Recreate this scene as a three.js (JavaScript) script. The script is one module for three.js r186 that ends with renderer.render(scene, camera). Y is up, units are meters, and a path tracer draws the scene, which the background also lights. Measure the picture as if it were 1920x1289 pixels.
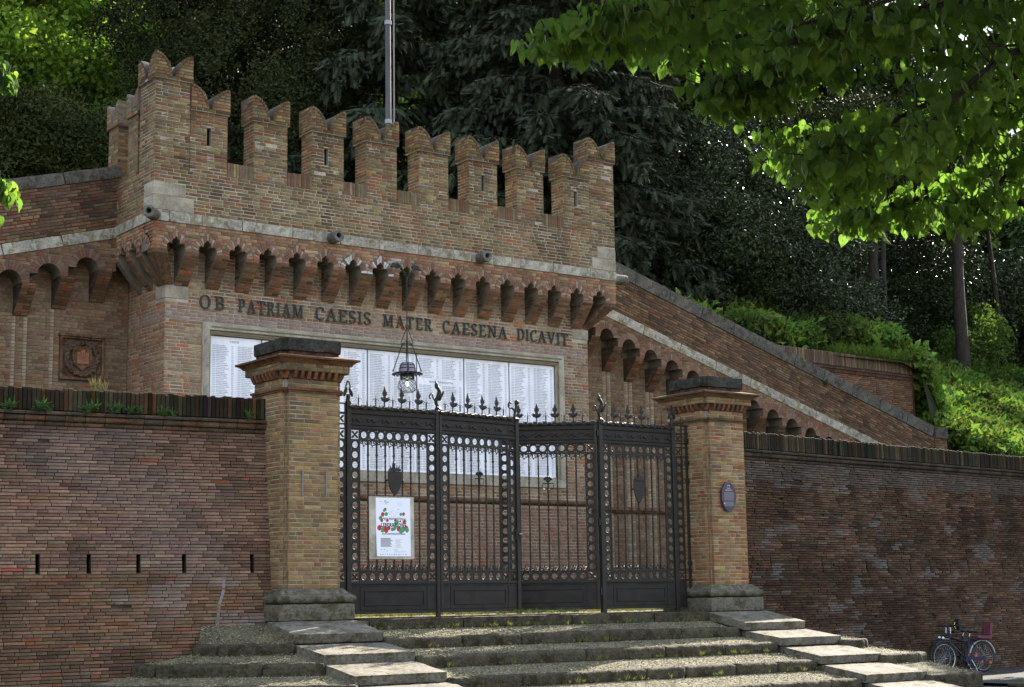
import * as THREE from 'three';
import { mergeGeometries, mergeVertices, toCreasedNormals } from 'three/addons/utils/BufferGeometryUtils.js';
import { RoundedBoxGeometry } from 'three/addons/geometries/RoundedBoxGeometry.js';
import { ConvexGeometry } from 'three/addons/geometries/ConvexGeometry.js';
import { TextGeometry } from 'three/addons/geometries/TextGeometry.js';
import { FontLoader } from 'three/addons/loaders/FontLoader.js';

// ---------- camera, sky, sun, exposure ----------
const V3 = (x, y, z) => new THREE.Vector3(x, y, z);
const scene = new THREE.Scene();
const camera = new THREE.PerspectiveCamera(23.77, 1024 / 687, 0.3, 600);
{
  const yaw = 36.638 * Math.PI / 180, pitch = 8.946 * Math.PI / 180, roll = -0.936 * Math.PI / 180;
  const f = V3(Math.sin(yaw) * Math.cos(pitch), Math.sin(pitch), -Math.cos(yaw) * Math.cos(pitch));
  const r = V3(Math.cos(yaw), 0, Math.sin(yaw)), u = r.clone().cross(f);
  const r2 = r.clone().multiplyScalar(Math.cos(roll)).addScaledVector(u, Math.sin(roll));
  const u2 = u.clone().multiplyScalar(Math.cos(roll)).addScaledVector(r, -Math.sin(roll));
  camera.position.set(-17.61, 0.236, 23.732);
  camera.quaternion.setFromRotationMatrix(new THREE.Matrix4().makeBasis(r2, u2, f.clone().negate()));
  camera.updateMatrixWorld(true); camera.updateProjectionMatrix();
}
const SUN_EL = 33 * Math.PI / 180, SUN_AZ = Math.atan2(0.928, 0.373);       // azimuth from -z towards +x
const sunDir = V3(Math.sin(SUN_AZ) * Math.cos(SUN_EL), Math.sin(SUN_EL), -Math.cos(SUN_AZ) * Math.cos(SUN_EL));
{
  const w = 512, h = 256, d = new Float32Array(w * h * 4), p = V3(0, 0, 0);
  const sm = (a, b, x) => { const t = Math.min(1, Math.max(0, (x - a) / (b - a))); return t * t * (3 - 2 * t); };
  for (let j = 0; j < h; j++) for (let i = 0; i < w; i++) {
    const v = (j + 0.5) / h, phi = ((i + 0.5) / w - 0.5) * 2 * Math.PI, th = (v - 0.5) * Math.PI;
    p.set(Math.cos(th) * Math.cos(phi), Math.sin(th), Math.cos(th) * Math.sin(phi));
    const el = p.y, cs = p.dot(sunDir), g = Math.exp((cs - 1) * 9) * 0.9, k = sm(-0.05, 0.75, el);
    let r = 0.98 * (1 - k) + 0.46 * k, gg = 1.04 * (1 - k) + 0.66 * k, b = 1.10 * (1 - k) + 1.06 * k;
    const cl = 0.5 + 0.5 * Math.sin(phi * 3 + Math.sin(el * 9 + phi * 2) * 1.3) * Math.cos(el * 7 + phi); // soft high cloud
    const c = 0.38 * cl * sm(0.02, 0.3, el);
    r += (1.15 - r) * c; gg += (1.15 - gg) * c; b += (1.15 - b) * c;
    r += g; gg += g * 0.93; b += g * 0.8;
    if (el < 0) { const q = sm(0, -0.12, el); r = r * (1 - q) + 0.16 * q; gg = gg * (1 - q) + 0.155 * q; b = b * (1 - q) + 0.13 * q; }
    const o = (j * w + i) * 4; d[o] = r; d[o + 1] = gg; d[o + 2] = b; d[o + 3] = 1;
  }
  const sky = new THREE.DataTexture(d, w, h, THREE.RGBAFormat, THREE.FloatType);
  sky.mapping = THREE.EquirectangularReflectionMapping; sky.magFilter = THREE.LinearFilter; sky.minFilter = THREE.LinearFilter; sky.needsUpdate = true;
  scene.background = sky; scene.environment = sky; scene.environmentIntensity = 0.3; scene.backgroundIntensity = 0.3;
}
const sun = new THREE.DirectionalLight(new THREE.Color(1, 0.93, 0.82), 3.4);
sun.position.copy(sunDir).multiplyScalar(70); sun.castShadow = true; sun.shadow.mapSize.set(4096, 4096);
Object.assign(sun.shadow.camera, { left: -45, right: 45, top: 40, bottom: -30, near: 1, far: 200 });
scene.add(sun, sun.target);
const renderer = new THREE.WebGLRenderer({ antialias: true });
renderer.toneMapping = THREE.LinearToneMapping; renderer.toneMappingExposure = 6;
renderer.shadowMap.enabled = true; renderer.shadowMap.type = THREE.PCFSoftShadowMap;

// ---------- random, noise ----------
function rng32(a) { return () => { a |= 0; a = a + 0x6D2B79F5 | 0; let t = Math.imul(a ^ a >>> 15, 1 | a); t = t + Math.imul(t ^ t >>> 7, 61 | t) ^ t; return ((t ^ t >>> 14) >>> 0) / 4294967296; }; }
let R = rng32(7);
const rr = (a, b) => a + (b - a) * R(), pick = (a) => a[Math.floor(R() * a.length)];
const h2 = (x, y, s) => { let n = Math.imul(x, 374761393) + Math.imul(y, 668265263) + Math.imul(s, 1442695041) | 0; n = Math.imul(n ^ n >>> 13, 1274126177); return ((n ^ n >>> 16) >>> 0) / 4294967296; };
function vnoise(x, y, s, per) {
  const xi = Math.floor(x), yi = Math.floor(y), fx = x - xi, fy = y - yi, u = fx * fx * (3 - 2 * fx), v = fy * fy * (3 - 2 * fy);
  const m = (k) => per ? ((k % per) + per) % per : k;
  const a = h2(m(xi), m(yi), s), b = h2(m(xi + 1), m(yi), s), c = h2(m(xi), m(yi + 1), s), d = h2(m(xi + 1), m(yi + 1), s);
  return a + (b - a) * u + (c - a) * v + (a - b - c + d) * u * v;
}
function fbm(x, y, s = 1, oct = 4, per = 0) { let t = 0, a = 0.5, n = 0; for (let i = 0; i < oct; i++) { t += a * vnoise(x, y, s + i * 17, per); n += a; a *= 0.5; x *= 2; y *= 2; per *= 2; } return t / n; }
const clamp = (x, a = 0, b = 1) => Math.min(b, Math.max(a, x)), smooth = (a, b, x) => { const t = clamp((x - a) / (b - a)); return t * t * (3 - 2 * t); }, mix = (a, b, t) => a + (b - a) * t;

// ---------- textures ----------
function tex(n, fn, color = true, wrap = true) {
  const d = new Uint8Array(n * n * 4);
  for (let j = 0; j < n; j++) for (let i = 0; i < n; i++) { const c = fn(i / n, j / n), o = (j * n + i) * 4; for (let k = 0; k < 3; k++) { const q = clamp(typeof c === 'number' ? c : c[k]); d[o + k] = (color ? q ** (1 / 2.2) : q) * 255; } d[o + 3] = 255; }
  const t = new THREE.DataTexture(d, n, n); if (color) t.colorSpace = THREE.SRGBColorSpace;
  if (wrap) t.wrapS = t.wrapT = THREE.RepeatWrapping;
  t.magFilter = THREE.LinearFilter; t.minFilter = THREE.LinearMipmapLinearFilter; t.generateMipmaps = true; t.needsUpdate = true; return t;
}
const grainTex = tex(256, (u, v) => { const a = fbm(u * 6, v * 6, 3, 4, 6), b = fbm(u * 32, v * 32, 9, 2, 32), p = vnoise(u * 64, v * 64, 4, 64) > 0.9 ? -0.16 : 0; return clamp(0.84 + (a - 0.5) * 0.6 + (b - 0.5) * 0.3 + p); });
const grainBump = tex(256, (u, v) => clamp(0.5 + (fbm(u * 24, v * 24, 5, 3, 24) - 0.5) * 1.2 - (vnoise(u * 64, v * 64, 4, 64) > 0.88 ? 0.4 : 0)), false);
const stoneTex = tex(512, (u, v) => { const a = fbm(u * 4, v * 4, 21, 5, 4), b = fbm(u * 40, v * 40, 22, 3, 40), s = fbm(u * 8, v * 3, 26, 3, 0 * 1 || 0); const k = clamp(0.78 + (a - 0.5) * 0.7 + (b - 0.5) * 0.35); return [k, k * 0.985, k * (0.93 + (a - 0.5) * 0.1)]; });
const mossTex = tex(512, (u, v) => {  // weathered grey stone with lichen and moss in blotches
  const a = fbm(u * 5, v * 5, 31, 5, 5), b = fbm(u * 48, v * 48, 32, 2, 48), m = smooth(0.5, 0.64, fbm(u * 7, v * 7, 35, 5, 7)), l = smooth(0.66, 0.74, fbm(u * 20, v * 20, 37, 3, 20));
  const k = clamp(0.66 + (a - 0.5) * 0.75 + (b - 0.5) * 0.5); let c = [k, k * 0.97, k * 0.88];
  c = c.map((x, i) => mix(x, x * [0.62, 0.6, 0.47][i], m)); return c.map((x, i) => mix(x, [0.9, 0.88, 0.8][i], l * 0.5)); });
const barkTex = tex(256, (u, v) => { const a = fbm(u * 14, v * 3, 41, 4, 0), e = Math.min(u, 1 - u) * 8; return clamp(0.35 + a * 0.75); });
const groundTex = tex(512, (u, v) => { const a = fbm(u * 6, v * 6, 51, 5, 6), b = vnoise(u * 128, v * 128, 52, 128); const k = clamp(0.55 + (a - 0.5) * 0.6 + (b - 0.5) * 0.55); return [k, k * 0.96, k * 0.85]; });
const marbleTex = (u, v) => 0.9 + (fbm(u * 5, v * 5, 61, 5) - 0.5) * 0.22;
const ironTex = tex(256, (u, v) => { const a = fbm(u * 8, v * 8, 71, 4, 8), r = smooth(0.62, 0.75, fbm(u * 12, v * 12, 74, 3, 12)); const k = 0.72 + (a - 0.5) * 0.5; return [mix(k, k * 1.5, r), mix(k, k * 0.95, r), mix(k, k * 0.6, r)]; });

// ---------- materials ----------
const lin = (r, g, b) => new THREE.Color().setRGB(r, g, b);
const M = (c, o = {}) => new THREE.MeshPhysicalMaterial({ color: Array.isArray(c) ? lin(...c) : c, roughness: 0.9, specularIntensity: (o.roughness ?? 0.9) > 0.8 ? 0.25 : 0.8, ...o });
const MP = (c, o = {}) => new THREE.MeshPhysicalMaterial({ color: Array.isArray(c) ? lin(...c) : c, roughness: 0.9, ...o });
const mat = {
  mortar: M([0.46, 0.41, 0.33], { map: stoneTex, bumpMap: grainBump, bumpScale: 0.004 }),
  mortarDark: M([0.085, 0.068, 0.055], { map: stoneTex, bumpMap: grainBump, bumpScale: 0.006 }),
  mortarMid: M([0.2, 0.17, 0.135], { map: stoneTex, bumpMap: grainBump, bumpScale: 0.005 }),
  whiteStone: M([0.42, 0.37, 0.29], { map: stoneTex, bumpMap: grainBump, bumpScale: 0.005 }),
  bandStone: M([0.52, 0.485, 0.42], { map: mossTex, bumpMap: grainBump, bumpScale: 0.006 }),
  frameStone: M([0.46, 0.415, 0.335], { map: stoneTex, bumpMap: grainBump, bumpScale: 0.003 }),
  coping: M([0.155, 0.145, 0.13], { map: mossTex, bumpMap: grainBump, bumpScale: 0.012 }),
  greyStone: M([0.19, 0.177, 0.142], { map: mossTex, bumpMap: grainBump, bumpScale: 0.01 }),
  slabStone: M([0.235, 0.215, 0.182], { map: mossTex, bumpMap: grainBump, bumpScale: 0.006 }),
  kerbStone: M([0.098, 0.086, 0.062], { map: mossTex, bumpMap: grainBump, bumpScale: 0.014 }),
  capStone: M([0.075, 0.072, 0.066], { map: mossTex, bumpMap: grainBump, bumpScale: 0.012 }),
  terracotta: M([0.26, 0.115, 0.065], { map: stoneTex, bumpMap: grainBump, bumpScale: 0.004 }),
  terracottaDark: M([0.13, 0.07, 0.05], { map: mossTex, bumpMap: grainBump, bumpScale: 0.006 }),
  brownRoll: M([0.21, 0.125, 0.085], { map: mossTex, bumpMap: grainBump, bumpScale: 0.005 }),
  dark: M([0.012, 0.01, 0.009]),
  cornerBrick: M([0.2, 0.125, 0.085], { map: mossTex, bumpMap: grainBump, bumpScale: 0.006 }),
  iron: MP([0.03, 0.027, 0.022], { map: ironTex, metalness: 0, specularIntensity: 0.55, roughness: 0.5, bumpMap: grainBump, bumpScale: 0.001 }),
  ironPlate: MP([0.036, 0.033, 0.028], { map: ironTex, metalness: 0, specularIntensity: 0.4, roughness: 0.6, bumpMap: grainBump, bumpScale: 0.002 }),
  bronze: M([0.028, 0.036, 0.031], { metalness: 0.4, roughness: 0.5 }),
  spout: M([0.2, 0.195, 0.18], { map: mossTex, bumpMap: grainBump, bumpScale: 0.006 }),
  bark: M([0.055, 0.045, 0.036], { map: barkTex, bumpMap: barkTex, bumpScale: 0.03 }),
  barkLight: M([0.15, 0.12, 0.1], { map: barkTex, bumpMap: barkTex, bumpScale: 0.02 }),
};

// ---------- object helpers ----------
const used = new Map();
function numbered(n) { const k = used.get(n) || 0; used.set(n, k + 1); return k ? n + '_' + String(k).padStart(3, '0') : n; }
function tag(o, label, category, group) { o.userData = { label, category }; if (group) o.userData.group = group; return o; }
function thing(name, label, category, pos, group) { const o = new THREE.Group(); o.name = numbered(name); o.position.set(...pos); tag(o, label, category, group); scene.add(o); return o; }
const wp = (o) => { const p = V3(0, 0, 0); for (let q = o; q; q = q.parent) p.add(q.position); return p; };
// geometry given in world coordinates becomes a mesh under parent (parents here are never turned)
function part(name, g, m, parent) {
  const o = new THREE.Mesh(Array.isArray(g) ? merge(g) : g, m); o.name = name; o.castShadow = o.receiveShadow = true;
  if (parent) { o.position.copy(wp(parent)).negate(); parent.add(o); } return o;
}
// geometry given in the parent's own coordinates
function piece(name, g, m, parent) { const o = new THREE.Mesh(Array.isArray(g) ? merge(g) : g, m); o.name = name; o.castShadow = o.receiveShadow = true; if (parent) parent.add(o); return o; }
function struct(name, g, m) { const o = piece(name, g, m, scene); o.name = numbered(name); o.userData.kind = 'structure'; return o; }
function merge(l) { l = l.map((g) => { g = g.index ? g.toNonIndexed() : g; for (const k of Object.keys(g.attributes)) if (!['position', 'normal', 'uv'].includes(k)) g.deleteAttribute(k); if (!g.attributes.uv) g.setAttribute('uv', new THREE.BufferAttribute(new Float32Array(g.attributes.position.count * 2), 2)); return g; }); return l.length === 1 ? l[0] : mergeGeometries(l); }
function metreUV(g, s = 1, ou = 0, ov = 0) { // box-mapped uv in metres
  g = g.index ? g.toNonIndexed() : g; const p = g.attributes.position, uv = new Float32Array(p.count * 2), a = V3(), b = V3(), c = V3();
  for (let i = 0; i < p.count; i += 3) {
    a.fromBufferAttribute(p, i); b.fromBufferAttribute(p, i + 1).sub(a); c.fromBufferAttribute(p, i + 2).sub(a); b.cross(c);
    const x = Math.abs(b.x), y = Math.abs(b.y), z = Math.abs(b.z);
    for (let k = 0; k < 3; k++) { const X = p.getX(i + k), Y = p.getY(i + k), Z = p.getZ(i + k); const q = x >= y && x >= z ? [Z, Y] : y >= z ? [X, Z] : [X, Y]; uv[(i + k) * 2] = q[0] / s + ou; uv[(i + k) * 2 + 1] = q[1] / s + ov; }
  }
  g.setAttribute('uv', new THREE.BufferAttribute(uv, 2)); return g;
}
const box = (x0, x1, y0, y1, z0, z1) => { const g = new THREE.BoxGeometry(Math.abs(x1 - x0), Math.abs(y1 - y0), Math.abs(z1 - z0)); g.translate((x0 + x1) / 2, (y0 + y1) / 2, (z0 + z1) / 2); return metreUV(g); };
const rbox = (x0, x1, y0, y1, z0, z1, r = 0.01) => { const g = new RoundedBoxGeometry(x1 - x0, y1 - y0, z1 - z0, 1, r); g.translate((x0 + x1) / 2, (y0 + y1) / 2, (z0 + z1) / 2); return metreUV(g, 1, R(), R()); };
function poly(pts, holes = []) { const s = new THREE.Shape(pts.map((p) => new THREE.Vector2(...p))); for (const h of holes) s.holes.push(new THREE.Path(h.map((p) => new THREE.Vector2(...p)))); return s; }
// outline in (x, y), from z0 to z1
function slab(pts, z0, z1, holes, bevel = 0) { const g = new THREE.ExtrudeGeometry(poly(pts, holes), { depth: z1 - z0 - 2 * bevel, bevelEnabled: bevel > 0, bevelSize: bevel, bevelThickness: bevel, bevelOffset: -bevel, bevelSegments: 1, curveSegments: 8 }); g.translate(0, 0, z0 + bevel); return metreUV(g); }
// outline in (z, y), from x0 to x1
function slabX(pts, x0, x1, holes) { const g = slab(pts.map(([z, y]) => [-z, y]), 0, x1 - x0, (holes || []).map((h) => h.map(([z, y]) => [-z, y]))); g.rotateY(Math.PI / 2); g.translate(x0, 0, 0); return metreUV(g); }
// outline in (x, z), from y0 to y1
function slabY(pts, y0, y1) { const g = new THREE.ExtrudeGeometry(poly(pts.map(([x, z]) => [x, -z])), { depth: y1 - y0, bevelEnabled: false }); g.rotateX(-Math.PI / 2); g.translate(0, y0, 0); return metreUV(g); }
function tube(pts, r, seg = 0, rad = 6, closed = false) { return new THREE.TubeGeometry(new THREE.CatmullRomCurve3(pts.map((p) => p.isVector3 ? p : V3(...p)), closed), seg || pts.length * 4, r, rad, closed); }
function rod(a, b, r, r2 = r, n = 6) { a = a.isVector3 ? a : V3(...a); b = b.isVector3 ? b : V3(...b); const d = b.clone().sub(a), g = new THREE.CylinderGeometry(r2, r, d.length(), n); g.applyQuaternion(new THREE.Quaternion().setFromUnitVectors(V3(0, 1, 0), d.normalize())); g.translate((a.x + b.x) / 2, (a.y + b.y) / 2, (a.z + b.z) / 2); return g; }
// a worn stone block: subdivided box with rounded, chipped edges
function worn(x0, x1, y0, y1, z0, z1, r = 0.025, amp = 0.01, seg = 0.09, seed = 1) {
  const w = x1 - x0, h = y1 - y0, d = z1 - z0, n = (l) => Math.max(2, Math.min(40, Math.round(l / seg)));
  let g = new THREE.BoxGeometry(w, h, d, n(w), n(h), n(d)); g.deleteAttribute('uv'); g.deleteAttribute('normal'); g = mergeVertices(g, 1e-4);
  const p = g.attributes.position, q = V3(), c = V3();
  for (let i = 0; i < p.count; i++) {
    q.fromBufferAttribute(p, i); c.set(clamp(q.x, -w / 2 + r, w / 2 - r), clamp(q.y, -h / 2 + r, h / 2 - r), clamp(q.z, -d / 2 + r, d / 2 - r)); q.sub(c);
    const len = q.length(), edge = (q.x !== 0) + (q.y !== 0) + (q.z !== 0); if (len > 0) q.multiplyScalar(Math.min(1, r / len));
    const X = c.x + (x0 + x1) / 2, Y = c.y, Z = c.z + (z0 + z1) / 2;
    const nz = fbm(X * 5 + Y * 3, Z * 5 - Y * 4, seed, 3) - 0.5, chip = edge > 1 ? -Math.max(0, fbm(X * 9, Z * 9 + Y * 9, seed + 5, 2) - 0.6) * 0.05 : 0;
    const k = 1 + (nz * amp * 2 + chip) / Math.max(r, 0.02); if (len > 0) q.multiplyScalar(k); q.add(c); p.setXYZ(i, q.x + (x0 + x1) / 2, q.y + (y0 + y1) / 2, q.z + (z0 + z1) / 2);
  }
  if (r < 0.03) return toCreasedNormals(g, 0.5); g.computeVertexNormals(); return g;
}
function wornUV(...a) { let g = worn(...a); if (g.index) g = g.toNonIndexed(); const n = g.attributes.normal.clone(), o = metreUV(g, 1, R(), R()); o.setAttribute('normal', n); return o; }

// ---------- brickwork ----------
const _m = new THREE.Matrix4(), _p = V3();
const brickGeos = [0, 1, 2, 3].map((k) => { // a unit brick: front at z = 0, chamfered, no back
  const r = rng32(100 + k), j = (a) => (r() - 0.5) * a, bx = 0.022, by = 0.1, dz = -0.12, P = [], U = [];
  const F = [[-0.5 + bx + j(0.02), -0.5 + by + j(0.07)], [0.5 - bx + j(0.02), -0.5 + by + j(0.07)], [0.5 - bx + j(0.02), 0.5 - by + j(0.07)], [-0.5 + bx + j(0.02), 0.5 - by + j(0.07)]];
  const E = [[-0.5, -0.5 + j(0.04)], [0.5, -0.5 + j(0.04)], [0.5, 0.5 + j(0.04)], [-0.5, 0.5 + j(0.04)]];
  const f = F.map(([x, y]) => [x, y, j(0.08)]), e = E.map(([x, y]) => [x, y, dz]), b = E.map(([x, y]) => [x, y, -1]);
  const quad = (A, B, C, D) => { for (const q of [A, B, C, A, C, D]) { P.push(...q); U.push(q[0] * 0.28 + q[2] * 0.05 + k * 0.31, q[1] * 0.06 + q[2] * 0.02 + k * 0.17); } };
  quad(...f); for (let i = 0; i < 4; i++) { const n = (i + 1) % 4; quad(e[i], e[n], f[n], f[i]); quad(b[i], b[n], e[n], e[i]); }
  const g = new THREE.BufferGeometry(); g.setAttribute('position', new THREE.Float32BufferAttribute(P, 3)); g.setAttribute('uv', new THREE.Float32BufferAttribute(U, 2)); g.computeVertexNormals(); return g;
});
const brickLook = { map: grainTex, bumpMap: grainBump, bumpScale: 0.003, roughness: 0.92 };
const brickBase = M([1, 1, 1], brickLook), brickMats = new Map();
function brickMat(c) { const q = [c.r, c.g, c.b].map((x) => Math.round(Math.sqrt(clamp(x)) * 26)), k = q.join(); if (!brickMats.has(k)) brickMats.set(k, M(q.map((x) => (x / 26) ** 2), brickLook)); return brickMats.get(k); }
const camF = V3(0, 0, -1).applyQuaternion(camera.quaternion);
class Bricks {
  constructor() { this.l = []; }
  add(o, u, v, n, len, hgt, dep, color, wtd = 1) { this.l.push({ m: new THREE.Matrix4().makeBasis(u.clone().multiplyScalar(len), v.clone().multiplyScalar(hgt), n.clone().multiplyScalar(dep)).setPosition(o), c: color, a: len * hgt * wtd, n }); }
  emit(parent, name = 'brick', stuffName = 'brickwork', most = 300) {
    const off = wp(parent).negate();
    for (const b of this.l) { _p.setFromMatrixPosition(b.m); const d = _p.clone().sub(camera.position), dl = d.length(), q = _p.clone().project(camera); const inF = Math.abs(q.x) < 1 && Math.abs(q.y) < 1; b.s = inF ? b.a * Math.max(0, -d.dot(b.n)) / dl ** 3 : -1; }
    this.l.sort((a, b) => b.s - a.s);
    const top = this.l.slice(0, most).filter((b) => b.s > 0), rest = this.l.slice(top.length);
    top.forEach((b, i) => { const o = new THREE.Mesh(brickGeos[i % 4], brickMat(b.c)); o.name = name; o.castShadow = o.receiveShadow = true; b.m.premultiply(_m.makeTranslation(off)); b.m.decompose(o.position, o.quaternion, o.scale); if (b.m.determinant() < 0) { o.matrixAutoUpdate = true; } parent.add(o); });
    if (rest.length) {
      const im = new THREE.InstancedMesh(brickGeos[1], brickBase, rest.length); im.name = stuffName; im.userData.kind = 'stuff'; im.castShadow = im.receiveShadow = true;
      rest.forEach((b, i) => { im.setMatrixAt(i, b.m.premultiply(_m.makeTranslation(off))); im.setColorAt(i, b.c); }); parent.add(im);
    }
  }
}
const cut = (iv, a, b) => iv.flatMap(([x, y]) => (b <= x || a >= y ? [[x, y]] : [[x, Math.min(a, y)], [Math.max(b, x), y]].filter(([p, q]) => q - p > 0.02)));
// courses on the plane o + u*a + v*b; spans(b0, b1) gives the stretches of a that are built
function courses(B, o, u, v, n, b0, b1, spans, opt) {
  const { course = 0.07, joint = 0.011, len = 0.28, half = 0.35, color, jut = 0.003, depth = 0.04, missing = 0, lj = 0.04, bulge = 0 } = opt; const N = Math.max(1, Math.round((b1 - b0) / course)), ch = (b1 - b0) / N;
  for (let i = 0; i < N; i++) {
    const y0 = b0 + i * ch, y1 = y0 + ch, ym = (y0 + y1) / 2;
    for (const [s, e] of spans(y0, y1)) {
      let x = s, first = true;
      while (e - x > 0.025) {
        let l = (R() < half ? len * 0.5 : len) * (1 + rr(-lj, lj)); if (first) { l *= i % 2 ? rr(0.4, 0.6) : rr(0.85, 1); first = false; }
        if (e - x - l < 0.07) l = e - x;
        const xm = x + l / 2, hh = ch - joint * rr(0.7, 1.4), ll = Math.max(0.02, l - joint * rr(0.7, 1.3));
        if (R() >= missing) B.add(_p.copy(o).addScaledVector(u, xm).addScaledVector(v, ym + rr(-0.0015, 0.0015)).addScaledVector(n, rr(-jut, jut) + (bulge ? bulge * fbm(xm * 1.3, ym * 1.3, 201, 3) : 0)).clone(), u, v, n, ll, hh, depth, color(xm, ym, i), 1);
        x += l;
      }
    }
  }
}
const UX = V3(1, 0, 0), UY = V3(0, 1, 0), UZ = V3(0, 0, 1), NX = V3(-1, 0, 0), MZ = V3(0, 0, -1);
// one colour out of a weighted palette, varied, then darkened or bleached by weather
function brickTone(pal, dirt = 1, v = 0.16) { let t = R() * pal.reduce((a, p) => a + p[3], 0), c = pal[0]; for (const p of pal) { t -= p[3]; if (t <= 0) { c = p; break; } } const k = (1 + rr(-v, v) * 1.05) * dirt; return lin(c[0] * k * 1.34, c[1] * k * 1.2 * (1 + rr(-0.035, 0.035)), c[2] * k * 0.96 * (1 + rr(-0.05, 0.05))); }
const tint = (c, r, g, b, t) => { c.r = mix(c.r, r, t); c.g = mix(c.g, g, t); c.b = mix(c.b, b, t); return c; };
// ---------- the brick bastion with its battlements ----------
const PAL_UP = [[0.19, 0.152, 0.088, 4.5], [0.155, 0.112, 0.07, 3], [0.21, 0.108, 0.06, 1.1], [0.142, 0.116, 0.085, 2.8], [0.235, 0.192, 0.108, 1.6], [0.175, 0.088, 0.055, 0.8]];
const PAL_LOW = [[0.25, 0.19, 0.14, 3], [0.3, 0.245, 0.18, 2.2], [0.235, 0.14, 0.10, 1.6], [0.24, 0.17, 0.125, 2.5], [0.32, 0.135, 0.075, 0.9]];
const PAL_ARCH = [[0.28, 0.17, 0.115, 3], [0.26, 0.125, 0.08, 2], [0.3, 0.22, 0.15, 2], [0.2, 0.13, 0.095, 2]];
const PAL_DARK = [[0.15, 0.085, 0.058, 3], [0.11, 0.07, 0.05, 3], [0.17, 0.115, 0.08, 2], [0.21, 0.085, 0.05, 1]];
const ZU = -5.5, ZL = -6, XL0 = -4.08, XL1 = 6.75, XU0 = -4.59, XU1 = 7.25, YS = 7.17, YB = 7.73, YT = 7.95, YP = 8.82, YC = 9.12, YM = 10.13;
const FONT = await new FontLoader().loadAsync('fonts/droid/droid_serif_bold.typeface.json'), FONTR = await new FontLoader().loadAsync('fonts/droid/droid_serif_regular.typeface.json');
const archX = (i) => -4.09 + i * 10.82 / 16, PITCH = 10.82 / 16;
// half outline of the trefoil opening, from the springing up to the pointed tip, (offset, height)
const TREF = (() => { const a = [[0.19, 0], [0.195, 0.06], [0.19, 0.105], [0.165, 0.14], [0.13, 0.15], [0.1, 0.135], [0.082, 0.15], [0.086, 0.185], [0.07, 0.215], [0.035, 0.235], [0, 0.28]]; return a; })();
const trefoil = (cx, y) => [...TREF.map(([x, h]) => [cx + x, y + h]), ...TREF.slice(0, -1).reverse().map(([x, h]) => [cx - x, y + h])];
const ogeeR = (t) => 0.33 + 0.1 * Math.exp(-(((t - Math.PI / 2) / 0.16) ** 2));

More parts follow.
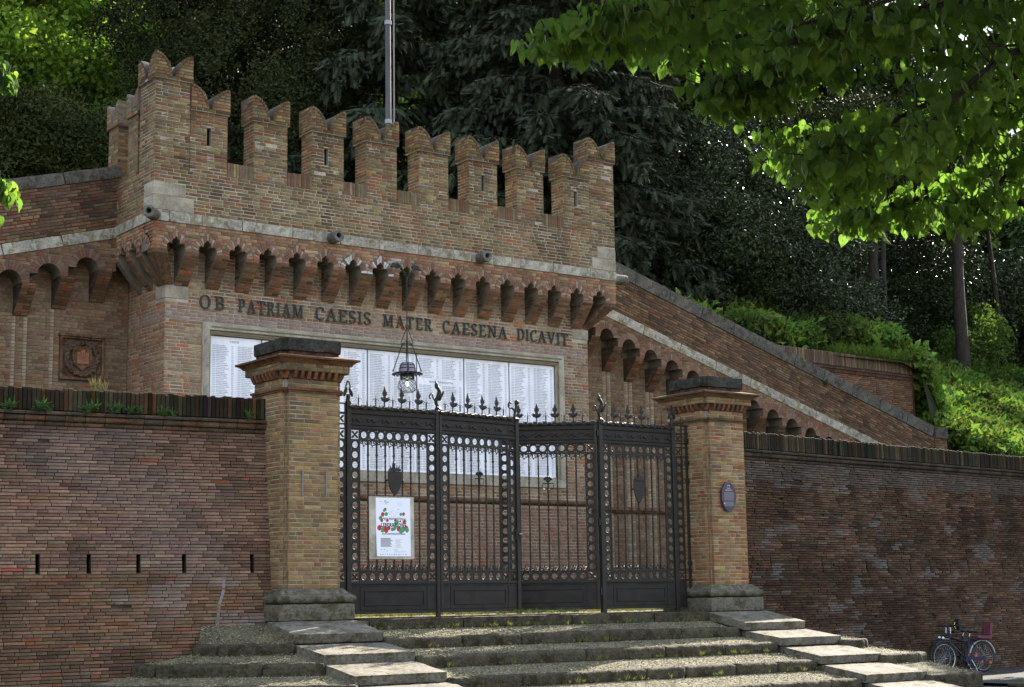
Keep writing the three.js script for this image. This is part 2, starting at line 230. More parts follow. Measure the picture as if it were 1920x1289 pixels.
const bastion = thing('brick_bastion', 'crenellated brick bastion with swallowtail merlons and bronze inscription behind the gate', 'bastion', [1.33, 0, -9]);
{
  R = rng32(11);
  const B = new Bricks(), frame = { x0: -3.27, x1: 5.98, y0: 2.78, y1: 5.88 };
  // masonry behind the facing bricks
  const core = [slab([[XL0 + 0.007, -0.2], [XL1 - 0.007, -0.2], [XL1 - 0.007, YS + 0.3], [XL0 + 0.007, YS + 0.3]], ZL - 0.45, ZL - 0.005, [[[-3.1, 2.95], [5.8, 2.95], [5.8, 5.7], [-3.1, 5.7]]]), box(XL0 + 0.007, XL1 - 0.007, -0.2, YS + 0.3, -13, ZL - 0.45)];
  const front = [[XU0 + 0.007, YS]]; for (let i = 0; i < 17; i++) front.push(...trefoil(archX(i), YS).reverse()); front.push([XU1 - 0.007, YS], [XU1 - 0.007, YB + 0.01], [XU0 + 0.007, YB + 0.01]);
  part('arch_core', slab(front, ZL - 0.05, ZU - 0.007), mat.mortarMid, bastion);
  const sideZ = [-5.94, -6.46, -6.97], sd = [[ZU - 0.01, YS]]; for (const z of sideZ) sd.push(...trefoil(z, YS)); sd.push([-7.8, YS], [-7.8, YB + 0.01], [ZU - 0.01, YB + 0.01]);
  part('arch_core', slabX(sd, XU0 + 0.007, -4.29), mat.mortarMid, bastion);
  core.push(box(XL1 - 0.02, XU1 - 0.007, YS, YB + 0.01, -12, ZL));
  core.push(box(XU0 + 0.02, XU1 - 0.02, YB + 0.012, YT - 0.01, -12.9, ZU - 0.03));            // deck behind the stone band
  core.push(box(XU0 + 0.005, XU1 - 0.005, YT - 0.012, YP, -6.02, ZU - 0.005), box(XU0 + 0.007, XU0 + 0.5, YT - 0.012, YP, -12.5, -6.02), box(XU1 - 0.5, XU1 - 0.007, YT - 0.012, YP, -12.5, -6.02), box(XU0 + 0.5, XU1 - 0.5, YT - 0.012, YP + 0.3, -12.5, -12));
  part('wall_core', core, mat.mortar, bastion);

  // weathering of the upper work: soot under ledges, streaks, bleached patches
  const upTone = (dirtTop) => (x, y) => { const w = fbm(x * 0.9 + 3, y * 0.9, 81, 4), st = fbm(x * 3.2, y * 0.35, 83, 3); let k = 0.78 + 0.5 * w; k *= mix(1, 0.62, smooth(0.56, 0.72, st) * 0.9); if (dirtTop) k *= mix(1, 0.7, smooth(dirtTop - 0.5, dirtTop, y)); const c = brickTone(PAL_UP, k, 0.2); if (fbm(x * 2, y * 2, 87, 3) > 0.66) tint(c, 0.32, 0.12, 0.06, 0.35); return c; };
  // parapet above the band, front and left return
  const stoneL = (y) => y < 8.26 ? 0.86 : y < 8.52 ? 0.68 : 0, stoneR = (y) => y < 8.24 ? 0.72 : y < 8.52 ? 0.55 : 0;
  courses(B, V3(0, 0, ZU), UX, UY, UZ, YT, YP, (a, b) => [[XU0 + stoneL((a + b) / 2), XU1 - stoneR((a + b) / 2)]], { color: upTone(0), joint: 0.014 });
  courses(B, V3(XU0, 0, 0), UZ, UY, NX, YT, YP, (a, b) => [[-12.4, ZU - (stoneL((a + b) / 2) ? 0.45 : 0.005)]], { color: upTone(0) });
  // corner stones
  const cs = (n, ...a) => part(n, wornUV(...a), mat.whiteStone, bastion);
  cs('corner_stone', XU0 - 0.012, XU0 + 0.86, YT + 0.01, 8.25, ZU - 0.46, ZU + 0.012, 0.012, 0.004, 0.08, 3); cs('corner_stone', XU0 - 0.008, XU0 + 0.68, 8.258, 8.515, ZU - 0.4, ZU + 0.008, 0.012, 0.004, 0.08, 4);
  cs('corner_stone', XU1 - 0.72, XU1 + 0.012, YT + 0.01, 8.235, ZU - 0.46, ZU + 0.012, 0.012, 0.004, 0.08, 5); cs('corner_stone', XU1 - 0.55, XU1 + 0.008, 8.243, 8.515, ZU - 0.4, ZU + 0.008, 0.012, 0.004, 0.08, 6);
  cs('corner_stone', XL0 - 0.01, XL0 + 0.5, 6.31, 6.575, ZL - 0.45, ZL + 0.012, 0.012, 0.004, 0.08, 7); cs('corner_stone', XL1 - 0.47, XL1 + 0.01, 6.33, 6.595, ZL - 0.45, ZL + 0.012, 0.012, 0.004, 0.08, 8);
  // pale stone band in long blocks
  { let x = XU0 - 0.02; const cuts = [-4.25, -3.55, -2.65, -1.5, -0.78, -0.36, 0.62, 1.6, 2.55, 3.02, 3.48, 4.4, 5.35, 6.45, XU1 + 0.02]; for (const c of cuts) { part('band_stone', wornUV(x + 0.003, c - 0.003, YB, YT, ZU - 0.3, ZU + 0.022 + rr(-0.003, 0.004), 0.012, 0.004, 0.1, 10 + x * 7), mat.bandStone, bastion); x = c; }
    let z = ZU - 0.302; for (const c of [-6.4, -7.2, -8.2, -9.3, -10.5]) { part('band_stone', wornUV(XU0 - 0.022, XU0 + 0.3, YB, YT, c + 0.003, z - 0.003, 0.012, 0.004, 0.1, 30 + z), mat.bandStone, bastion); z = c; } }

  // merlons
  const merlon = (x0, x1, ym, ht, z0, z1, o = {}) => { // ledge span in x, ledge height, height of the tails
    const name = o.tower ? 'corner_turret' : 'merlon', i = 0.04, bx0 = x0 + (o.flushL ? 0 : i), bx1 = x1 - (o.flushR ? 0 : i), zf = z1 - (o.inset ?? i), zb = z0 + i, yb = o.yb ?? YP, cxm = (x0 + x1) / 2;
    const geos = [slab([[bx0 + 0.006, yb - 0.02], [bx1 - 0.006, yb - 0.02], [bx1 - 0.006, ym - 0.04], [bx0 + 0.006, ym - 0.04]], zb + 0.006, zf - 0.007, o.slit ? [[[o.slit - 0.05, 9.4], [o.slit + 0.05, 9.4], [o.slit + 0.05, 9.78], [o.slit - 0.05, 9.78]]] : [])];
    geos.push(box(x0 + 0.006, x1 - 0.006, ym - 0.04, ym + 0.03, z0 + 0.006, z1 - 0.007));
    const hw = (x1 - x0) / 2 - 0.045, N = 9, tails = [];
    // two quarter-round tails with a notch between them
    const tailL = [[x0 + 0.006, ym + 0.03]], tailR = []; for (let k = 0; k <= N; k++) { const t = k / N * Math.PI / 2; tailL.push([x0 + hw * Math.cos(t), ym + 0.03 + (ht - 0.03) * Math.sin(t)]); tailR.push([x1 - hw * Math.cos(t), ym + 0.03 + (ht - 0.03) * Math.sin(t)]); }
    tailR.push([x1 - 0.006, ym + 0.03]);
    const zside = o.corner; // the corner turret carries the same curve on its left flank
    if (!zside) tails.push(slab(tailL, z0 + 0.006, z1 - 0.007), slab(tailR.reverse(), z0 + 0.006, z1 - 0.007));
    const hX = (x) => { const a = Math.min(Math.abs(x - x0), Math.abs(x1 - x)); return a >= hw ? 0 : ht * Math.sqrt(1 - (a / hw) ** 2); };
    const zw = (z1 - z0) / 2 - 0.045, hZ = (z) => { if (!zside) return 9; const a = Math.min(Math.abs(z - z0), Math.abs(z1 - z)); return a >= zw ? 0 : ht * Math.sqrt(1 - (a / zw) ** 2); };
    if (zside) { const G = 40, P = [], at = (a, b) => { const x = mix(x0 + 0.005, x1 - 0.005, a / G), z = mix(z0 + 0.005, z1 - 0.005, b / G); return [x, ym + Math.max(0.03, Math.min(hX(x), hZ(z))), z]; };
      for (let a = 0; a < G; a++) for (let b = 0; b < G; b++) { const p = at(a, b), q = at(a, b + 1), r = at(a + 1, b + 1), s = at(a + 1, b); P.push(...p, ...q, ...r, ...p, ...r, ...s); }
      const base = (a, b) => { const p = at(a, b); return [p[0], ym, p[2]]; };
      for (let a = 0; a < G; a++) { P.push(...base(a, G), ...base(a + 1, G), ...at(a + 1, G), ...base(a, G), ...at(a + 1, G), ...at(a, G)); P.push(...base(0, a), ...base(0, a + 1), ...at(0, a + 1), ...base(0, a), ...at(0, a + 1), ...at(0, a)); P.push(...base(G, a + 1), ...base(G, a), ...at(G, a), ...base(G, a + 1), ...at(G, a), ...at(G, a + 1)); }
      const g = new THREE.BufferGeometry(); g.setAttribute('position', new THREE.Float32BufferAttribute(P, 3)); g.computeVertexNormals(); tails.push(metreUV(g)); }
    part('swallowtail_cap', tails, mat.mortarDark, bastion);
    if (o.slit) part('slit', box(o.slit - 0.049, o.slit + 0.049, 9.401, 9.779, zf - 0.2, zf - 0.1), mat.dark, bastion);
    const m = part(name, geos, o.dark ? mat.mortarMid : mat.mortar, bastion);
    // arched brick edging over each tail
    const rim = (pts, zf2) => { const out = []; for (let k = 0; k < pts.length - 1; k++) { const [a, b] = pts[k], [c, d] = pts[k + 1], l = Math.hypot(c - a, d - b), u = V3((c - a) / l, (d - b) / l, 0), v = V3(-u.y, u.x, 0); B.add(V3((a + c) / 2, (b + d) / 2, zf2), u, v, UZ, l - 0.008, 0.055, 0.06, brickTone(PAL_UP, 0.72 + rr(-0.1, 0.1))); } };
    const arcPts = (s) => { const r = []; for (let k = 0; k <= 10; k++) { const t = k / 10 * 1.45 + 0.04; r.push([s < 0 ? x0 + (hw - 0.02) * Math.cos(t) : x1 - (hw - 0.02) * Math.cos(t), ym + (ht - 0.02) * Math.sin(t)]); } return r; };
    rim(arcPts(-1).reverse(), z1 + 0.012); rim(arcPts(1), z1 + 0.012);
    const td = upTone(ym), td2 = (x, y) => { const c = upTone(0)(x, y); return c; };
    const spansX = (pad, a, b) => [[x0 + pad, x1 - pad]];
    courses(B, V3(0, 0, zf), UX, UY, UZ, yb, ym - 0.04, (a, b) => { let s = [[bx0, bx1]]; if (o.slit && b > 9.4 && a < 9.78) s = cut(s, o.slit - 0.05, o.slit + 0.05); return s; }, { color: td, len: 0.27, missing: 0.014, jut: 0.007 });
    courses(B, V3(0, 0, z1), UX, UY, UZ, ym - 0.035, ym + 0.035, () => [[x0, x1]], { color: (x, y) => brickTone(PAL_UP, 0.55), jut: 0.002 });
    courses(B, V3(0, 0, z1), UX, UY, UZ, ym + 0.035, ym + ht, (a, b) => { const f = clamp((b - ym) / ht), w = hw * Math.sqrt(Math.max(0, 1 - f * f)) - 0.03; return w > 0.03 ? [[x0, x0 + w], [x1 - w, x1]] : []; }, { color: td2, len: 0.26 });
    for (const [n, X, u] of [[NX, 0, UZ], [UX, 1, MZ]]) {
      if ((X ? o.flushR : o.flushL)) continue;
      const s = u.z, iv = (a, b) => [s > 0 ? [a, b] : [-b, -a]];
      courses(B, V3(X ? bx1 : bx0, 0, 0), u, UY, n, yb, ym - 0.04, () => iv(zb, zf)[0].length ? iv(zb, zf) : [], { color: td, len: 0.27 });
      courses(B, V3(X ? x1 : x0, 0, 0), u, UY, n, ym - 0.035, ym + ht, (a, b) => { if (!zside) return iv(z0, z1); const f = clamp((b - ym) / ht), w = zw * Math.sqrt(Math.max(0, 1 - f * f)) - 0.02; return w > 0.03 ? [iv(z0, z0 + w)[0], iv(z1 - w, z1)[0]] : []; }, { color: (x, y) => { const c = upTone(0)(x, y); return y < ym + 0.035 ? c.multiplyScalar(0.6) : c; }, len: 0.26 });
    }
    return m;
  };
  const ZM = ZU + 0.035, ZMB = -6.0;
  merlon(-4.625, -3.79, 10.68, 0.5, -6.29, ZM, { tower: true, corner: true, flushR: false, yb: YP });
  merlon(-3.83, -2.96, YM, 0.5, ZMB, ZM, { flushL: true, slit: -3.41 });
  const mer = [[-2.45, -1.58], [-1.08, -0.22], [0.25, 1.12], [1.61, 2.48], [2.96, 3.83], [4.3, 5.16]], slits = [0, -0.69, 0, 0, 3.4, 0];
  mer.forEach(([a, b], i) => merlon(a, b, YM, 0.5, ZMB, ZM, { slit: slits[i] }));
  merlon(5.66, 6.5, YM, 0.5, ZMB, ZM, { flushR: true, slit: 6.08 });
  merlon(6.45, 7.3, 10.65, 0.5, -6.02, ZM, { tower: true });
  // left return: an attached merlon and a free one
  const leftMerlon = (z0, z1, slit) => {
    const x0 = XU0 - 0.035, x1 = XU0 + 0.52, ht = 0.5, ym = YM, hw = (z1 - z0) / 2 - 0.045, N = 9, tl = [[z0, ym]], tr = []; for (let k = 0; k <= N; k++) { const t = k / N * Math.PI / 2; tl.push([z0 + hw * Math.cos(t), ym + ht * Math.sin(t)]); tr.push([z1 - hw * Math.cos(t), ym + ht * Math.sin(t)]); } tr.push([z1, ym]);
    part('merlon', [box(XU0 + 0.006, x1 - 0.03, YP - 0.02, ym - 0.04, z0 + 0.045, z1 - 0.045), box(x0 + 0.006, x1, ym - 0.04, ym + 0.002, z0 + 0.006, z1 - 0.006), slabX(tl, x0 + 0.006, x1), slabX(tr.reverse(), x0 + 0.006, x1)], mat.mortarMid, bastion);
    courses(B, V3(XU0 + 0.002, 0, 0), UZ, UY, NX, YP, ym - 0.04, (a, b) => { let s = [[z0 + 0.04, z1 - 0.04]]; if (slit && b > 9.4 && a < 9.78) s = cut(s, slit - 0.05, slit + 0.05); return s; }, { color: upTone(ym) });
    courses(B, V3(x0, 0, 0), UZ, UY, NX, ym - 0.035, ym + ht, (a, b) => { const f = clamp((b - ym) / ht), w = hw * Math.sqrt(Math.max(0, 1 - f * f)) - 0.02; return f < 0.15 ? [[z0, z1]] : w > 0.03 ? [[z0, z0 + w], [z1 - w, z1]] : []; }, { color: upTone(0) });
    courses(B, V3(0, 0, z1 - 0.04), UX, UY, UZ, YP, ym - 0.04, () => [[XU0 + 0.004, x1 - 0.03]], { color: upTone(ym) });
    courses(B, V3(0, 0, z1), UX, UY, UZ, ym - 0.035, ym + ht, () => [[x0, x1]], { color: upTone(0) });
  };
  leftMerlon(-6.85, -6.29, -6.6); leftMerlon(-7.85, -7.29, 0);
  // soldier bricks on the sills of the embrasures
  const gaps = [[-2.99, -2.41], [-1.61, -1.04], [-0.26, 0.29], [1.08, 1.65], [2.44, 3.0], [3.79, 4.34], [5.12, 5.7]];
  for (const [a, b] of gaps) { part('sill_core', box(a, b, YP - 0.02, YC - 0.012, -5.99, ZU - 0.012), mat.mortarMid, bastion); let x = a; const n = Math.round((b - a) / 0.066); for (let k = 0; k < n; k++) { const c = () => brickTone(PAL_UP, rr(0.6, 1.1)); const xm = a + (k + 0.5) * (b - a) / n; B.add(V3(xm, (YP + YC) / 2 + rr(-0.006, 0.006), ZU + rr(-0.012, 0.008)), UY.clone().negate(), UX, UZ, YC - YP - 0.02, (b - a) / n - 0.014, 0.06, tint(c(), 0.22, 0.1, 0.06, R() < 0.4 ? 0.6 : 0), 1.2); B.add(V3(xm, YC, -5.75 + rr(-0.01, 0.01)), UZ.clone(), UX, UY, 0.45, (b - a) / n - 0.014, 0.05, c(), 0.4); } }

  // arched course below the band
  const archTone = (x, y) => { const w = fbm(x * 1.1, y * 1.4, 91, 4); const c = brickTone(PAL_ARCH, 0.75 + 0.5 * w, 0.18); const e = smooth(0.62, 0.72, fbm(x * 1.4 + 8, y * 2.2, 95, 4)) * smooth(3, 0.2, Math.abs(x - 0.6)); return tint(c, 0.6, 0.57, 0.53, e * 0.75); };
  const ring = (o, u, y0, xs, other) => (a, b) => { let s = other; for (const cx of xs) { const y = (a + b) / 2 - y0; for (let t = 0.02; t < Math.PI; t += 0.03) { const r = ogeeR(t); if (Math.abs(r * Math.sin(t) - y) < (b - a) * 0.5) { s = cut(s, cx - Math.abs(r * Math.cos(t)) - 0.004, cx + Math.abs(r * Math.cos(t)) + 0.004); } } } return s; };
  const xsF = [...Array(17).keys()].map(archX);
  courses(B, V3(0, 0, ZU), UX, UY, UZ, YS, YB, ring(0, 0, YS, xsF, [[XU0, XU1]]), { color: archTone });
  courses(B, V3(XU0, 0, 0), UZ, UY, NX, YS, YB, ring(0, 0, YS, sideZ, [[-7.5, ZU - 0.004]]), { color: archTone });
  // voussoirs
  const vGeos = new Map();
  const innerAt = (t) => { let best = 0.2; for (let r = 0.1; r < 0.34; r += 0.004) { const x = Math.abs(r * Math.cos(t)), y = r * Math.sin(t); let ins = false; for (let k = 0; k < TREF.length - 1; k++) { const [a, b] = TREF[k], [c, d] = TREF[k + 1]; const lo = Math.min(b, d), hi = Math.max(b, d); if (y >= lo && y <= hi) { const xx = hi === lo ? Math.max(a, c) : a + (c - a) * (y - b) / (d - b); if (x < xx) ins = true; } } if (ins) best = r; } return best + 0.012; };
  const NV = 15; const vsh = []; for (let k = 0; k < NV; k++) { const t0 = k / NV * Math.PI + 0.022, t1 = (k + 1) / NV * Math.PI - 0.022, P = []; const i0 = innerAt(t0), i1 = innerAt(t1), im = innerAt((t0 + t1) / 2); const pt = (r, t) => [r * Math.cos(t), r * Math.sin(t)]; const g = slab([pt(i0, t0), pt(ogeeR(t0), t0), pt(ogeeR((t0 + t1) / 2), (t0 + t1) / 2), pt(ogeeR(t1), t1), pt(i1, t1), pt(Math.max(im, 0.1), (t0 + t1) / 2)], -0.05, 0, [], 0); vsh.push(g); }
  const vm = [[0.3, 0.135, 0.08], [0.27, 0.115, 0.07], [0.33, 0.16, 0.10], [0.34, 0.25, 0.16], [0.38, 0.29, 0.19], [0.23, 0.12, 0.08]].map((c) => M(c, brickLook)), vWhite = M([0.6, 0.57, 0.54], brickLook);
  xsF.forEach((cx, i) => vsh.forEach((g, k) => { const pale = Math.abs(i - 6.2) < 1.2 && R() < 0.45; const o = piece('voussoir', g, pale ? vWhite : (k % 2 ? vm[Math.floor(rr(3, 5))] : vm[Math.floor(rr(0, 3))]), bastion); if (R() < 0.3) o.material = vm[5]; o.position.copy(V3(cx, YS, ZU + rr(0.002, 0.008)).sub(bastion.position)); }));
  { const sg = vsh.map((g) => g); sideZ.forEach((z) => sg.forEach((g, k) => { const o = piece('voussoir', g, k % 2 ? vm[3] : vm[1], bastion); o.rotation.y = -Math.PI / 2; o.position.copy(V3(XU0 - 0.005, YS, z).sub(bastion.position)); })); }
  // corbels
  const prof = [[ZL - 0.02, 6.55], [ZL + 0.02, 6.57], [ZL + 0.2, 6.77], [ZL + 0.36, 6.97], [ZU - 0.02, 7.12], [ZU - 0.005, YS], [ZL - 0.02, YS]];
  const corbelBricks = (o, u, n, w) => { // bricks on the sloping underside, o = centre line at the wall foot
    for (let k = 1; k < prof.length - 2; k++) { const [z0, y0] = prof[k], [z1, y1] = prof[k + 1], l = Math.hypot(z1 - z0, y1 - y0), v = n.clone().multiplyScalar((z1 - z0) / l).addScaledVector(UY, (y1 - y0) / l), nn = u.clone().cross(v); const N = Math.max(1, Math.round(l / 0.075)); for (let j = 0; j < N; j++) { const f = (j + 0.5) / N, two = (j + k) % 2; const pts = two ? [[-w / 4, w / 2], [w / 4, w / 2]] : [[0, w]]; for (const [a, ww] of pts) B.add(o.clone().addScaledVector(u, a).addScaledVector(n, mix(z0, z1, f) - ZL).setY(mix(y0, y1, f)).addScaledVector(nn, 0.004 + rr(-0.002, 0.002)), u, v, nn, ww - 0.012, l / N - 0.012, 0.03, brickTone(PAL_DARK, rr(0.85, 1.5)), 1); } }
  };
  const cw = 0.3, cg = slabX(prof, -cw / 2, cw / 2);
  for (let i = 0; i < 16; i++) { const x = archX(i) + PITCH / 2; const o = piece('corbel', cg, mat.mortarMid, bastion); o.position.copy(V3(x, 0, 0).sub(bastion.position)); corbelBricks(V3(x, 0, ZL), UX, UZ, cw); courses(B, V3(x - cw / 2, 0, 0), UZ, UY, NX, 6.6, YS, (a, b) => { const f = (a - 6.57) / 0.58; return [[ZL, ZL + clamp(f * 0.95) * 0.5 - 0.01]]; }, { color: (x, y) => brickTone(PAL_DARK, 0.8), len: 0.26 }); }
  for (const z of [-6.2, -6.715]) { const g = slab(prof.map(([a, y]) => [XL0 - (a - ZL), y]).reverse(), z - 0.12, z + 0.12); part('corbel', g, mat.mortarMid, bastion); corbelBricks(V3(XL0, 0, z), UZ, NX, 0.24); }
  { const T = (x, y, z) => V3(x, y, z); // the splayed corner corbels
    part('corbel', metreUV(new ConvexGeometry([T(XU0 + 0.006, YS, ZU - 0.006), T(archX(0) - 0.19, YS, ZU - 0.006), T(XU0 + 0.006, YS, -5.76), T(archX(0) - 0.19, YS, -5.98), T(XL0 + 0.02, YS, -6.02), T(XU0 + 0.006, 7.1, ZU - 0.006), T(archX(0) - 0.19, 7.1, ZU - 0.006), T(XU0 + 0.006, 7.1, -5.76), T(XL0 + 0.16, 6.58, -6.0), T(XL0 - 0.02, 6.56, -5.98), T(XL0, 6.58, -6.15)])), mat.cornerBrick, bastion);
    part('corbel', metreUV(new ConvexGeometry([T(XU1 - 0.006, YS, ZU - 0.006), T(archX(16) + 0.19, YS, ZU - 0.006), T(XU1 - 0.006, YS, -6), T(archX(16) + 0.19, YS, -6), T(XU1 - 0.006, 7.1, ZU - 0.006), T(archX(16) + 0.19, 7.1, ZU - 0.006), T(XL1 - 0.2, 6.58, -6), T(XL1, 6.56, -5.98), T(XL1, 6.58, -6.2)])), mat.cornerBrick, bastion);
    part('corbel', slab(prof.map(([a, y]) => [XL0 - (a - ZL), y]).reverse(), -7.29, -7.14), mat.mortarMid, bastion); }

  // lower front
  const lowTone = (x, y) => { const w = fbm(x * 0.8, y * 0.8, 101, 4), st = smooth(0.55, 0.7, fbm(x * 2.6, y * 0.4, 103, 3)); let k = (0.78 + 0.45 * w) * mix(1, 0.74, st); if (y < 2.4) k *= 0.92; const c = brickTone(PAL_LOW, k, 0.15); if (y > 5.88 && y < 6.12) tint(c, 0.36, 0.27, 0.24, 0.55); if (y < 2.4) tint(c, 0.31, 0.16, 0.115, 0.45); const d = Math.abs(((x - archX(0) - PITCH / 2) / PITCH + 50) % 1 - 0.5) ; if (y > 5.9 && d > 0.47) tint(c, 0.5, 0.45, 0.38, 0.35); return c; };
  const fx = (a, b) => { let s = [[XL0, XL1]]; if (b > 6.31 && a < 6.59) s = [[XL0 + 0.5, XL1 - 0.47]]; if (b > frame.y0 && a < frame.y1) s = cut(s, frame.x0, frame.x1); if (b > 2.36 && a < 2.52) s = []; return s; };
  courses(B, V3(0, 0, ZL), UX, UY, UZ, 0, YS + 0.2, fx, { color: lowTone, joint: 0.014 });
  courses(B, V3(XL0, 0, 0), UZ, UY, NX, 2.8, YS, (a, b) => [[-7.82, b > 6.31 && a < 6.59 ? ZL - 0.46 : ZL - 0.003]], { color: (x, y) => tint(lowTone(x, y), 0.3, 0.13, 0.08, R() < 0.25 ? 0.6 : 0.15) });
  // string course under the panels
  const roll = []; for (let k = 0; k <= 8; k++) { const t = -Math.PI / 2 + k / 8 * Math.PI; roll.push([ZL + 0.03 + 0.05 * Math.cos(t), 2.44 + 0.05 * Math.sin(t)]); } roll.push([ZL - 0.02, 2.52], [ZL - 0.02, 2.36]);
  part('string_course', slabX(roll, XL0 - 0.06, XL1 + 0.06), mat.brownRoll, bastion);
  // moulded stone frame round the panels
  const fr = part('panel_frame', [slab([[frame.x0, frame.y0], [frame.x1, frame.y0], [frame.x1, frame.y1], [frame.x0, frame.y1]], ZL - 0.06, ZL + 0.055, [[[-3.12, 2.97], [5.83, 2.97], [5.83, 5.73], [-3.12, 5.73]]], 0.008), slab([[-3.12, 2.97], [5.83, 2.97], [5.83, 5.73], [-3.12, 5.73]], ZL - 0.09, ZL + 0.0, [[[-3.075, 3.02], [5.785, 3.02], [5.785, 5.65], [-3.075, 5.65]]], 0.008)], mat.frameStone, bastion);
  part('frame_moulding', [tube([[-3.09, 5.685, ZL + 0.0], [5.8, 5.69, ZL + 0.0]], 0.022, 2, 6), tube([[-3.09, 5.8, ZL + 0.05], [5.9, 5.8, ZL + 0.05]], 0.02, 2, 6), tube([[-3.1, 5.69, ZL], [-3.1, 3.0, ZL]], 0.02, 2, 6), tube([[5.81, 5.69, ZL], [5.81, 3.0, ZL]], 0.02, 2, 6)], M([0.3, 0.265, 0.185], { map: stoneTex }), bastion);
  part('panel_back', box(-3.1, 5.81, 2.95, 5.7, ZL - 0.3, ZL - 0.1), M([0.2, 0.22, 0.26]), bastion);
  // seven marble panels engraved with columns of names
  const LET = 'AEIORNTSLCMPDBGVZF';
  const divs = [-3.065, -1.89, -0.615, 0.66, 1.925, 3.19, 4.45, 5.775];
  for (let i = 0; i < 7; i++) {
    const W = 420, H = 880, cv = document.createElement('canvas'); cv.width = W; cv.height = H; const c = cv.getContext('2d'), q = rng32(500 + i);
    for (let y = 0; y < H; y += 10) for (let x = 0; x < W; x += 10) { const k = 240 + (fbm(x * 0.012, y * 0.008 + i * 3, 61, 4) - 0.5) * 40; c.fillStyle = 'rgb(' + [k, k * 1.0, k * 1.012].map((t) => Math.min(255, t | 0)).join() + ')'; c.fillRect(x, y, 10, 10); }
    for (let k = 0; k < 5; k++) { c.strokeStyle = 'rgba(120,128,138,' + (0.06 + q() * 0.08) + ')'; c.lineWidth = 1 + q() * 5; c.beginPath(); let vx = q() * W, vy = 0; c.moveTo(vx, vy); while (vy < H) { vx += (q() - 0.45) * 50; vy += 20 + q() * 50; c.lineTo(vx, vy); } c.stroke(); } for (let k = 0; k < 16; k++) { c.fillStyle = 'rgba(140,140,130,' + q() * 0.05 + ')'; const vx = q() * W, vw = 6 + q() * 40, vh = 100 + q() * 500; c.fillRect(vx, q() < 0.6 ? 0 : q() * H, vw, vh); }
    c.fillStyle = '#4d5055'; c.font = '700 9px serif'; let y = i ? 34 : 66; if (!i) { c.font = '700 19px serif'; c.fillText('CADUTI', 160, 38); c.font = '700 9px serif'; }
    const word = (n) => { let s = ''; for (let k = 0; k < n; k++) s += LET[Math.floor(q() * LET.length)]; return s; };
    for (; y < H - 14; y += 12.4) { if (i === 4 && y > 178 && y < 225) { if (y < 191) { c.font = '700 19px serif'; c.fillText('MORTI PER MALATTIA', 104, 205); c.font = '700 9px serif'; } continue; } for (const x of [16, 226]) { c.fillText('SOLD. ' + word(4 + q() * 5) + ' ' + word(4 + q() * 4), x, y, 140); c.fillText('19' + (15 + Math.floor(q() * 4)), x + 156, y, 22); } }
    const t = new THREE.CanvasTexture(cv); t.colorSpace = THREE.SRGBColorSpace; t.anisotropy = 8;
    const p = new THREE.PlaneGeometry(divs[i + 1] - divs[i] - 0.036, 2.6); p.translate((divs[i] + divs[i + 1]) / 2, 4.33, ZL - 0.0695);
    const st = part('marble_panel', box(divs[i] + 0.018, divs[i + 1] - 0.018, 3.03, 5.63, ZL - 0.11, ZL - 0.072), M([0.62, 0.63, 0.64], { roughness: 0.5 }), bastion);
    const tx = piece('engraved_text', p, M([0.98, 0.98, 0.98], { map: t, roughness: 0.45 }), st);
  }
  // bronze inscription
  const words = [['OB', 373, 418, -3.34, -2.80], ['PATRIAM', 0, 0, -2.48, -0.97], ['CAESIS', 0, 0, -0.67, 0.69], ['MATER', 0, 0, 1.0, 2.28], ['CAESENA', 0, 0, 2.57, 4.35], ['DICAVIT', 0, 0, 4.63, 6.12]];
  for (const [w, , , a, b] of words) {
    const gs = [...w].map((ch) => { const g = new TextGeometry(ch, { font: FONTR, size: 0.275, depth: 0.022, curveSegments: 5, bevelEnabled: false }); g.computeBoundingBox(); return g; });
    const ws = gs.map((g) => g.boundingBox.max.x - g.boundingBox.min.x), tot = ws.reduce((s, x) => s + x, 0), k = (b - a) * 0.82 / tot, gap = (b - a) * 0.18 / Math.max(1, w.length - 1); let x = a;
    gs.forEach((g, i) => { g.translate(-g.boundingBox.min.x, -Math.min(0, g.boundingBox.min.y) * 0, 0); g.scale(k, 1, 1); g.translate(x, 6.16, ZL + 0.018); x += ws[i] * k + gap; part('letter', g, mat.bronze, bastion); });
  }
  // stone rain spouts
  const spout = (p, d, l) => { const g = []; const s = new THREE.Shape(); s.absarc(0, 0, 0.115, 0, Math.PI * 2); const hole = new THREE.Path(); hole.absarc(0, 0.01, 0.065, 0, Math.PI * 2); s.holes.push(hole); const e = new THREE.ExtrudeGeometry(s, { depth: l, bevelEnabled: true, bevelSize: 0.008, bevelThickness: 0.008, bevelSegments: 1, curveSegments: 12 }); e.lookAt(d); e.translate(p.x, p.y, p.z); g.push(metreUV(e)); const back = new THREE.CylinderGeometry(0.1, 0.1, 0.06, 14); back.rotateX(Math.PI / 2); back.lookAt(d); back.translate(p.x + d.x * 0.05, p.y, p.z + d.z * 0.05); g.push(metreUV(back)); part('rain_spout', g, mat.spout, bastion); };
  spout(V3(-0.57, 7.83, ZU - 0.1), V3(0, 0, 1), 0.42); spout(V3(3.25, 7.83, ZU - 0.1), V3(0, 0, 1), 0.42); spout(V3(XU0 + 0.12, 7.84, ZU - 0.12), V3(-0.7, 0, 0.72).normalize(), 0.44); spout(V3(XU1 - 0.1, 7.84, -5.75), V3(1, 0, 0), 0.62);
  B.emit(bastion);
}
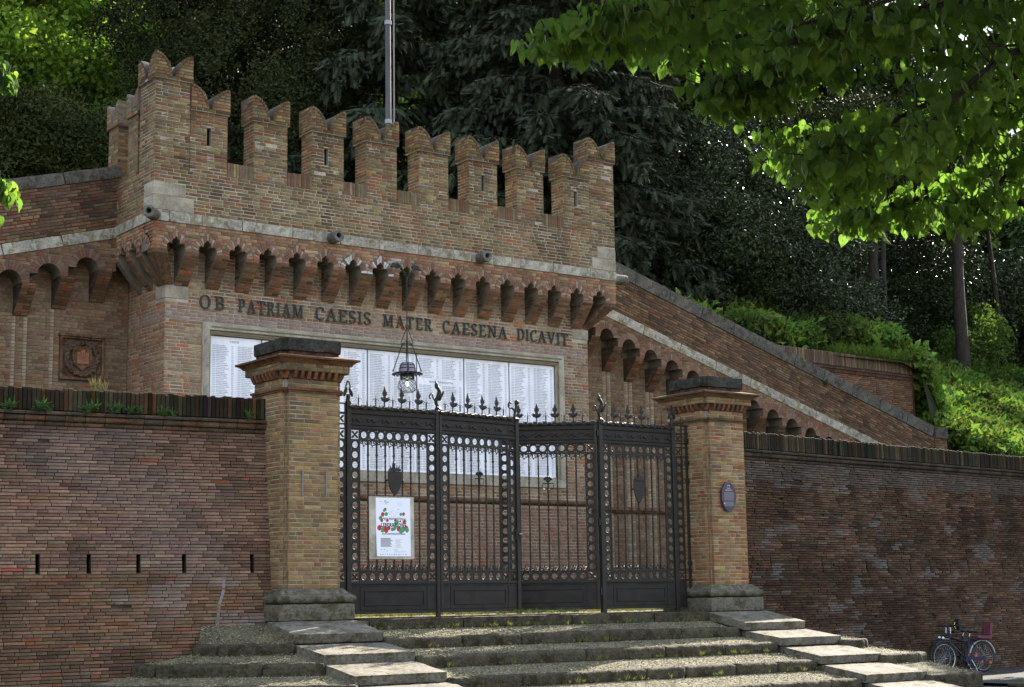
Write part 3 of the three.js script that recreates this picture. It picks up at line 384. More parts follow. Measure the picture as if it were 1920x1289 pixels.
// ---------- ramp walls left and right of the bastion ----------
const PAL_RAMP = [[0.2, 0.13, 0.088, 3], [0.155, 0.1, 0.07, 3], [0.24, 0.17, 0.115, 2], [0.2, 0.09, 0.06, 1.1], [0.12, 0.09, 0.068, 2]];
const ZR = -7.3, ZRL = -7.8;
function rampWall(t, o) {
  const { x0, x1, cop, copT, band, bandT, bays, pitch, aw, slopeSign, lowX0, lowX1, lowY, dirt } = o, B = new Bricks(), k = o.k, c = Math.cos(Math.atan(k)), s = Math.sin(Math.atan(k)), u = V3(c, s, 0), v = V3(-s, c, 0);
  const Ysp = (xc) => band(xc) - bandT - 0.30 - aw / 2, rad = aw / 2;
  const tone = (x, y) => { const w = fbm(x * 0.9 + 40, y * 1.1, 121, 4), st = smooth(0.58, 0.72, fbm(x * 2.3, y * 1.2, 125, 3)); return brickTone(PAL_RAMP, 0.85 * (0.72 + 0.55 * w) * mix(1, 0.65, st) * dirt, 0.2); };
  // parapet between band and coping, courses laid along the slope
  const xa = x0, ya = band(x0), H = (cop(x0) - copT - ya) * c, L = (x1 - x0) / c;
  part('parapet_core', slab([[x0, band(x0) - 0.02], [x1, band(x1) - 0.02], [x1, cop(x1) - copT + 0.02], [x0, cop(x0) - copT + 0.02]], ZR - 0.42, ZR - 0.008), mat.mortarDark, t);
  courses(B, V3(xa, ya, ZR), u, v, UZ, 0, H, (b) => [[s * b / c, L + s * b / c]], { color: (a, b) => tone(xa + a, b + 5), jut: 0.007, joint: 0.014, course: 0.068 });
  // sloping stone coping and stone band in long pieces
  const pieces = (fT, th, z0, z1, m, name, len) => { const n = Math.max(1, Math.round((x1 - x0) / len)); for (let i = 0; i < n; i++) { const a = x0 + (x1 - x0) * i / n, b = x0 + (x1 - x0) * (i + 1) / n, q = 0.004; const g = wornUV(0, (b - a) / c - 2 * q, -th * c, 0, z0, z1, 0.022, 0.007, 0.1, 40 + i + x0); g.rotateZ(Math.atan(k)); g.translate(a + q, fT(a), 0); part(name, g, m, t); } };
  pieces(cop, copT, ZR - 0.46, ZR + 0.03, mat.coping, 'coping_stone', 1.15);
  pieces(band, bandT, ZR - 0.3, ZR + 0.025, mat.bandStone, 'band_stone', 1.3);
  // stepped arches below the band
  const sh = []; const bl = bays.map((xc) => [xc - pitch / 2, xc + pitch / 2]); const edges = [bl[0][0], ...bl.map((b) => b[1])]; if (slopeSign < 0) bl[bl.length - 1][1] = x1 - 0.03; else bl[0][0] = x0 + 0.03;
  sh.push([bl[0][0], band(bl[0][0]) - bandT * 0.5]); bays.forEach((xc, i) => { const y = Ysp(xc); sh.push([bl[i][0], y]); for (let j = 0; j <= 12; j++) { const a = Math.PI - j / 12 * Math.PI; sh.push([xc + rad * Math.cos(a), y + rad * Math.sin(a)]); } sh.push([bl[i][1], y]); }); sh.push([bl[bl.length - 1][1], band(bl[bl.length - 1][1]) - bandT * 0.5]);
  part('arch_core', slab(sh, ZRL - 0.02, ZR - 0.008), mat.mortarMid, t);
  const aT = (x, y) => brickTone(PAL_ARCH, (0.6 + 0.5 * fbm(x, y, 131, 3)) * dirt * (slopeSign > 0 ? 1 : 0.8), 0.2);
  bays.forEach((xc, i) => { const y = Ysp(xc), top = Math.max(band(bl[i][0]), band(bl[i][1])) - bandT; courses(B, V3(0, 0, ZR), UX, UY, UZ, y, top, (a, b) => { const m = (a + b) / 2; let q = []; for (let j = 0; j < 12; j++) { const xx = mix(bl[i][0], bl[i][1], (j + 0.5) / 12); if (m < band(xx) - bandT) q.push([mix(bl[i][0], bl[i][1], j / 12), mix(bl[i][0], bl[i][1], (j + 1) / 12)]); } if (!q.length) return []; q = [[q[0][0], q[q.length - 1][1]]]; const ro = rad + 0.17, h = m - y; if (h < ro) { const w = Math.sqrt(ro * ro - h * h); q = cut(q, xc - w, xc + w); } return q; }, { color: aT, len: 0.24 }); });
  const NV = 15, vg = slab([[rad * Math.cos(-0.09), rad * Math.sin(-0.09)], [(rad + 0.16) * Math.cos(-0.095), (rad + 0.16) * Math.sin(-0.095)], [(rad + 0.16) * Math.cos(0.095), (rad + 0.16) * Math.sin(0.095)], [rad * Math.cos(0.09), rad * Math.sin(0.09)]], -0.05, 0);
  const vms = [[0.24, 0.125, 0.08], [0.2, 0.11, 0.075], [0.27, 0.18, 0.12], [0.23, 0.155, 0.11]].map((q) => M(q.map((x) => x * dirt * (slopeSign > 0 ? 1 : 0.75)), brickLook));
  bays.forEach((xc) => { for (let j = 0; j < NV; j++) { const m = piece('voussoir', vg, pick(vms), t); m.rotation.z = (j + 0.5) / NV * Math.PI; m.position.copy(V3(xc, Ysp(xc), ZR + rr(0, 0.005)).sub(t.position)); } });
  // corbels between the arches, with pale rain-washed strips below
  const cw = pitch - aw - 0.02, pr = (y) => [[ZRL - 0.02, y - 0.6], [ZRL + 0.02, y - 0.58], [ZRL + 0.22, y - 0.36], [ZRL + 0.4, y - 0.16], [ZR - 0.01, y - 0.05], [ZR - 0.008, y], [ZRL - 0.02, y]], cx = [];
  bays.forEach((xc, i) => { const x = xc + pitch / 2 * slopeSign, y = slopeSign > 0 ? Math.min(Ysp(xc), Ysp(xc + pitch)) : Math.min(Ysp(xc), Ysp(xc - pitch)); cx.push([xc + pitch / 2, Ysp(xc + (slopeSign > 0 ? 0 : 0))]); });
  edges.forEach((x, i) => { const y = Math.min(Ysp(bays[Math.max(0, i - 1)]), Ysp(bays[Math.min(bays.length - 1, i)])) + 0.005; part('corbel', slabX(pr(y), x - cw / 2, x + cw / 2), mat.mortarDark, t); const P = pr(y); for (let q = 1; q < 5; q++) { const [z0, y0] = P[q], [z1, y1] = P[q + 1], l = Math.hypot(z1 - z0, y1 - y0), vv = V3(0, (y1 - y0) / l, (z1 - z0) / l), nn = UX.clone().cross(vv), N = Math.max(1, Math.round(l / 0.075)); for (let j = 0; j < N; j++) { const f = (j + 0.5) / N; for (const [a, ww] of (j + q) % 2 ? [[-cw / 4, cw / 2], [cw / 4, cw / 2]] : [[0, cw]]) B.add(V3(x + a, mix(y0, y1, f), mix(z0, z1, f)).addScaledVector(nn, 0.004), UX, vv, nn, ww - 0.012, l / N - 0.012, 0.03, brickTone(PAL_DARK, rr(0.9, 1.5) * dirt), 1); } }
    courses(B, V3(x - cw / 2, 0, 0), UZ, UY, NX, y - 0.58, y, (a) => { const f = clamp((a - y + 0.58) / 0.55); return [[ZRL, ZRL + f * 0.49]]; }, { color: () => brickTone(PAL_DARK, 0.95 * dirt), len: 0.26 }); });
  // recessed lower wall, washed pale in strips below the corbels
  const sw = slopeSign > 0 ? 0.062 : 0.045, so = slopeSign > 0 ? 0.075 : 0.12, strips = edges.flatMap((e) => [[e - so - sw, e - so + sw], [e + so - sw, e + so + sw]]).filter(([l, r]) => l > lowX0 && r < lowX1 && !(o.hole && r > o.hole[0] && l < o.hole[1]));
  for (const [l, r] of strips) { const e = (l + r) / 2, top = band(e) - bandT - 0.85; if (top > lowY) courses(B, V3(0, 0, ZRL + 0.001), UX, UY, UZ, lowY, top, () => [[l, r]], { color: (x, y) => brickTone([[0.34, 0.285, 0.225, 3], [0.3, 0.235, 0.18, 2], [0.37, 0.32, 0.26, 1]], dirt * (0.8 + 0.35 * fbm(x * 2, y * 1.5, 147, 3)), 0.1), course: 0.07, len: 0.14, jut: 0.001 }); }
  part('lower_wall_core', slab([[lowX0, -0.3], [lowX1, -0.3], [lowX1, band(lowX1) - bandT], [lowX0, band(lowX0) - bandT]], ZRL - 0.6, ZRL - 0.008), mat.mortarMid, t);
  courses(B, V3(0, 0, ZRL), UX, UY, UZ, lowY, 7.3, (a, b) => { let q = [[lowX0, lowX1]]; const m = (a + b) / 2; const lim = slopeSign > 0 ? [lowX0, Math.min(lowX1, x0 + (band(x0) - bandT - 0.1 - m) / -k)] : [Math.max(lowX0, x1 - (band(x1) - bandT - 0.1 - m) / k), lowX1]; if (lim[1] - lim[0] < 0.1) return []; q = [lim]; if (o.hole && b > o.hole[2] && a < o.hole[3]) q = cut(q, o.hole[0], o.hole[1]); for (const [l, r] of strips) q = cut(q, l, r); return q; }, { color: (x, y) => { const w = fbm(x * 1.1, y * 0.9, 141, 4); const cc = brickTone([[0.24, 0.18, 0.13, 3], [0.2, 0.145, 0.105, 3], [0.27, 0.2, 0.145, 1.5], [0.23, 0.12, 0.08, 0.8]], (0.65 + 0.5 * w) * dirt, 0.14); let d = 9; for (const e of edges) d = Math.min(d, Math.abs(Math.abs(x - e) - (slopeSign > 0 ? 0.09 : 0.12))); const near = smooth(0.075, 0.045, d) * (fbm(x * 6, y * 1.5, 143, 2) > 0.28 ? 1 : 0.4); return cc; }, course: 0.07, len: 0.25, half: 0.5 });
  B.emit(t);
}
R = rng32(21);
const kL = 0.266, bandL = (x) => 7.93 + kL * (x + 4.59), copL = (x) => 9.23 + 0.266 * (x + 4.59);
const rampL = thing('brick_ramp_wall', 'brick ramp wall climbing to the left flank of the bastion, with round arches and stone coping', 'wall', [-7.5, 0, -7.8]);
rampWall(rampL, { k: kL, x0: -10.6, x1: -4.55, cop: copL, copT: 0.27, band: bandL, bandT: 0.24, pitch: 0.785, aw: 0.47, bays: [-10.69, -9.905, -9.12, -8.335, -7.55, -6.765, -5.98, -5.19].map((x) => x), slopeSign: -1, lowX0: -11, lowX1: XL0 - 0.003, lowY: 2.9, dirt: 0.95, hole: [-5.54, -4.6, 4.78, 5.68] });
const kR = -0.297, bandR = (x) => 7.86 + kR * (x - 7.25), copR = (x) => 9.16 + kR * (x - 7.25);
const rampR = thing('brick_ramp_wall', 'long brick ramp wall descending to the right of the bastion with a lichened stone coping', 'wall', [14, 0, -7.8]);
rampWall(rampR, { k: kR, x0: 7.22, x1: 20.9, cop: copR, copT: 0.36, band: bandR, bandT: 0.26, pitch: 0.722, aw: 0.43, bays: [...Array(14).keys()].map((i) => 7.72 + 0.722 * i), slopeSign: 1, lowX0: XL1 + 0.003, lowX1: 17.4, lowY: 0, dirt: 0.86 });
part('string_course', slabX([[ZRL - 0.02, 2.36], [ZRL + 0.05, 2.37], [ZRL + 0.085, 2.44], [ZRL + 0.05, 2.5], [ZRL - 0.02, 2.52]], XL1 + 0.07, 12), mat.brownRoll, rampR);
{ const B = new Bricks(); R = rng32(22); // square pier that ends the ramp
  const y = copR(20.9); part('end_pier', box(20.88, 21.42, 1.5, y - 0.36, ZR - 0.5, ZR + 0.02), mat.mortarDark, rampR); part('pier_cap', wornUV(20.9, 21.46, y - 0.36, y - 0.02, ZR - 0.52, ZR + 0.06, 0.02, 0.006, 0.1, 5), mat.coping, rampR);
  courses(B, V3(0, 0, ZR + 0.03), UX, UY, UZ, 3, y - 0.36, () => [[20.88, 21.42]], { color: () => brickTone(PAL_RAMP, 0.85) }); B.emit(rampR, 'brick', 'pier_brickwork', 0); }

// terrace wall behind the end of the right ramp
{ R = rng32(23); const t = thing('terrace_wall', 'low brick terrace wall with upright coping bricks beyond the ramp end, under sunlit ground cover', 'wall', [20, 0, -9.5]), B = new Bricks(), a = -0.06, u = V3(Math.cos(a), 0, -Math.sin(a) * -1), x0 = 15.5, L = 7.25, o = V3(x0, 0, -9.1), n = V3(-u.z, 0, u.x).normalize(); u.normalize();
  const at = (s, y, d) => o.clone().addScaledVector(u, s).addScaledVector(n, d).setY(y), T = 7.42, strip = (y0, y1, d0, d1) => { const g = new THREE.BoxGeometry(L, y1 - y0, d1 - d0); g.rotateY(-Math.atan2(u.z, u.x)); const c = at(L / 2, (y0 + y1) / 2, (d0 + d1) / 2); g.translate(c.x, c.y, c.z); return metreUV(g); };
  part('wall_core', strip(2, T - 0.42, -0.5, -0.008), mat.mortarDark, t); part('wall_core', strip(T - 0.42, T - 0.02, -0.5, 0.03), mat.mortarDark, t); part('cornice', [strip(T - 0.5, T - 0.44, -0.5, 0.07), strip(T - 0.6, T - 0.5, -0.5, 0.035)], mat.terracottaDark, t);
  courses(B, o, u, UY, n, 3.5, T - 0.6, () => [[0, L]], { color: (x, y) => brickTone(PAL_DARK, 0.8 + 0.6 * fbm(x, y, 151, 3)), jut: 0.008, course: 0.06 });
  for (let s = 0.04; s < L; s += 0.075) { const q = brickTone([[0.11, 0.085, 0.065, 3], [0.16, 0.12, 0.085, 2], [0.09, 0.07, 0.055, 2]], rr(0.8, 1.2)); B.add(at(s, T - 0.21, 0.045 + rr(-0.006, 0.006)), UY.clone().negate(), u, n, 0.38, 0.06, 0.06, q); B.add(at(s, T, -0.22), n, u, UY, 0.5, 0.06, 0.05, q, 0.2); }
  B.emit(t);
  part('end_face', (() => { const g = new THREE.BoxGeometry(0.02, T - 2, 0.56); g.rotateY(-Math.atan2(u.z, u.x)); const c = at(L, (T + 2) / 2 - 0.03, -0.23); g.translate(c.x, c.y, c.z); return metreUV(g); })(), mat.terracottaDark, t); }

// ---------- the two battered walls on the street ----------
const PAL_WL = [[0.185, 0.118, 0.095, 3], [0.15, 0.1, 0.082, 3], [0.215, 0.145, 0.12, 2], [0.17, 0.13, 0.1, 1.5], [0.24, 0.085, 0.055, 0.12], [0.13, 0.085, 0.07, 2]];
const PAL_WL2 = [[0.15, 0.095, 0.068, 3], [0.115, 0.078, 0.058, 3], [0.17, 0.078, 0.05, 0.6], [0.15, 0.11, 0.08, 1.2], [0.2, 0.12, 0.09, 1]];
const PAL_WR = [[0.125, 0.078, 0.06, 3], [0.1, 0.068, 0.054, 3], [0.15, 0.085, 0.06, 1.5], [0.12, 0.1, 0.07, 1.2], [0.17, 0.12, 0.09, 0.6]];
const BAT = 0.1;
function streetWall(o) {
  const t = thing('street_wall', o.label, 'wall', [o.base.x, -0.5, o.base.z]), B = new Bricks(), a = o.yaw * Math.PI / 180, u = V3(Math.cos(a), 0, Math.sin(a)), n = V3(-Math.sin(a), 0, Math.cos(a)), v = UY.clone().addScaledVector(n, -BAT).normalize(), nb = u.clone().cross(v);
  const P = (s, y, d) => o.base.clone().addScaledVector(u, s).addScaledVector(n, d + (3.0 - Math.min(y, 3.0)) * BAT).setY(y);
  const [s0, s1] = o.span, rot = -Math.atan2(u.z, u.x), k = Math.sqrt(1 + BAT * BAT);
  const strip = (prof, name, m, i0 = s0, i1 = s1) => { const g = new THREE.ExtrudeGeometry(poly(prof.map(([d, y]) => [d, y])), { depth: i1 - i0, bevelEnabled: false }); g.rotateY(Math.PI / 2); g.scale(1, 1, -1); const gi = metreUV(g.toNonIndexed ? g : g); const idx = gi.attributes.position; for (let i = 0; i < idx.count; i++) { const x = idx.getX(i), y = idx.getY(i), z = idx.getZ(i); const q = o.base.clone().addScaledVector(u, i0 + x).addScaledVector(n, z); idx.setXYZ(i, q.x, y, q.z); } for (let i = 0; i < idx.count; i += 3) { const sw = [idx.getX(i + 1), idx.getY(i + 1), idx.getZ(i + 1)]; idx.setXYZ(i + 1, idx.getX(i + 2), idx.getY(i + 2), idx.getZ(i + 2)); idx.setXYZ(i + 2, ...sw); } gi.computeVertexNormals(); return part(name, metreUV(gi), m, t); };
  const front = (y) => (3.0 - y) * BAT;
  const cf = (y) => front(y) - 0.012, [ya, yb2] = o.slitY; strip([[-0.55, -2.2], [cf(-2.2), -2.2], [cf(ya), ya], [-0.55, ya]], 'wall_core', o.mortar); strip([[-0.55, yb2], [cf(yb2), yb2], [-0.012, 3.0], [-0.05, 3.56], [-0.55, 3.56]], 'wall_core', o.mortar); strip([[-0.55, ya], [-0.1, ya], [-0.1, yb2], [-0.55, yb2]], 'wall_core', o.mortar);
  { let s = s0; for (const c of [...o.slits].sort((a, b) => a - b)) { strip([[-0.1, ya], [cf(ya), ya], [cf(yb2), yb2], [-0.1, yb2]], 'wall_core', o.mortar, s, c - o.slitW / 2); s = c + o.slitW / 2; } strip([[-0.1, ya], [cf(ya), ya], [cf(yb2), yb2], [-0.1, yb2]], 'wall_core', o.mortar, s, s1); }
  // moulding: two rounded courses and a ledge
  const half = (y0, y1, d0, r) => { const q = [[-0.4, y0], [d0, y0]]; for (let i = 0; i <= 6; i++) { const w = -Math.PI / 2 + i / 6 * Math.PI; q.push([d0 + r * Math.cos(w), (y0 + y1) / 2 + (y1 - y0) / 2 * Math.sin(w)]); } q.push([-0.4, y1]); return q; };
  const len = 0.31; for (let s = s0; s < s1 - 0.01; s += len) { const e = Math.min(s + len, s1); const j = rr(-0.006, 0.006); strip(half(3.0, 3.06, 0.0 + j, 0.018), 'moulding_brick', o.mould[Math.floor(R() * 3)], s + 0.004, e - 0.004); strip(half(3.065, 3.16, 0.02 + j, 0.05), 'moulding_brick', o.mould[Math.floor(R() * 3)], s + 0.004, e - 0.004); strip([[-0.4, 3.165], [0.085 + j, 3.165], [0.09 + j, 3.195], [0.06 + j, 3.215], [-0.4, 3.22]], 'ledge_tile', o.mould[Math.floor(R() * 3)], s + 0.004, e - 0.004); }
  // upright coping bricks
  const cG = brickGeos; let ci = 0; for (let s = s0 + 0.035; s < s1; s += 0.07, ci++) { const c = brickTone(o.copPal, rr(0.45, 1.1) * 0.62 * (0.6 + 0.8 * fbm(s * 0.8, 2, 161, 3))); c.b *= 0.82; const h = 0.34 + rr(-0.022, 0.012); o.C = o.C || new Bricks(); o.C.add(o.base.clone().addScaledVector(u, s).addScaledVector(n, 0.015 + rr(-0.01, 0.012)).setY(3.235 + h / 2), UY.clone().negate(), u, n, h, 0.062, 0.07, c); o.C.add(o.base.clone().addScaledVector(u, s).addScaledVector(n, -0.22).setY(3.24 + h), n, u, UY, 0.46, 0.062, 0.05, c.clone().multiplyScalar(1.2), 0.1); }
  o.C.emit(t, 'coping_brick', 'coping_brickwork', 300);
  // facing bricks, slits left open
  const O = P(0, 0, 0), slitAt = o.slits; // plane through y = 0
  const span = (a, b) => { const y = (a + b) / 2 / k; let q = [[s0, s1]]; if (y > o.slitY[0] && y < o.slitY[1]) for (const s of slitAt) q = cut(q, s - o.slitW / 2, s + o.slitW / 2); return q; };
  courses(B, O, u, v, nb, -1.9 * k, 2.99 * k, (a, b) => (b < o.ground * k ? [] : span(a, b)), { color: (x, y) => o.tone(x, y), course: o.course, joint: o.joint, len: 0.3, half: 0.22, jut: o.jut, missing: o.missing, lj: 0.12, bulge: o.bulge });
  B.emit(t);
  return { t, P, u, n, rot, strip };
}
R = rng32(31);
const weathered = { map: mossTex, bumpMap: grainBump, bumpScale: 0.006 }, dMould = [M([0.16, 0.11, 0.08], weathered), M([0.19, 0.11, 0.07], weathered), M([0.11, 0.085, 0.065], weathered)], rMould = [M([0.085, 0.072, 0.06], weathered), M([0.07, 0.06, 0.052], weathered), M([0.11, 0.085, 0.065], weathered)];
const wallL = streetWall({ label: 'old purple-brown brick wall with five narrow slits, left of the gate', base: V3(-4.95, 0, -0.1), yaw: 6.5, span: [-6.4, 0.1], bulge: 0.03, mortar: mat.mortarDark, mould: dMould, copPal: [[0.055, 0.045, 0.038, 4], [0.085, 0.06, 0.045, 2], [0.14, 0.075, 0.05, 0.7], [0.1, 0.09, 0.075, 1]], slits: [-3.70, -2.93, -2.16, -1.43, -0.3, -4.5, -5.3], slitY: [0.75, 1.03], slitW: 0.062, course: 0.052, joint: 0.009, jut: 0.006, missing: 0.002, ground: -1.3,
  tone: (x, y) => { const w = fbm(x * 0.7, y * 0.9, 171, 4), low = y < 0.72; let c = low ? brickTone(PAL_WL2, 0.92 + 0.5 * w, 0.11) : brickTone(PAL_WL, 1.32 * (0.76 + 0.4 * w) * (y > 2.85 ? 0.8 : 1), 0.095); const g = smooth(0.55, 0.7, fbm(x * 1.6 + 5, y * 1.9, 175, 4)); c.multiplyScalar(0.94 - 0.34 * g); c.multiplyScalar(1 - 0.38 * smooth(0.56, 0.72, fbm(x * 4.5, y * 0.35, 174, 3)) * smooth(0.6, 2.6, y)); if (!low) tint(c, 0.2, 0.165, 0.15, 0.35 * smooth(0.5, 0.7, fbm(x * 0.9 + 1, y * 1.2, 176, 3))); if (low) { const e = smooth(0.56, 0.7, fbm(x * 1.6 + 2, y * 2.6, 178, 4)) * smooth(-4.6, -1.2, x) * (0.3 + 0.7 * R()); tint(c, 0.34, 0.31, 0.28, e * 0.55); } return c; } });
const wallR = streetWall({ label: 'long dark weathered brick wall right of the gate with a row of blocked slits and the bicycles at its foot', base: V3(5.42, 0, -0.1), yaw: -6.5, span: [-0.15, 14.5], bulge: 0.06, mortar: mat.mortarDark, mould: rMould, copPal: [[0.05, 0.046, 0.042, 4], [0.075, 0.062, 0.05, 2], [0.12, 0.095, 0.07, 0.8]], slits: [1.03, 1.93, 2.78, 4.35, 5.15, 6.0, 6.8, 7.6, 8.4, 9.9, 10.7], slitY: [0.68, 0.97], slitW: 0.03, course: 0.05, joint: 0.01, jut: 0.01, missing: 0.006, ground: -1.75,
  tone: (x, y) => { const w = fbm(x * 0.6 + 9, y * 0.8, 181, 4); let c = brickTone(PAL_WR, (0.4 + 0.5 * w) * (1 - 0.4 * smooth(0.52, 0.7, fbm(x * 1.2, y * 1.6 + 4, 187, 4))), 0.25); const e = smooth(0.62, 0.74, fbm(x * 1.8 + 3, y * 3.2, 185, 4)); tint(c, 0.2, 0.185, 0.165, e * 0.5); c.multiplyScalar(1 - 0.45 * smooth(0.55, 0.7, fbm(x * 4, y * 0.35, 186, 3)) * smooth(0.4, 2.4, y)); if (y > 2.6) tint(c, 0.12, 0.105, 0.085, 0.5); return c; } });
{ R = rng32(33); // mortar scar on the left wall
  const g = []; const a = [[-0.78, 0.68], [-0.8, 0.45], [-0.88, 0.22], [-0.9, -0.02], [-0.97, -0.24]]; for (let i = 0; i < a.length - 1; i++) { const p = wallL.P(a[i][0], a[i][1], 0.006), q = wallL.P(a[i + 1][0], a[i + 1][1], 0.006); const w = 0.028; const v0 = p.clone().addScaledVector(wallL.u, -w), v1 = p.clone().addScaledVector(wallL.u, w), v2 = q.clone().addScaledVector(wallL.u, -w * 0.9), v3 = q.clone().addScaledVector(wallL.u, w * 0.8); g.push(new ConvexGeometry([v0, v1, v2, v3, ...[v0, v1, v2, v3].map((x) => x.clone().addScaledVector(wallL.n, 0.012))])); }
  part('mortar_scar', g.map((x) => metreUV(x)), M([0.24, 0.22, 0.2], { map: stoneTex }), wallL.t); }

// ---------- gate pillars ----------
function pillar(cx, pal, o) {
  const cz = -0.03, t = thing('gate_pillar', o.label, 'pillar', [cx, -0.03, cz]), B = new Bricks(), hc = 0.495, hp = 0.455, zp = 0.56; // core half width, pilaster half width and reach
  const ring = (h, y0, y1, seed, m, name, r = 0.02) => part(name, wornUV(cx - h, cx + h, y0, y1, cz - h, cz + h, r, 0.006, 0.07, seed), m, t);
  ring(0.7, -0.03, 0.235, 1 + cx, mat.greyStone, 'plinth', 0.02); 
  { const q = [[0.56, 0.235]]; for (let i = 0; i <= 6; i++) { const a = -Math.PI / 2 + i / 6 * Math.PI; q.push([0.655 + 0.06 * Math.cos(a), 0.31 + 0.065 * Math.sin(a)]); } q.push([0.64, 0.395], [0.575, 0.45], [0.56, 0.475]); // torus and cavetto, swept round the square
    const P = []; for (let i = 0; i < q.length - 1; i++) for (let s = 0; s < 4; s++) { const C = (r, y, k) => { const e = [[1, 1], [-1, 1], [-1, -1], [1, -1]][k % 4]; return [cx + e[0] * r, y, cz + e[1] * r]; }; const a = C(q[i][0], q[i][1], s), b = C(q[i][0], q[i][1], s + 1), c = C(q[i + 1][0], q[i + 1][1], s + 1), d = C(q[i + 1][0], q[i + 1][1], s); P.push(...a, ...c, ...b, ...a, ...d, ...c); } const g = new THREE.BufferGeometry(); g.setAttribute('position', new THREE.Float32BufferAttribute(P, 3)); g.computeVertexNormals(); part('base_moulding', [metreUV(g), box(cx - 0.56, cx + 0.56, 0.24, 0.472, cz - 0.56, cz + 0.56)], mat.greyStone, t); }
  const cross = (y0, y1, e) => [box(cx - hc - e, cx + hc + e, y0, y1, cz - hc - e, cz + hc + e), box(cx - hp - e, cx + hp + e, y0 + 0.002, y1 - 0.002, cz - zp - e, cz + zp + e), box(cx - zp - e, cx + zp + e, y0 + 0.003, y1 - 0.003, cz - hp - e, cz + hp + e)];
  part('shaft_core', cross(0.47, 4.2, -0.008), mat.mortar, t);
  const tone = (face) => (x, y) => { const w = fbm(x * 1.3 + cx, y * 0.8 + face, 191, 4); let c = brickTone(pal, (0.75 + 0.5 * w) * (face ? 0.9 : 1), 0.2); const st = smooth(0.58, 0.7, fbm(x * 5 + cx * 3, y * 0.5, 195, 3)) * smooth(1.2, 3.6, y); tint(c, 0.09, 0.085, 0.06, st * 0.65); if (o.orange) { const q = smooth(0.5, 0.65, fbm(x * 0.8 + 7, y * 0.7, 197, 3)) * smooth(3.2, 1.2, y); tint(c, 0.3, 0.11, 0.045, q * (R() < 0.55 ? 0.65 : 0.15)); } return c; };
  const faces = [[UZ, UX, (s, d) => V3(cx + s, 0, cz + d)], [NX, UZ, (s, d) => V3(cx - d, 0, cz + s)], [UX, MZ, (s, d) => V3(cx + d, 0, cz - s)]];
  faces.forEach(([n, u, at], f) => {
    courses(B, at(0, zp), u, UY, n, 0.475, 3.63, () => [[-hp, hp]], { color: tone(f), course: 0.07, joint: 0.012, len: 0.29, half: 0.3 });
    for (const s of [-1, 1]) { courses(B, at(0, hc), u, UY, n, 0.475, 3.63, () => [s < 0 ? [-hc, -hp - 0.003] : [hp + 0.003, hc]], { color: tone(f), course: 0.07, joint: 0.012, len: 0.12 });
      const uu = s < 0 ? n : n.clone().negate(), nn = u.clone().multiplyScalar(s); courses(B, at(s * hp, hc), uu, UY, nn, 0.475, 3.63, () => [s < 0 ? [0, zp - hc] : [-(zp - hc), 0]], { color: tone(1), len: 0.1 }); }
    courses(B, at(0, zp), u, UY, n, 3.71, 3.85, () => [[-hp, hp]], { color: tone(f) }); courses(B, at(0, 0.66), u, UY, n, 3.985, 4.105, () => [[-0.6, 0.6]], { color: (x, y) => tone(f)(x, y).multiplyScalar(0.85), len: 0.25 });
  });
  B.emit(t);
  const mould = (y0, y1, e, m, name) => part(name, cross(y0, y1, e), m, t);
  mould(3.635, 3.665, 0.03, o.clay, 'neck_moulding'); mould(3.666, 3.71, 0.05, o.clay, 'neck_moulding'); mould(3.85, 3.985, 0.012, mat.terracottaDark, 'dentil_band');
  // little terracotta brackets
  const bg = (() => { const g = slab([[-0.0, 0], [0.035, 0.005], [0.05, 0.035], [0.075, 0.07], [0.09, 0.12], [0, 0.12]], -0.028, 0.028); g.rotateY(-Math.PI / 2); return g; })();
  faces.forEach(([n, u, at], f) => { for (let i = 0; i < 9; i++) { const s = -0.5 + i * 0.125, d = Math.abs(s) < hp ? zp : hc; const m = piece('bracket', bg, R() < 0.5 ? o.clay : mat.terracotta, t); m.rotation.y = Math.atan2(n.x, n.z); m.position.copy(at(s, d + 0.012).setY(3.86).sub(t.position)); } });
  part('fascia_core', [box(cx - 0.6, cx + 0.6, 3.984, 4.104, cz - 0.652, cz + 0.652), box(cx - 0.652, cx + 0.652, 3.982, 4.102, cz - 0.6, cz + 0.6)], mat.mortarMid, t);
  { const q = [[0.62, 4.1], [0.665, 4.105], [0.68, 4.13], [0.72, 4.165], [0.765, 4.18], [0.765, 4.21], [0.5, 4.275]]; const P = []; for (let i = 0; i < q.length - 1; i++) for (let s = 0; s < 4; s++) { const C = (r, y, k) => { const e = [[1, 1], [-1, 1], [-1, -1], [1, -1]][k % 4]; return [cx + e[0] * r, y, cz + e[1] * r]; }; const a = C(q[i][0], q[i][1], s), b = C(q[i][0], q[i][1], s + 1), c = C(q[i + 1][0], q[i + 1][1], s + 1), d = C(q[i + 1][0], q[i + 1][1], s); P.push(...a, ...c, ...b, ...a, ...d, ...c); } const g = new THREE.BufferGeometry(); g.setAttribute('position', new THREE.Float32BufferAttribute(P, 3)); g.computeVertexNormals(); part('cornice', metreUV(g), o.clay, t); }
  part('cap_course', cross(4.22, 4.32, -0.02), mat.terracottaDark, t);
  part('cap_stone', [wornUV(cx - 0.53, cx + 0.53, 4.32, 4.54, cz - 0.53, cz + 0.53, 0.02, 0.01, 0.08, cx), wornUV(cx - 0.47, cx + 0.47, 4.321, 4.535, cz - 0.575, cz + 0.575, 0.02, 0.01, 0.08, cx + 2), wornUV(cx - 0.575, cx + 0.575, 4.322, 4.53, cz - 0.47, cz + 0.47, 0.02, 0.01, 0.08, cx + 4)], mat.capStone, t);
  return t;
}
R = rng32(41);
const clayA = M([0.2, 0.105, 0.062], weathered), clayB = M([0.17, 0.112, 0.07], weathered);
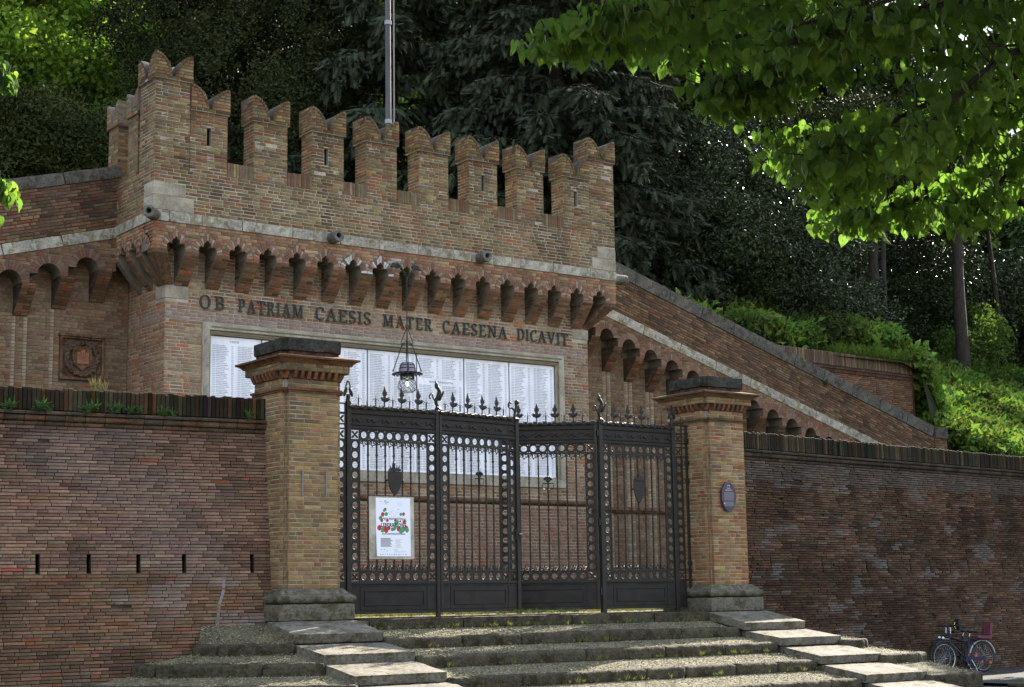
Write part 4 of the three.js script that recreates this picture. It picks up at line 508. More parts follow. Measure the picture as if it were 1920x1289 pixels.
const pilL = pillar(-4.41, [[0.255, 0.188, 0.105, 3.6], [0.225, 0.155, 0.088, 3], [0.235, 0.145, 0.085, 1.2], [0.185, 0.138, 0.083, 2], [0.28, 0.218, 0.128, 1.2]], { label: 'tan brick gate pillar left of the gate, with two thin metal strips on its face', clay: clayA });
const pilR = pillar(4.88, [[0.27, 0.19, 0.108, 3.4], [0.25, 0.135, 0.075, 2.2], [0.29, 0.225, 0.135, 2.2], [0.22, 0.168, 0.105, 2.2], [0.24, 0.105, 0.06, 0.8]], { label: 'orange and tan brick gate pillar right of the gate, carrying the oval plaque', clay: clayB, orange: true });
for (const x of [-4.62, -4.18]) part('metal_strip', rbox(x - 0.011, x + 0.011, 1.95, 2.38, 0.532, 0.55, 0.004), M([0.19, 0.195, 0.2], { roughness: 0.5 }), pilL);
// ---------- wrought iron gate ----------
const ringPlate = (() => { const r = [], h = 0.0865, s = poly([[-h, -h], [h, -h], [h, h], [-h, h]]); const c = new THREE.Path(); c.absarc(0, 0, 0.058, 0, Math.PI * 2, true); s.holes.push(c); for (const [x, y] of [[-1, -1], [1, -1], [1, 1], [-1, 1]]) { const q = new THREE.Path(); q.absarc(x * 0.07, y * 0.07, 0.008, 0, Math.PI * 2, true); s.holes.push(q); } const g = new THREE.ExtrudeGeometry(s, { depth: 0.012, bevelEnabled: false, curveSegments: 9 }); g.translate(0, 0, -0.006); const t = new THREE.TorusGeometry(0.062, 0.008, 5, 22); t.translate(0, 0, 0.006); return merge([metreUV(g), metreUV(t)]); })();
const rosette = (() => { const g = [box(-0.0865, 0.0865, -0.0865, -0.076, -0.006, 0.006), box(-0.0865, 0.0865, 0.076, 0.0865, -0.006, 0.006), box(-0.0865, -0.076, -0.076, 0.076, -0.006, 0.006), box(0.076, 0.0865, -0.076, 0.076, -0.006, 0.006)]; for (let k = 0; k < 4; k++) { const q = new THREE.SphereGeometry(0.04, 7, 5); q.scale(1, 0.5, 0.3); q.translate(0.048, 0, 0); q.rotateZ(k * Math.PI / 2 + Math.PI / 4); g.push(q); } const c = new THREE.SphereGeometry(0.022, 8, 6); c.scale(1, 1, 0.7); g.push(c); return merge(g); })();
const spiral = (s) => { const p = []; for (let i = 0; i <= 16; i++) { const t = i / 16, a = s * (-1.4 + t * 8.2), r = 0.034 * (1 - 0.78 * t); p.push(V3(s * 0.043 + -s * 0.002 + r * Math.cos(a) * 1, r * Math.sin(a), 0)); } return tube([V3(0, -0.075, 0), V3(s * 0.01, -0.045, 0), ...p], 0.008, 30, 4); };
const scrollGeo = merge([spiral(1), spiral(-1)]);
const barGeo = (h) => { const n = 72, P = [], tw0 = 0.18, w = 0.0125, rows = []; for (let i = 0; i <= n; i++) { const y = h * i / n, f = y / h, t = f < 0.09 || f > 0.9 ? 0 : 1, a = f < 0.09 ? 0 : f > 0.9 ? Math.PI * 0 : (f - 0.09) * h * 18; rows.push([y, a]); } const c = (r, k) => { const a = rows[r][1] + k * Math.PI / 2 + Math.PI / 4; return [w * 1.35 * Math.cos(a), rows[r][0], w * 1.35 * Math.sin(a)]; }; for (let i = 0; i < n; i++) for (let k = 0; k < 4; k++) P.push(...c(i, k), ...c(i + 1, k), ...c(i + 1, k + 1), ...c(i, k), ...c(i + 1, k + 1), ...c(i, k + 1)); const g = new THREE.BufferGeometry(); g.setAttribute('position', new THREE.Float32BufferAttribute(P, 3)); g.computeVertexNormals(); const col = [0.235, 0.12 - 0.05, h - 0.235, h - 0.05].map((y) => box(-0.017, 0.017, y - 0.012, y + 0.012, -0.017, 0.017)); return merge([metreUV(g), ...col]); };
const BAR = barGeo(2.18);
const leafShape = (() => { const half = [[0, 0], [0.012, 0], [0.01, 0.07], [0.03, 0.085], [0.06, 0.09], [0.105, 0.145], [0.07, 0.14], [0.085, 0.165], [0.05, 0.16], [0.03, 0.15], [0.022, 0.175], [0.035, 0.2], [0.06, 0.225], [0.038, 0.222], [0.052, 0.262], [0.03, 0.255], [0.022, 0.29], [0, 0.36]]; const p = [...half, ...half.slice(1, -1).reverse().map(([x, y]) => [-x, y])]; const g = slab(p, -0.008, 0.008, [], 0.003); const q = g.attributes.position; for (let i = 0; i < q.count; i++) { const x = q.getX(i), y = q.getY(i); q.setZ(i, q.getZ(i) + Math.abs(x) * 0.35 + (y > 0.08 && y < 0.17 ? (0.1 - Math.abs(x)) * 0.1 : 0)); } g.computeVertexNormals(); return g; })();
const spikeGeo = (() => { const g = [new THREE.ConeGeometry(0.009, 0.13, 5)]; g[0].translate(0, 0.165, 0); g.push(rod([0, 0, 0], [0, 0.1, 0], 0.009, 0.014)); for (const s of [-1, 1]) g.push(tube([[0, 0.09, 0], [s * 0.022, 0.125, 0], [s * 0.05, 0.115, 0], [s * 0.058, 0.09, 0]], 0.005, 8, 4)); return merge(g); })();
const pinGeo = (() => { const g = new THREE.ConeGeometry(0.017, 0.13, 5); g.translate(0, 0.1, 0); return merge([g, rod([0, 0, 0], [0, 0.05, 0], 0.012)]); })();
// rearing winged serpent on the posts
const beast = (() => { const g = []; g.push(tube([[0, 0, 0], [0.02, 0.07, 0], [-0.01, 0.15, 0], [0.03, 0.25, 0.01], [0.06, 0.31, 0.02], [0.03, 0.38, 0.02], [0.0, 0.43, 0.01]], 0.032, 24, 7)); const b = new THREE.SphereGeometry(0.06, 10, 8); b.scale(0.9, 1.5, 0.8); b.translate(0.055, 0.25, 0.01); g.push(b); const hd = new THREE.SphereGeometry(0.042, 9, 7); hd.scale(0.85, 1.5, 0.8); hd.translate(0.0, 0.43, 0.01); g.push(hd); const bk = new THREE.ConeGeometry(0.026, 0.1, 6); bk.rotateZ(0.25); bk.translate(-0.012, 0.5, 0.01); g.push(bk); for (let k = 0; k < 5; k++) { const c = new THREE.ConeGeometry(0.018, 0.06, 4); c.rotateZ(-1.1); c.translate(0.055 - k * 0.004, 0.32 + k * 0.028, 0.01); g.push(c); } for (const s of [-0.04, 0.06]) { const w = new THREE.SphereGeometry(0.05, 8, 6); w.scale(0.5, 1.7, 0.3); w.rotateZ(-0.5); w.translate(0.085, 0.27, s); g.push(w); } g.push(tube([[0, 0.13, 0], [-0.06, 0.2, 0], [-0.09, 0.28, 0], [-0.13, 0.27, 0], [-0.145, 0.22, 0], [-0.12, 0.19, 0]], 0.014, 20, 5)); g.push(tube([[0.02, 0.06, 0], [0.07, 0.03, 0], [0.11, 0.0, 0]], 0.02, 8, 5), tube([[-0.02, 0.05, 0.03], [0.03, 0.02, 0.05], [0.06, 0, 0.05]], 0.018, 8, 5)); return merge(g.map((q) => metreUV(q))); })();
const curl = (() => { const g = [tube([[0, 0, 0], [0.02, 0.1, 0], [0.05, 0.2, 0], [0.04, 0.26, 0]], 0.026, 14, 7), tube([[0.01, 0.1, 0], [-0.05, 0.16, 0], [-0.12, 0.16, 0], [-0.15, 0.22, 0], [-0.11, 0.27, 0], [-0.07, 0.24, 0]], 0.016, 20, 6)]; const h = new THREE.SphereGeometry(0.045, 9, 7); h.scale(1.2, 1, 0.8); h.translate(0.07, 0.28, 0); g.push(h); return merge(g.map((q) => metreUV(q))); })();
const shieldGeo = (() => { const s = [[-0.135, 0.36], [0.135, 0.36], [0.14, 0.2], [0.11, 0.08], [0.05, -0.02], [0, -0.06], [-0.05, -0.02], [-0.11, 0.08], [-0.14, 0.2]]; const g = [slab(s, -0.012, 0.012, [], 0.006), slab([[-0.12, 0.365], [0.12, 0.365], [0.1, 0.4], [-0.1, 0.4]], -0.03, 0.03)]; for (let k = -2; k <= 2; k++) { const c = new THREE.ConeGeometry(0.02, 0.075, 5); c.rotateZ(-k * 0.2); c.translate(k * 0.045, 0.435, 0); g.push(c); } const b = new THREE.SphereGeometry(0.04, 8, 6); b.scale(0.8, 1.3, 0.7); b.translate(-0.02, 0.47, 0); g.push(b); for (const x of [-1, 1]) { const k = new THREE.SphereGeometry(0.022, 7, 5); k.translate(x * 0.165, 0.2, 0); g.push(k, rod([x * 0.14, 0.2, 0], [x * 0.165, 0.2, 0], 0.008)); } return merge(g.map((q) => metreUV(q))); })();
const hilt = (() => { const g = [rod([-0.1, 0.12, 0], [0.1, 0.12, 0], 0.011), rod([0, -0.16, 0], [0, 0.14, 0], 0.006, 0.02)]; for (let k = -2; k <= 2; k++) { const a = k * 0.5, s = new THREE.SphereGeometry(0.026, 7, 5); s.translate(Math.sin(a) * 0.075, 0.17 + Math.cos(a) * 0.06, 0); g.push(s, rod([0, 0.13, 0], [Math.sin(a) * 0.07, 0.17 + Math.cos(a) * 0.05, 0], 0.01)); } for (const s of [-1, 1]) g.push(tube([[s * 0.1, 0.12, 0], [s * 0.1, 0.04, 0], [s * 0.05, 0.0, 0], [0, 0.02, 0]], 0.006, 12, 4)); return merge(g.map((q) => metreUV(q))); })();
const rope = (x0, x1, y, z, r = 0.011) => { const n = Math.round((x1 - x0) / 0.028), g = []; for (let i = 0; i < n; i++) { const s = new THREE.SphereGeometry(r, 5, 4); s.scale(1.5, 1, 1); s.rotateZ(0.6); s.translate(x0 + (i + 0.5) * (x1 - x0) / n, y, z); g.push(s); } return merge(g); };
const tex3 = (x) => x;
function gateLeaf(o) { // local x from 0 to o.w, y from the ground, z = 0
  const t = thing('iron_gate', o.label, 'gate', o.pos, 'four leaves of the wrought iron gate'); delete t.userData.group; t.rotation.y = o.turn || 0;
  const w = o.w, ir = mat.iron, add = (n, g, x = 0, y = 0, z = 0, par = t) => { const m = piece(n, g, ir, par); m.position.set(x, y, z); return m; };
  const b0 = o.b0, N = 8, p = (o.b1 - o.b0) / N, cols = o.cols;
  for (const [x, ww, y1, d] of o.stiles) piece('stile', rbox(x - ww / 2, x + ww / 2, o.foot ?? 0.05, y1, -d, d, 0.008), ir, t);
  const x0 = o.r0 ?? 0, x1 = o.r1 ?? w;
  for (const [y, h] of [[2.965, 0.022], [0.765, 0.022], [0.575, 0.02], [3.15, 0.02]]) piece('rail', box(x0, x1, y - h / 2, y + h / 2, -0.016, 0.016), ir, t);
  // frieze plate with a trailing vine in relief, roped edges, scalloped crest
  const ff = piece('frieze', [box(x0, x1, 3.2, 3.42, -0.008, 0.008), box(x0, x1, 3.145, 3.205, -0.02, 0.022), box(x0, x1, 3.415, 3.52, -0.02, 0.02)], mat.ironPlate, t);
  piece('rope_edge', [rope(x0, x1, 3.222, 0.018), rope(x0, x1, 3.418, 0.024), rope(x0, x1, 3.16, 0.028, 0.008), rope(x0, x1, 0.545, 0.02)], ir, t);
  const vine = []; { const q = []; for (let i = 0; i <= 24; i++) q.push(V3(x0 + 0.04 + (x1 - x0 - 0.08) * i / 24, 3.315 + 0.025 * Math.sin(i * 1.57), 0.012)); vine.push(tube(q, 0.006, 60, 4)); for (let i = 0; i < 6; i++) { const x = x0 + (i + 0.5) * (x1 - x0) / 6; for (const [dx, dy, a] of [[0, 0.02, 0.3], [0.05, -0.015, -0.4], [-0.045, 0.0, 0.9]]) { const s = new THREE.SphereGeometry(0.05, 7, 5); s.scale(1, 0.42, 0.3); s.rotateZ(a); s.translate(x + dx, 3.315 + dy, 0.014); vine.push(s); } } } piece('vine_relief', vine, ir, t);
  const cr = []; const nR = Math.round((x1 - x0) / 0.09); for (let i = 0; i < nR; i++) { const c = new THREE.CylinderGeometry(0.034, 0.034, (x1 - x0) / nR * 0.92, 8); c.rotateZ(Math.PI / 2); c.translate(x0 + (i + 0.5) * (x1 - x0) / nR, i % 2 ? 3.545 : 3.525, i % 2 ? -0.012 : 0.035); cr.push(c); } piece('scalloped_crest', [...cr, box(x0, x1, 3.5, 3.53, -0.05, 0.05)], ir, t);
  for (let i = 0; i < N; i++) { const x = b0 + (i + 0.5) * p; for (const y of [3.06, 0.67]) add('ring_plate', ringPlate, x, y).scale.x = p / 0.173; add('scroll', scrollGeo, x, 2.93).scale.set(p / 0.173, 1, 1); const s = add('scroll', scrollGeo, x, 0.8); s.scale.set(p / 0.173, -1, 1); s.rotation.z = 0; }
  for (let i = 1; i < N; i++) add('bar', BAR, b0 + i * p, 0.775);
  for (const x of [b0, o.b1]) piece('stile', box(x - 0.01, x + 0.01, 0.56, 3.15, -0.014, 0.014), ir, t);
  for (const cx of cols) { for (let k = 0; k < 13; k++) add('ring_plate', ringPlate, cx, 0.842 + 0.1705 * k); for (const y of [3.06, 0.67]) add('rosette', rosette, cx, y); for (const s of [-1, 1]) piece('stile', box(cx + s * 0.0865 - 0.006, cx + s * 0.0865 + 0.006, 0.56, 3.15, -0.012, 0.012), ir, t); }
  // sheet panel at the foot with a raised frame
  const pw0 = b0 + 0.02, pw1 = o.b1 - 0.02; const fp = piece('foot_panel', [box(x0, x1, 0.07, 0.56, -0.006, 0.006), box(x0, x1, 0.05, 0.1, -0.014, 0.014), box(x0, x1, 0.515, 0.565, -0.014, 0.016)], mat.ironPlate, t);
  piece('panel_frame', [...[[pw0 + 0.07, pw1 - 0.07, 0.42, 0.435], [pw0 + 0.07, pw1 - 0.07, 0.185, 0.2]].map(([a, b, c, d]) => rbox(a, b, c, d, 0.004, 0.02, 0.004)), ...[pw0 + 0.07, pw1 - 0.085].map((x) => rbox(x, x + 0.015, 0.2, 0.42, 0.004, 0.02, 0.004)), ...[pw0, pw1].map((x) => rbox(x - 0.012, x + 0.012, 0.1, 0.515, 0.002, 0.016, 0.004)), rope(x0, x1, 0.112, 0.012, 0.006)], mat.ironPlate, t);
  // spikes and leaf finials
  for (const [k, kind] of o.tops) add(kind === 'L' ? 'leaf_finial' : kind === 'p' ? 'spike' : 'spear_finial', kind === 'L' ? leafShape : kind === 'p' ? pinGeo : spikeGeo, k, 3.565);
  if (o.shield) add('shield', shieldGeo, (b0 + o.b1) / 2, 2.1, 0.03);
  if (o.hilt) add('hilt_ornament', hilt, (b0 + o.b1) / 2, 2.28, 0.02);
  return t;
}
R = rng32(51);
const postCap = (t, x) => { const g = []; for (const s of [-1, 1]) { const b = new THREE.SphereGeometry(0.06, 8, 6); b.scale(0.55, 1.5, 0.5); b.rotateZ(s * 0.35); b.translate(x + s * 0.055, 3.78, 0); g.push(b, tube([[x + s * 0.05, 3.78, 0], [x + s * 0.04, 3.88, 0], [x + s * 0.012, 3.97, 0]], 0.014, 8, 5)); } g.push(rod([x, 3.6, 0], [x, 3.74, 0], 0.045, 0.03)); piece('post_finial', g, mat.iron, t); };
const stub = (t, xs0, xs1, edge) => { for (let k = 0; k < 13; k++) { const m = piece('ring_plate', ringPlate, mat.iron, t); m.position.set((xs0 + xs1) / 2, 0.842 + 0.1705 * k, 0); } for (const y of [3.06, 0.67, 3.32]) { const m = piece('rosette', rosette, mat.iron, t); m.position.set((xs0 + xs1) / 2, y, 0); } piece('side_frame', [...[0.575, 0.765, 2.965, 3.15, 3.23, 3.42, 3.58].map((y) => box(Math.min(xs0, edge), Math.max(xs1, edge), y - 0.013, y + 0.013, -0.014, 0.014)), ...[xs0, xs1].map((x) => box(x - 0.008, x + 0.008, 0.05, 3.58, -0.014, 0.014)), box(xs0, xs1, 0.06, 0.56, -0.006, 0.006)], mat.iron, t); };
const seq = (list, x0, st) => list.map((k, i) => [x0 + i * st, k]).filter((q) => q[1] !== '-');
const g1 = gateLeaf({ label: 'fixed wrought iron gate panel beside the left pillar, with a shield on its bars', pos: [-3.445, 0, 0], w: 1.8, b0: 0.22, b1: 1.6, cols: [0.132, 1.69], stiles: [[0, 0.085, 3.62, 0.04], [1.8, 0.07, 3.55, 0.035]], r0: 0, r1: 1.8, foot: -0.02, tops: seq(['s', 'p', 's', 'L', 's', 'L', 's', 'L', 's'], 0.205, 0.173), shield: true });
postCap(g1, 0); stub(g1, -0.235, -0.06, -0.46);
{ const m = piece('beast_finial', beast, mat.iron, g1); m.position.set(1.8, 3.57, 0); }
const g2 = gateLeaf({ label: 'left swinging leaf of the iron gate, slightly pushed inward, next to the poster panel', pos: [-1.6, 0, 0], turn: 0.13, w: 1.93, b0: 0.23, b1: 1.66, cols: [0.135, 1.76], stiles: [[0.03, 0.06, 3.55, 0.03], [1.89, 0.075, 3.57, 0.04]], r0: 0, r1: 1.92, tops: seq(['-', 's', 'L', 's', 'L', 's', 'L', 's', 'L', 's'], -0.02, 0.178), hilt: true });
piece('lock_box', [rbox(1.82, 1.95, 1.32, 1.52, -0.04, 0.05, 0.008), rod([1.88, 1.42, 0.05], [1.88, 1.42, 0.1], 0.012), rod([1.84, 1.42, 0.1], [1.93, 1.42, 0.1], 0.011)], mat.ironPlate, g2);
{ const m = piece('beast_finial', curl, mat.iron, g2); m.position.set(1.86, 3.57, 0); }
const LB = 1.84, be = 38 * Math.PI / 180; const g3 = gateLeaf({ label: 'right swinging leaf of the iron gate, standing ajar and turned inward', pos: [1.99 - LB * Math.cos(be), 0, -LB * Math.sin(be)], turn: -be, w: LB, b0: 0.2, b1: 1.62, cols: [0.1, 1.71], stiles: [[0.01, 0.05, 3.55, 0.03], [1.81, 0.05, 3.55, 0.03]], r0: 0, r1: 1.83, tops: seq(['s', 'L', 's', 'L', 's', 'L', 's', 'L', 's'], 0.2, 0.173), hilt: true });
const g4 = gateLeaf({ label: 'fixed wrought iron gate panel beside the right pillar, with a shield on its bars', pos: [2.05, 0, 0], w: 1.9, b0: 0.25, b1: 1.64, cols: [0.155, 1.735], stiles: [[0.02, 0.09, 3.57, 0.045], [1.86, 0.085, 3.62, 0.04]], r0: 0, r1: 1.88, foot: -0.02, tops: seq(['s', 'L', 's', 'L', 's', 'L', 's', 'p', 's'], 0.2, 0.175), shield: true });
{ const m = piece('beast_finial', beast, mat.iron, g4); m.position.set(0.02, 3.57, 0); const h = piece('hinge', [rbox(-0.06, -0.02, 3.28, 3.4, -0.03, 0.03, 0.006), rbox(-0.06, -0.02, 1.6, 1.72, -0.03, 0.03, 0.006), rbox(-0.06, -0.02, 0.3, 0.45, -0.03, 0.03, 0.006)], M([0.012, 0.012, 0.012], { roughness: 0.4 }), g4); }
postCap(g4, 1.86); stub(g4, 1.92, 2.1, 2.33); piece('side_frame', [box(2.2, 2.24, 0.3, 3.57, -0.02, 0.02), ...[3.3, 2.85, 2.5, 0.9].map((y) => rbox(2.18, 2.27, y - 0.04, y + 0.04, -0.03, 0.03, 0.008))], mat.iron, g4); { const m = piece('spear_finial', spikeGeo, mat.iron, g4); m.position.set(2.1, 3.59, 0); }

// ---------- poster hung on the left panel ----------
{ const p = thing('poster_board', 'white event poster with red and green blobs on a pale board tied to the gate', 'poster', [-2.615, 0.96, 0.055]); p.rotation.x = -0.01;
  piece('board', rbox(-0.45, 0.45, 0, 1.06, -0.008, 0.008, 0.003), M([0.56, 0.53, 0.44], { map: stoneTex }), p);
  const W = 700, H = 1000, cv = document.createElement('canvas'); cv.width = W; cv.height = H; const c = cv.getContext('2d'), q = rng32(900); c.fillStyle = '#eef0f6'; c.fillRect(0, 0, W, H);
  const dots = [[0.27, 0.2, 26, 0], [0.24, 0.22, 24, 1], [0.2, 0.285, 34, 0], [0.3, 0.28, 32, 1], [0.14, 0.35, 36, 1], [0.17, 0.39, 28, 0], [0.72, 0.28, 26, 1], [0.8, 0.275, 28, 0], [0.33, 0.39, 24, 0], [0.56, 0.39, 26, 0], [0.62, 0.41, 30, 1], [0.84, 0.4, 30, 1], [0.81, 0.41, 32, 0], [0.7, 0.4, 18, 0], [0.1, 0.515, 42, 0], [0.2, 0.55, 44, 1], [0.27, 0.53, 40, 0], [0.3, 0.56, 40, 0], [0.37, 0.52, 34, 0], [0.47, 0.54, 30, 1], [0.55, 0.5, 36, 1], [0.53, 0.53, 30, 0], [0.66, 0.53, 42, 0], [0.77, 0.54, 48, 1], [0.72, 0.57, 40, 1], [0.87, 0.52, 42, 0], [0.9, 0.55, 38, 1], [0.57, 0.44, 34, 1]];
  c.font = '900 40px sans-serif'; c.fillStyle = '#1b1c20'; c.fillText('FESTA NAZIONALE DELLA', 140, 372, 460);
  const blob = (x, y, r, g) => { c.fillStyle = g ? '#2f9a63' : '#b3282c'; c.beginPath(); c.ellipse(x * W, y * H, r, r * 1.12, 0.5, 0, 7); c.fill(); };
  dots.forEach((d) => blob(...d)); for (let i = 0; i < 46; i++) { const x = 0.2 + q() * 0.65, y = 0.2 + q() * 0.25; c.fillStyle = ['#2b2c30', '#b3282c', '#2f9a63'][i % 3]; c.fillRect(x * W, y * H, 5 + q() * 6, 6 + q() * 8); }
  c.fillStyle = '#15161a'; c.font = '900 92px sans-serif'; c.fillText('LIBERAZIONE', 96, 500, 520); dots.slice(14).forEach((d, i) => { if (i % 3 === 0) blob(d[0], d[1] + 0.012, d[2] * 0.8, d[3]); });
  c.font = '900 38px sans-serif'; c.fillStyle = '#1b1c20'; c.fillText('ALLA CORTE MALATESTIANA', 118, 632, 470);
  c.fillStyle = '#2a2b30'; c.font = '700 17px sans-serif'; for (let i = 0; i < 8; i++) { c.fillRect(92, 692 + i * 19, 190 + q() * 50, 10); } c.fillStyle = '#b9a7a9'; for (let i = 0; i < 9; i++) c.fillRect(380 + q() * 30, 716 + i * 16, 80 + q() * 90, 5); c.fillStyle = '#b8bac2'; for (let i = 0; i < 4; i++) c.fillRect(360, 880 + i * 16, 200 * q() + 60, 5); c.fillStyle = '#4a4c55'; for (let i = 0; i < 12; i++) c.fillRect(80 + i * 46, 962, 10 + q() * 22, 10); for (const [x, y, w] of [[95, 62, 22], [170, 68, 30], [200, 72, 60], [190, 100, 30], [180, 45, 26], [440, 190, 24], [90, 880, 28], [150, 880, 30], [210, 905, 20]]) c.fillRect(x, y, w, 9); c.fillStyle = '#cfd1d8'; for (let i = 0; i < 4; i++) c.fillRect(430, 70 + i * 20, 110, 6);
  const t = new THREE.CanvasTexture(cv); t.colorSpace = THREE.SRGBColorSpace; t.anisotropy = 8;
  const g = new THREE.PlaneGeometry(0.695, 0.99, 12, 2), a = g.attributes.position; for (let i = 0; i < a.count; i++) { const x = a.getX(i), y = a.getY(i); a.setZ(i, 0.012 + 0.006 * Math.sin(x * 9 + y * 2) * 0.5 + (x < -0.3 && y < -0.4 ? 0.02 : 0)); } g.translate(0.025, 0.545, 0); g.computeVertexNormals(); piece('paper', g, new THREE.MeshStandardMaterial({ map: t, roughness: 0.6, side: THREE.DoubleSide }), p);
}
// ---------- oval plaque on the right pillar ----------
{ const p = thing('oval_plaque', 'dark oval information plaque with pale rim fixed to the right pillar', 'plaque', [4.815, 2.165, 0.56]);
  const e = (a, b, z0, z1) => { const s = new THREE.Shape(); s.absellipse(0, 0, a, b, 0, Math.PI * 2); const g = new THREE.ExtrudeGeometry(s, { depth: z1 - z0, bevelEnabled: true, bevelSize: 0.004, bevelThickness: 0.004, bevelSegments: 1, curveSegments: 28 }); g.translate(0, 0, z0); return g; };
  piece('backing', e(0.19, 0.285, 0, 0.03), M([0.035, 0.03, 0.038], { roughness: 0.5 }), p); const rim = new THREE.TorusGeometry(1, 0.016, 6, 48); rim.scale(0.182, 0.276, 0.4); rim.translate(0, 0, 0.036); piece('rim', rim, M([0.2, 0.17, 0.2], { metalness: 0.4, roughness: 0.5 }), p);
  const W = 400, H = 600, cv = document.createElement('canvas'); cv.width = W; cv.height = H; const c = cv.getContext('2d'); c.fillStyle = '#343039'; c.fillRect(0, 0, W, H); c.fillStyle = '#c9c5cb'; c.beginPath(); c.moveTo(150, 70); c.lineTo(165, 40); c.lineTo(175, 70); c.fill(); c.beginPath(); c.moveTo(195, 72); c.lineTo(205, 36); c.lineTo(238, 74); c.lineTo(222, 74); c.fill(); c.textAlign = 'center'; c.font = '700 34px sans-serif'; c.fillText('Rocca', 200, 128); c.fillText('Malatestiana', 200, 168, 200); const q = rng32(77); c.fillStyle = '#807b84'; for (let i = 0; i < 12; i++) c.fillRect(54 + q() * 4, 200 + i * 15, 280 + q() * 12, 7); c.fillStyle = '#847f88'; for (let i = 0; i < 7; i++) c.fillRect(60, 404 + i * 14, 270 + q() * 12, 6); c.fillStyle = '#f4f4f4'; c.fillRect(46, 432, 30, 16);
  const t = new THREE.CanvasTexture(cv); t.colorSpace = THREE.SRGBColorSpace; const s = new THREE.Shape(); s.absellipse(0, 0, 0.172, 0.266, 0, Math.PI * 2); const g = new THREE.ShapeGeometry(s, 30), a = g.attributes.position, uv = g.attributes.uv; for (let i = 0; i < a.count; i++) uv.setXY(i, a.getX(i) / 0.36 + 0.5, a.getY(i) / 0.55 + 0.5); g.translate(0, 0, 0.0362); piece('printed_face', g, new THREE.MeshStandardMaterial({ map: t, roughness: 0.45 }), p); }

// ---------- terracotta coat of arms ----------
{ const p = thing('coat_of_arms', 'square terracotta relief with wreath, shield and little castle on the left ramp wall', 'relief', [-5.07, 5.23, -7.86]); R = rng32(61); const m = M([0.235, 0.14, 0.09], weathered), d = M([0.19, 0.125, 0.088], weathered), W = 0.465, pc = (n, g, mm = d) => piece(n, (Array.isArray(g) ? g : [g]).map((q) => metreUV(q)), mm, p);
  pc('backing', box(-W, W, -0.45, 0.45, 0, 0.07)); pc('frame', [slab([[-W, -0.45], [W, -0.45], [W, 0.45], [-W, 0.45]], 0.06, 0.13, [[[-W + 0.05, -0.4], [W - 0.05, -0.4], [W - 0.05, 0.39], [-W + 0.05, 0.39]]], 0.008), rbox(-W - 0.03, W + 0.03, 0.43, 0.49, 0.03, 0.16, 0.01)], m);
  const wr = new THREE.TorusGeometry(0.325, 0.05, 8, 40); wr.translate(0, -0.01, 0.09); const lv = []; for (let i = 0; i < 60; i++) { const a = i / 60 * Math.PI * 2, s = new THREE.SphereGeometry(0.032, 5, 4); s.scale(1.5, 0.6, 0.7); s.rotateZ(a + Math.PI / 2 + (i % 2 ? 0.6 : -0.6)); s.translate(Math.cos(a) * (0.325 + (i % 3 - 1) * 0.03), Math.sin(a) * (0.325 + (i % 3 - 1) * 0.03) - 0.01, 0.13); lv.push(s); } pc('wreath', [wr, ...lv]);
  const sh = [[-0.2, 0.24], [-0.12, 0.27], [0, 0.25], [0.12, 0.27], [0.2, 0.24], [0.21, 0.0], [0.17, -0.14], [0.07, -0.2], [0, -0.27], [-0.07, -0.2], [-0.17, -0.14], [-0.21, 0.0]]; const s1 = pc('shield', slab(sh, 0.06, 0.125, [], 0.012), m);
  piece('castle_relief', [box(-0.12, 0.12, -0.12, 0.06, 0.12, 0.155), box(-0.12, -0.05, 0.06, 0.12, 0.12, 0.15), box(-0.04, 0.04, 0.06, 0.16, 0.12, 0.15), box(0.05, 0.12, 0.06, 0.12, 0.12, 0.15), ...[-0.1, -0.06, -0.02, 0.02, 0.06, 0.1].map((x) => box(x - 0.012, x + 0.012, 0.02, 0.08, 0.15, 0.162))], M([0.34, 0.15, 0.085], brickLook), s1); pc('crest_mask', (() => { const s = new THREE.SphereGeometry(0.06, 8, 6); s.translate(0.14, 0.46, 0.12); return s; })());
  for (const [x, y] of [[-0.36, 0.31], [0.36, 0.31], [-0.36, -0.34], [0.36, -0.34]]) pc('scroll_relief', (() => { const s = new THREE.TorusGeometry(0.05, 0.016, 5, 12); s.translate(x, y, 0.08); return s; })()); }

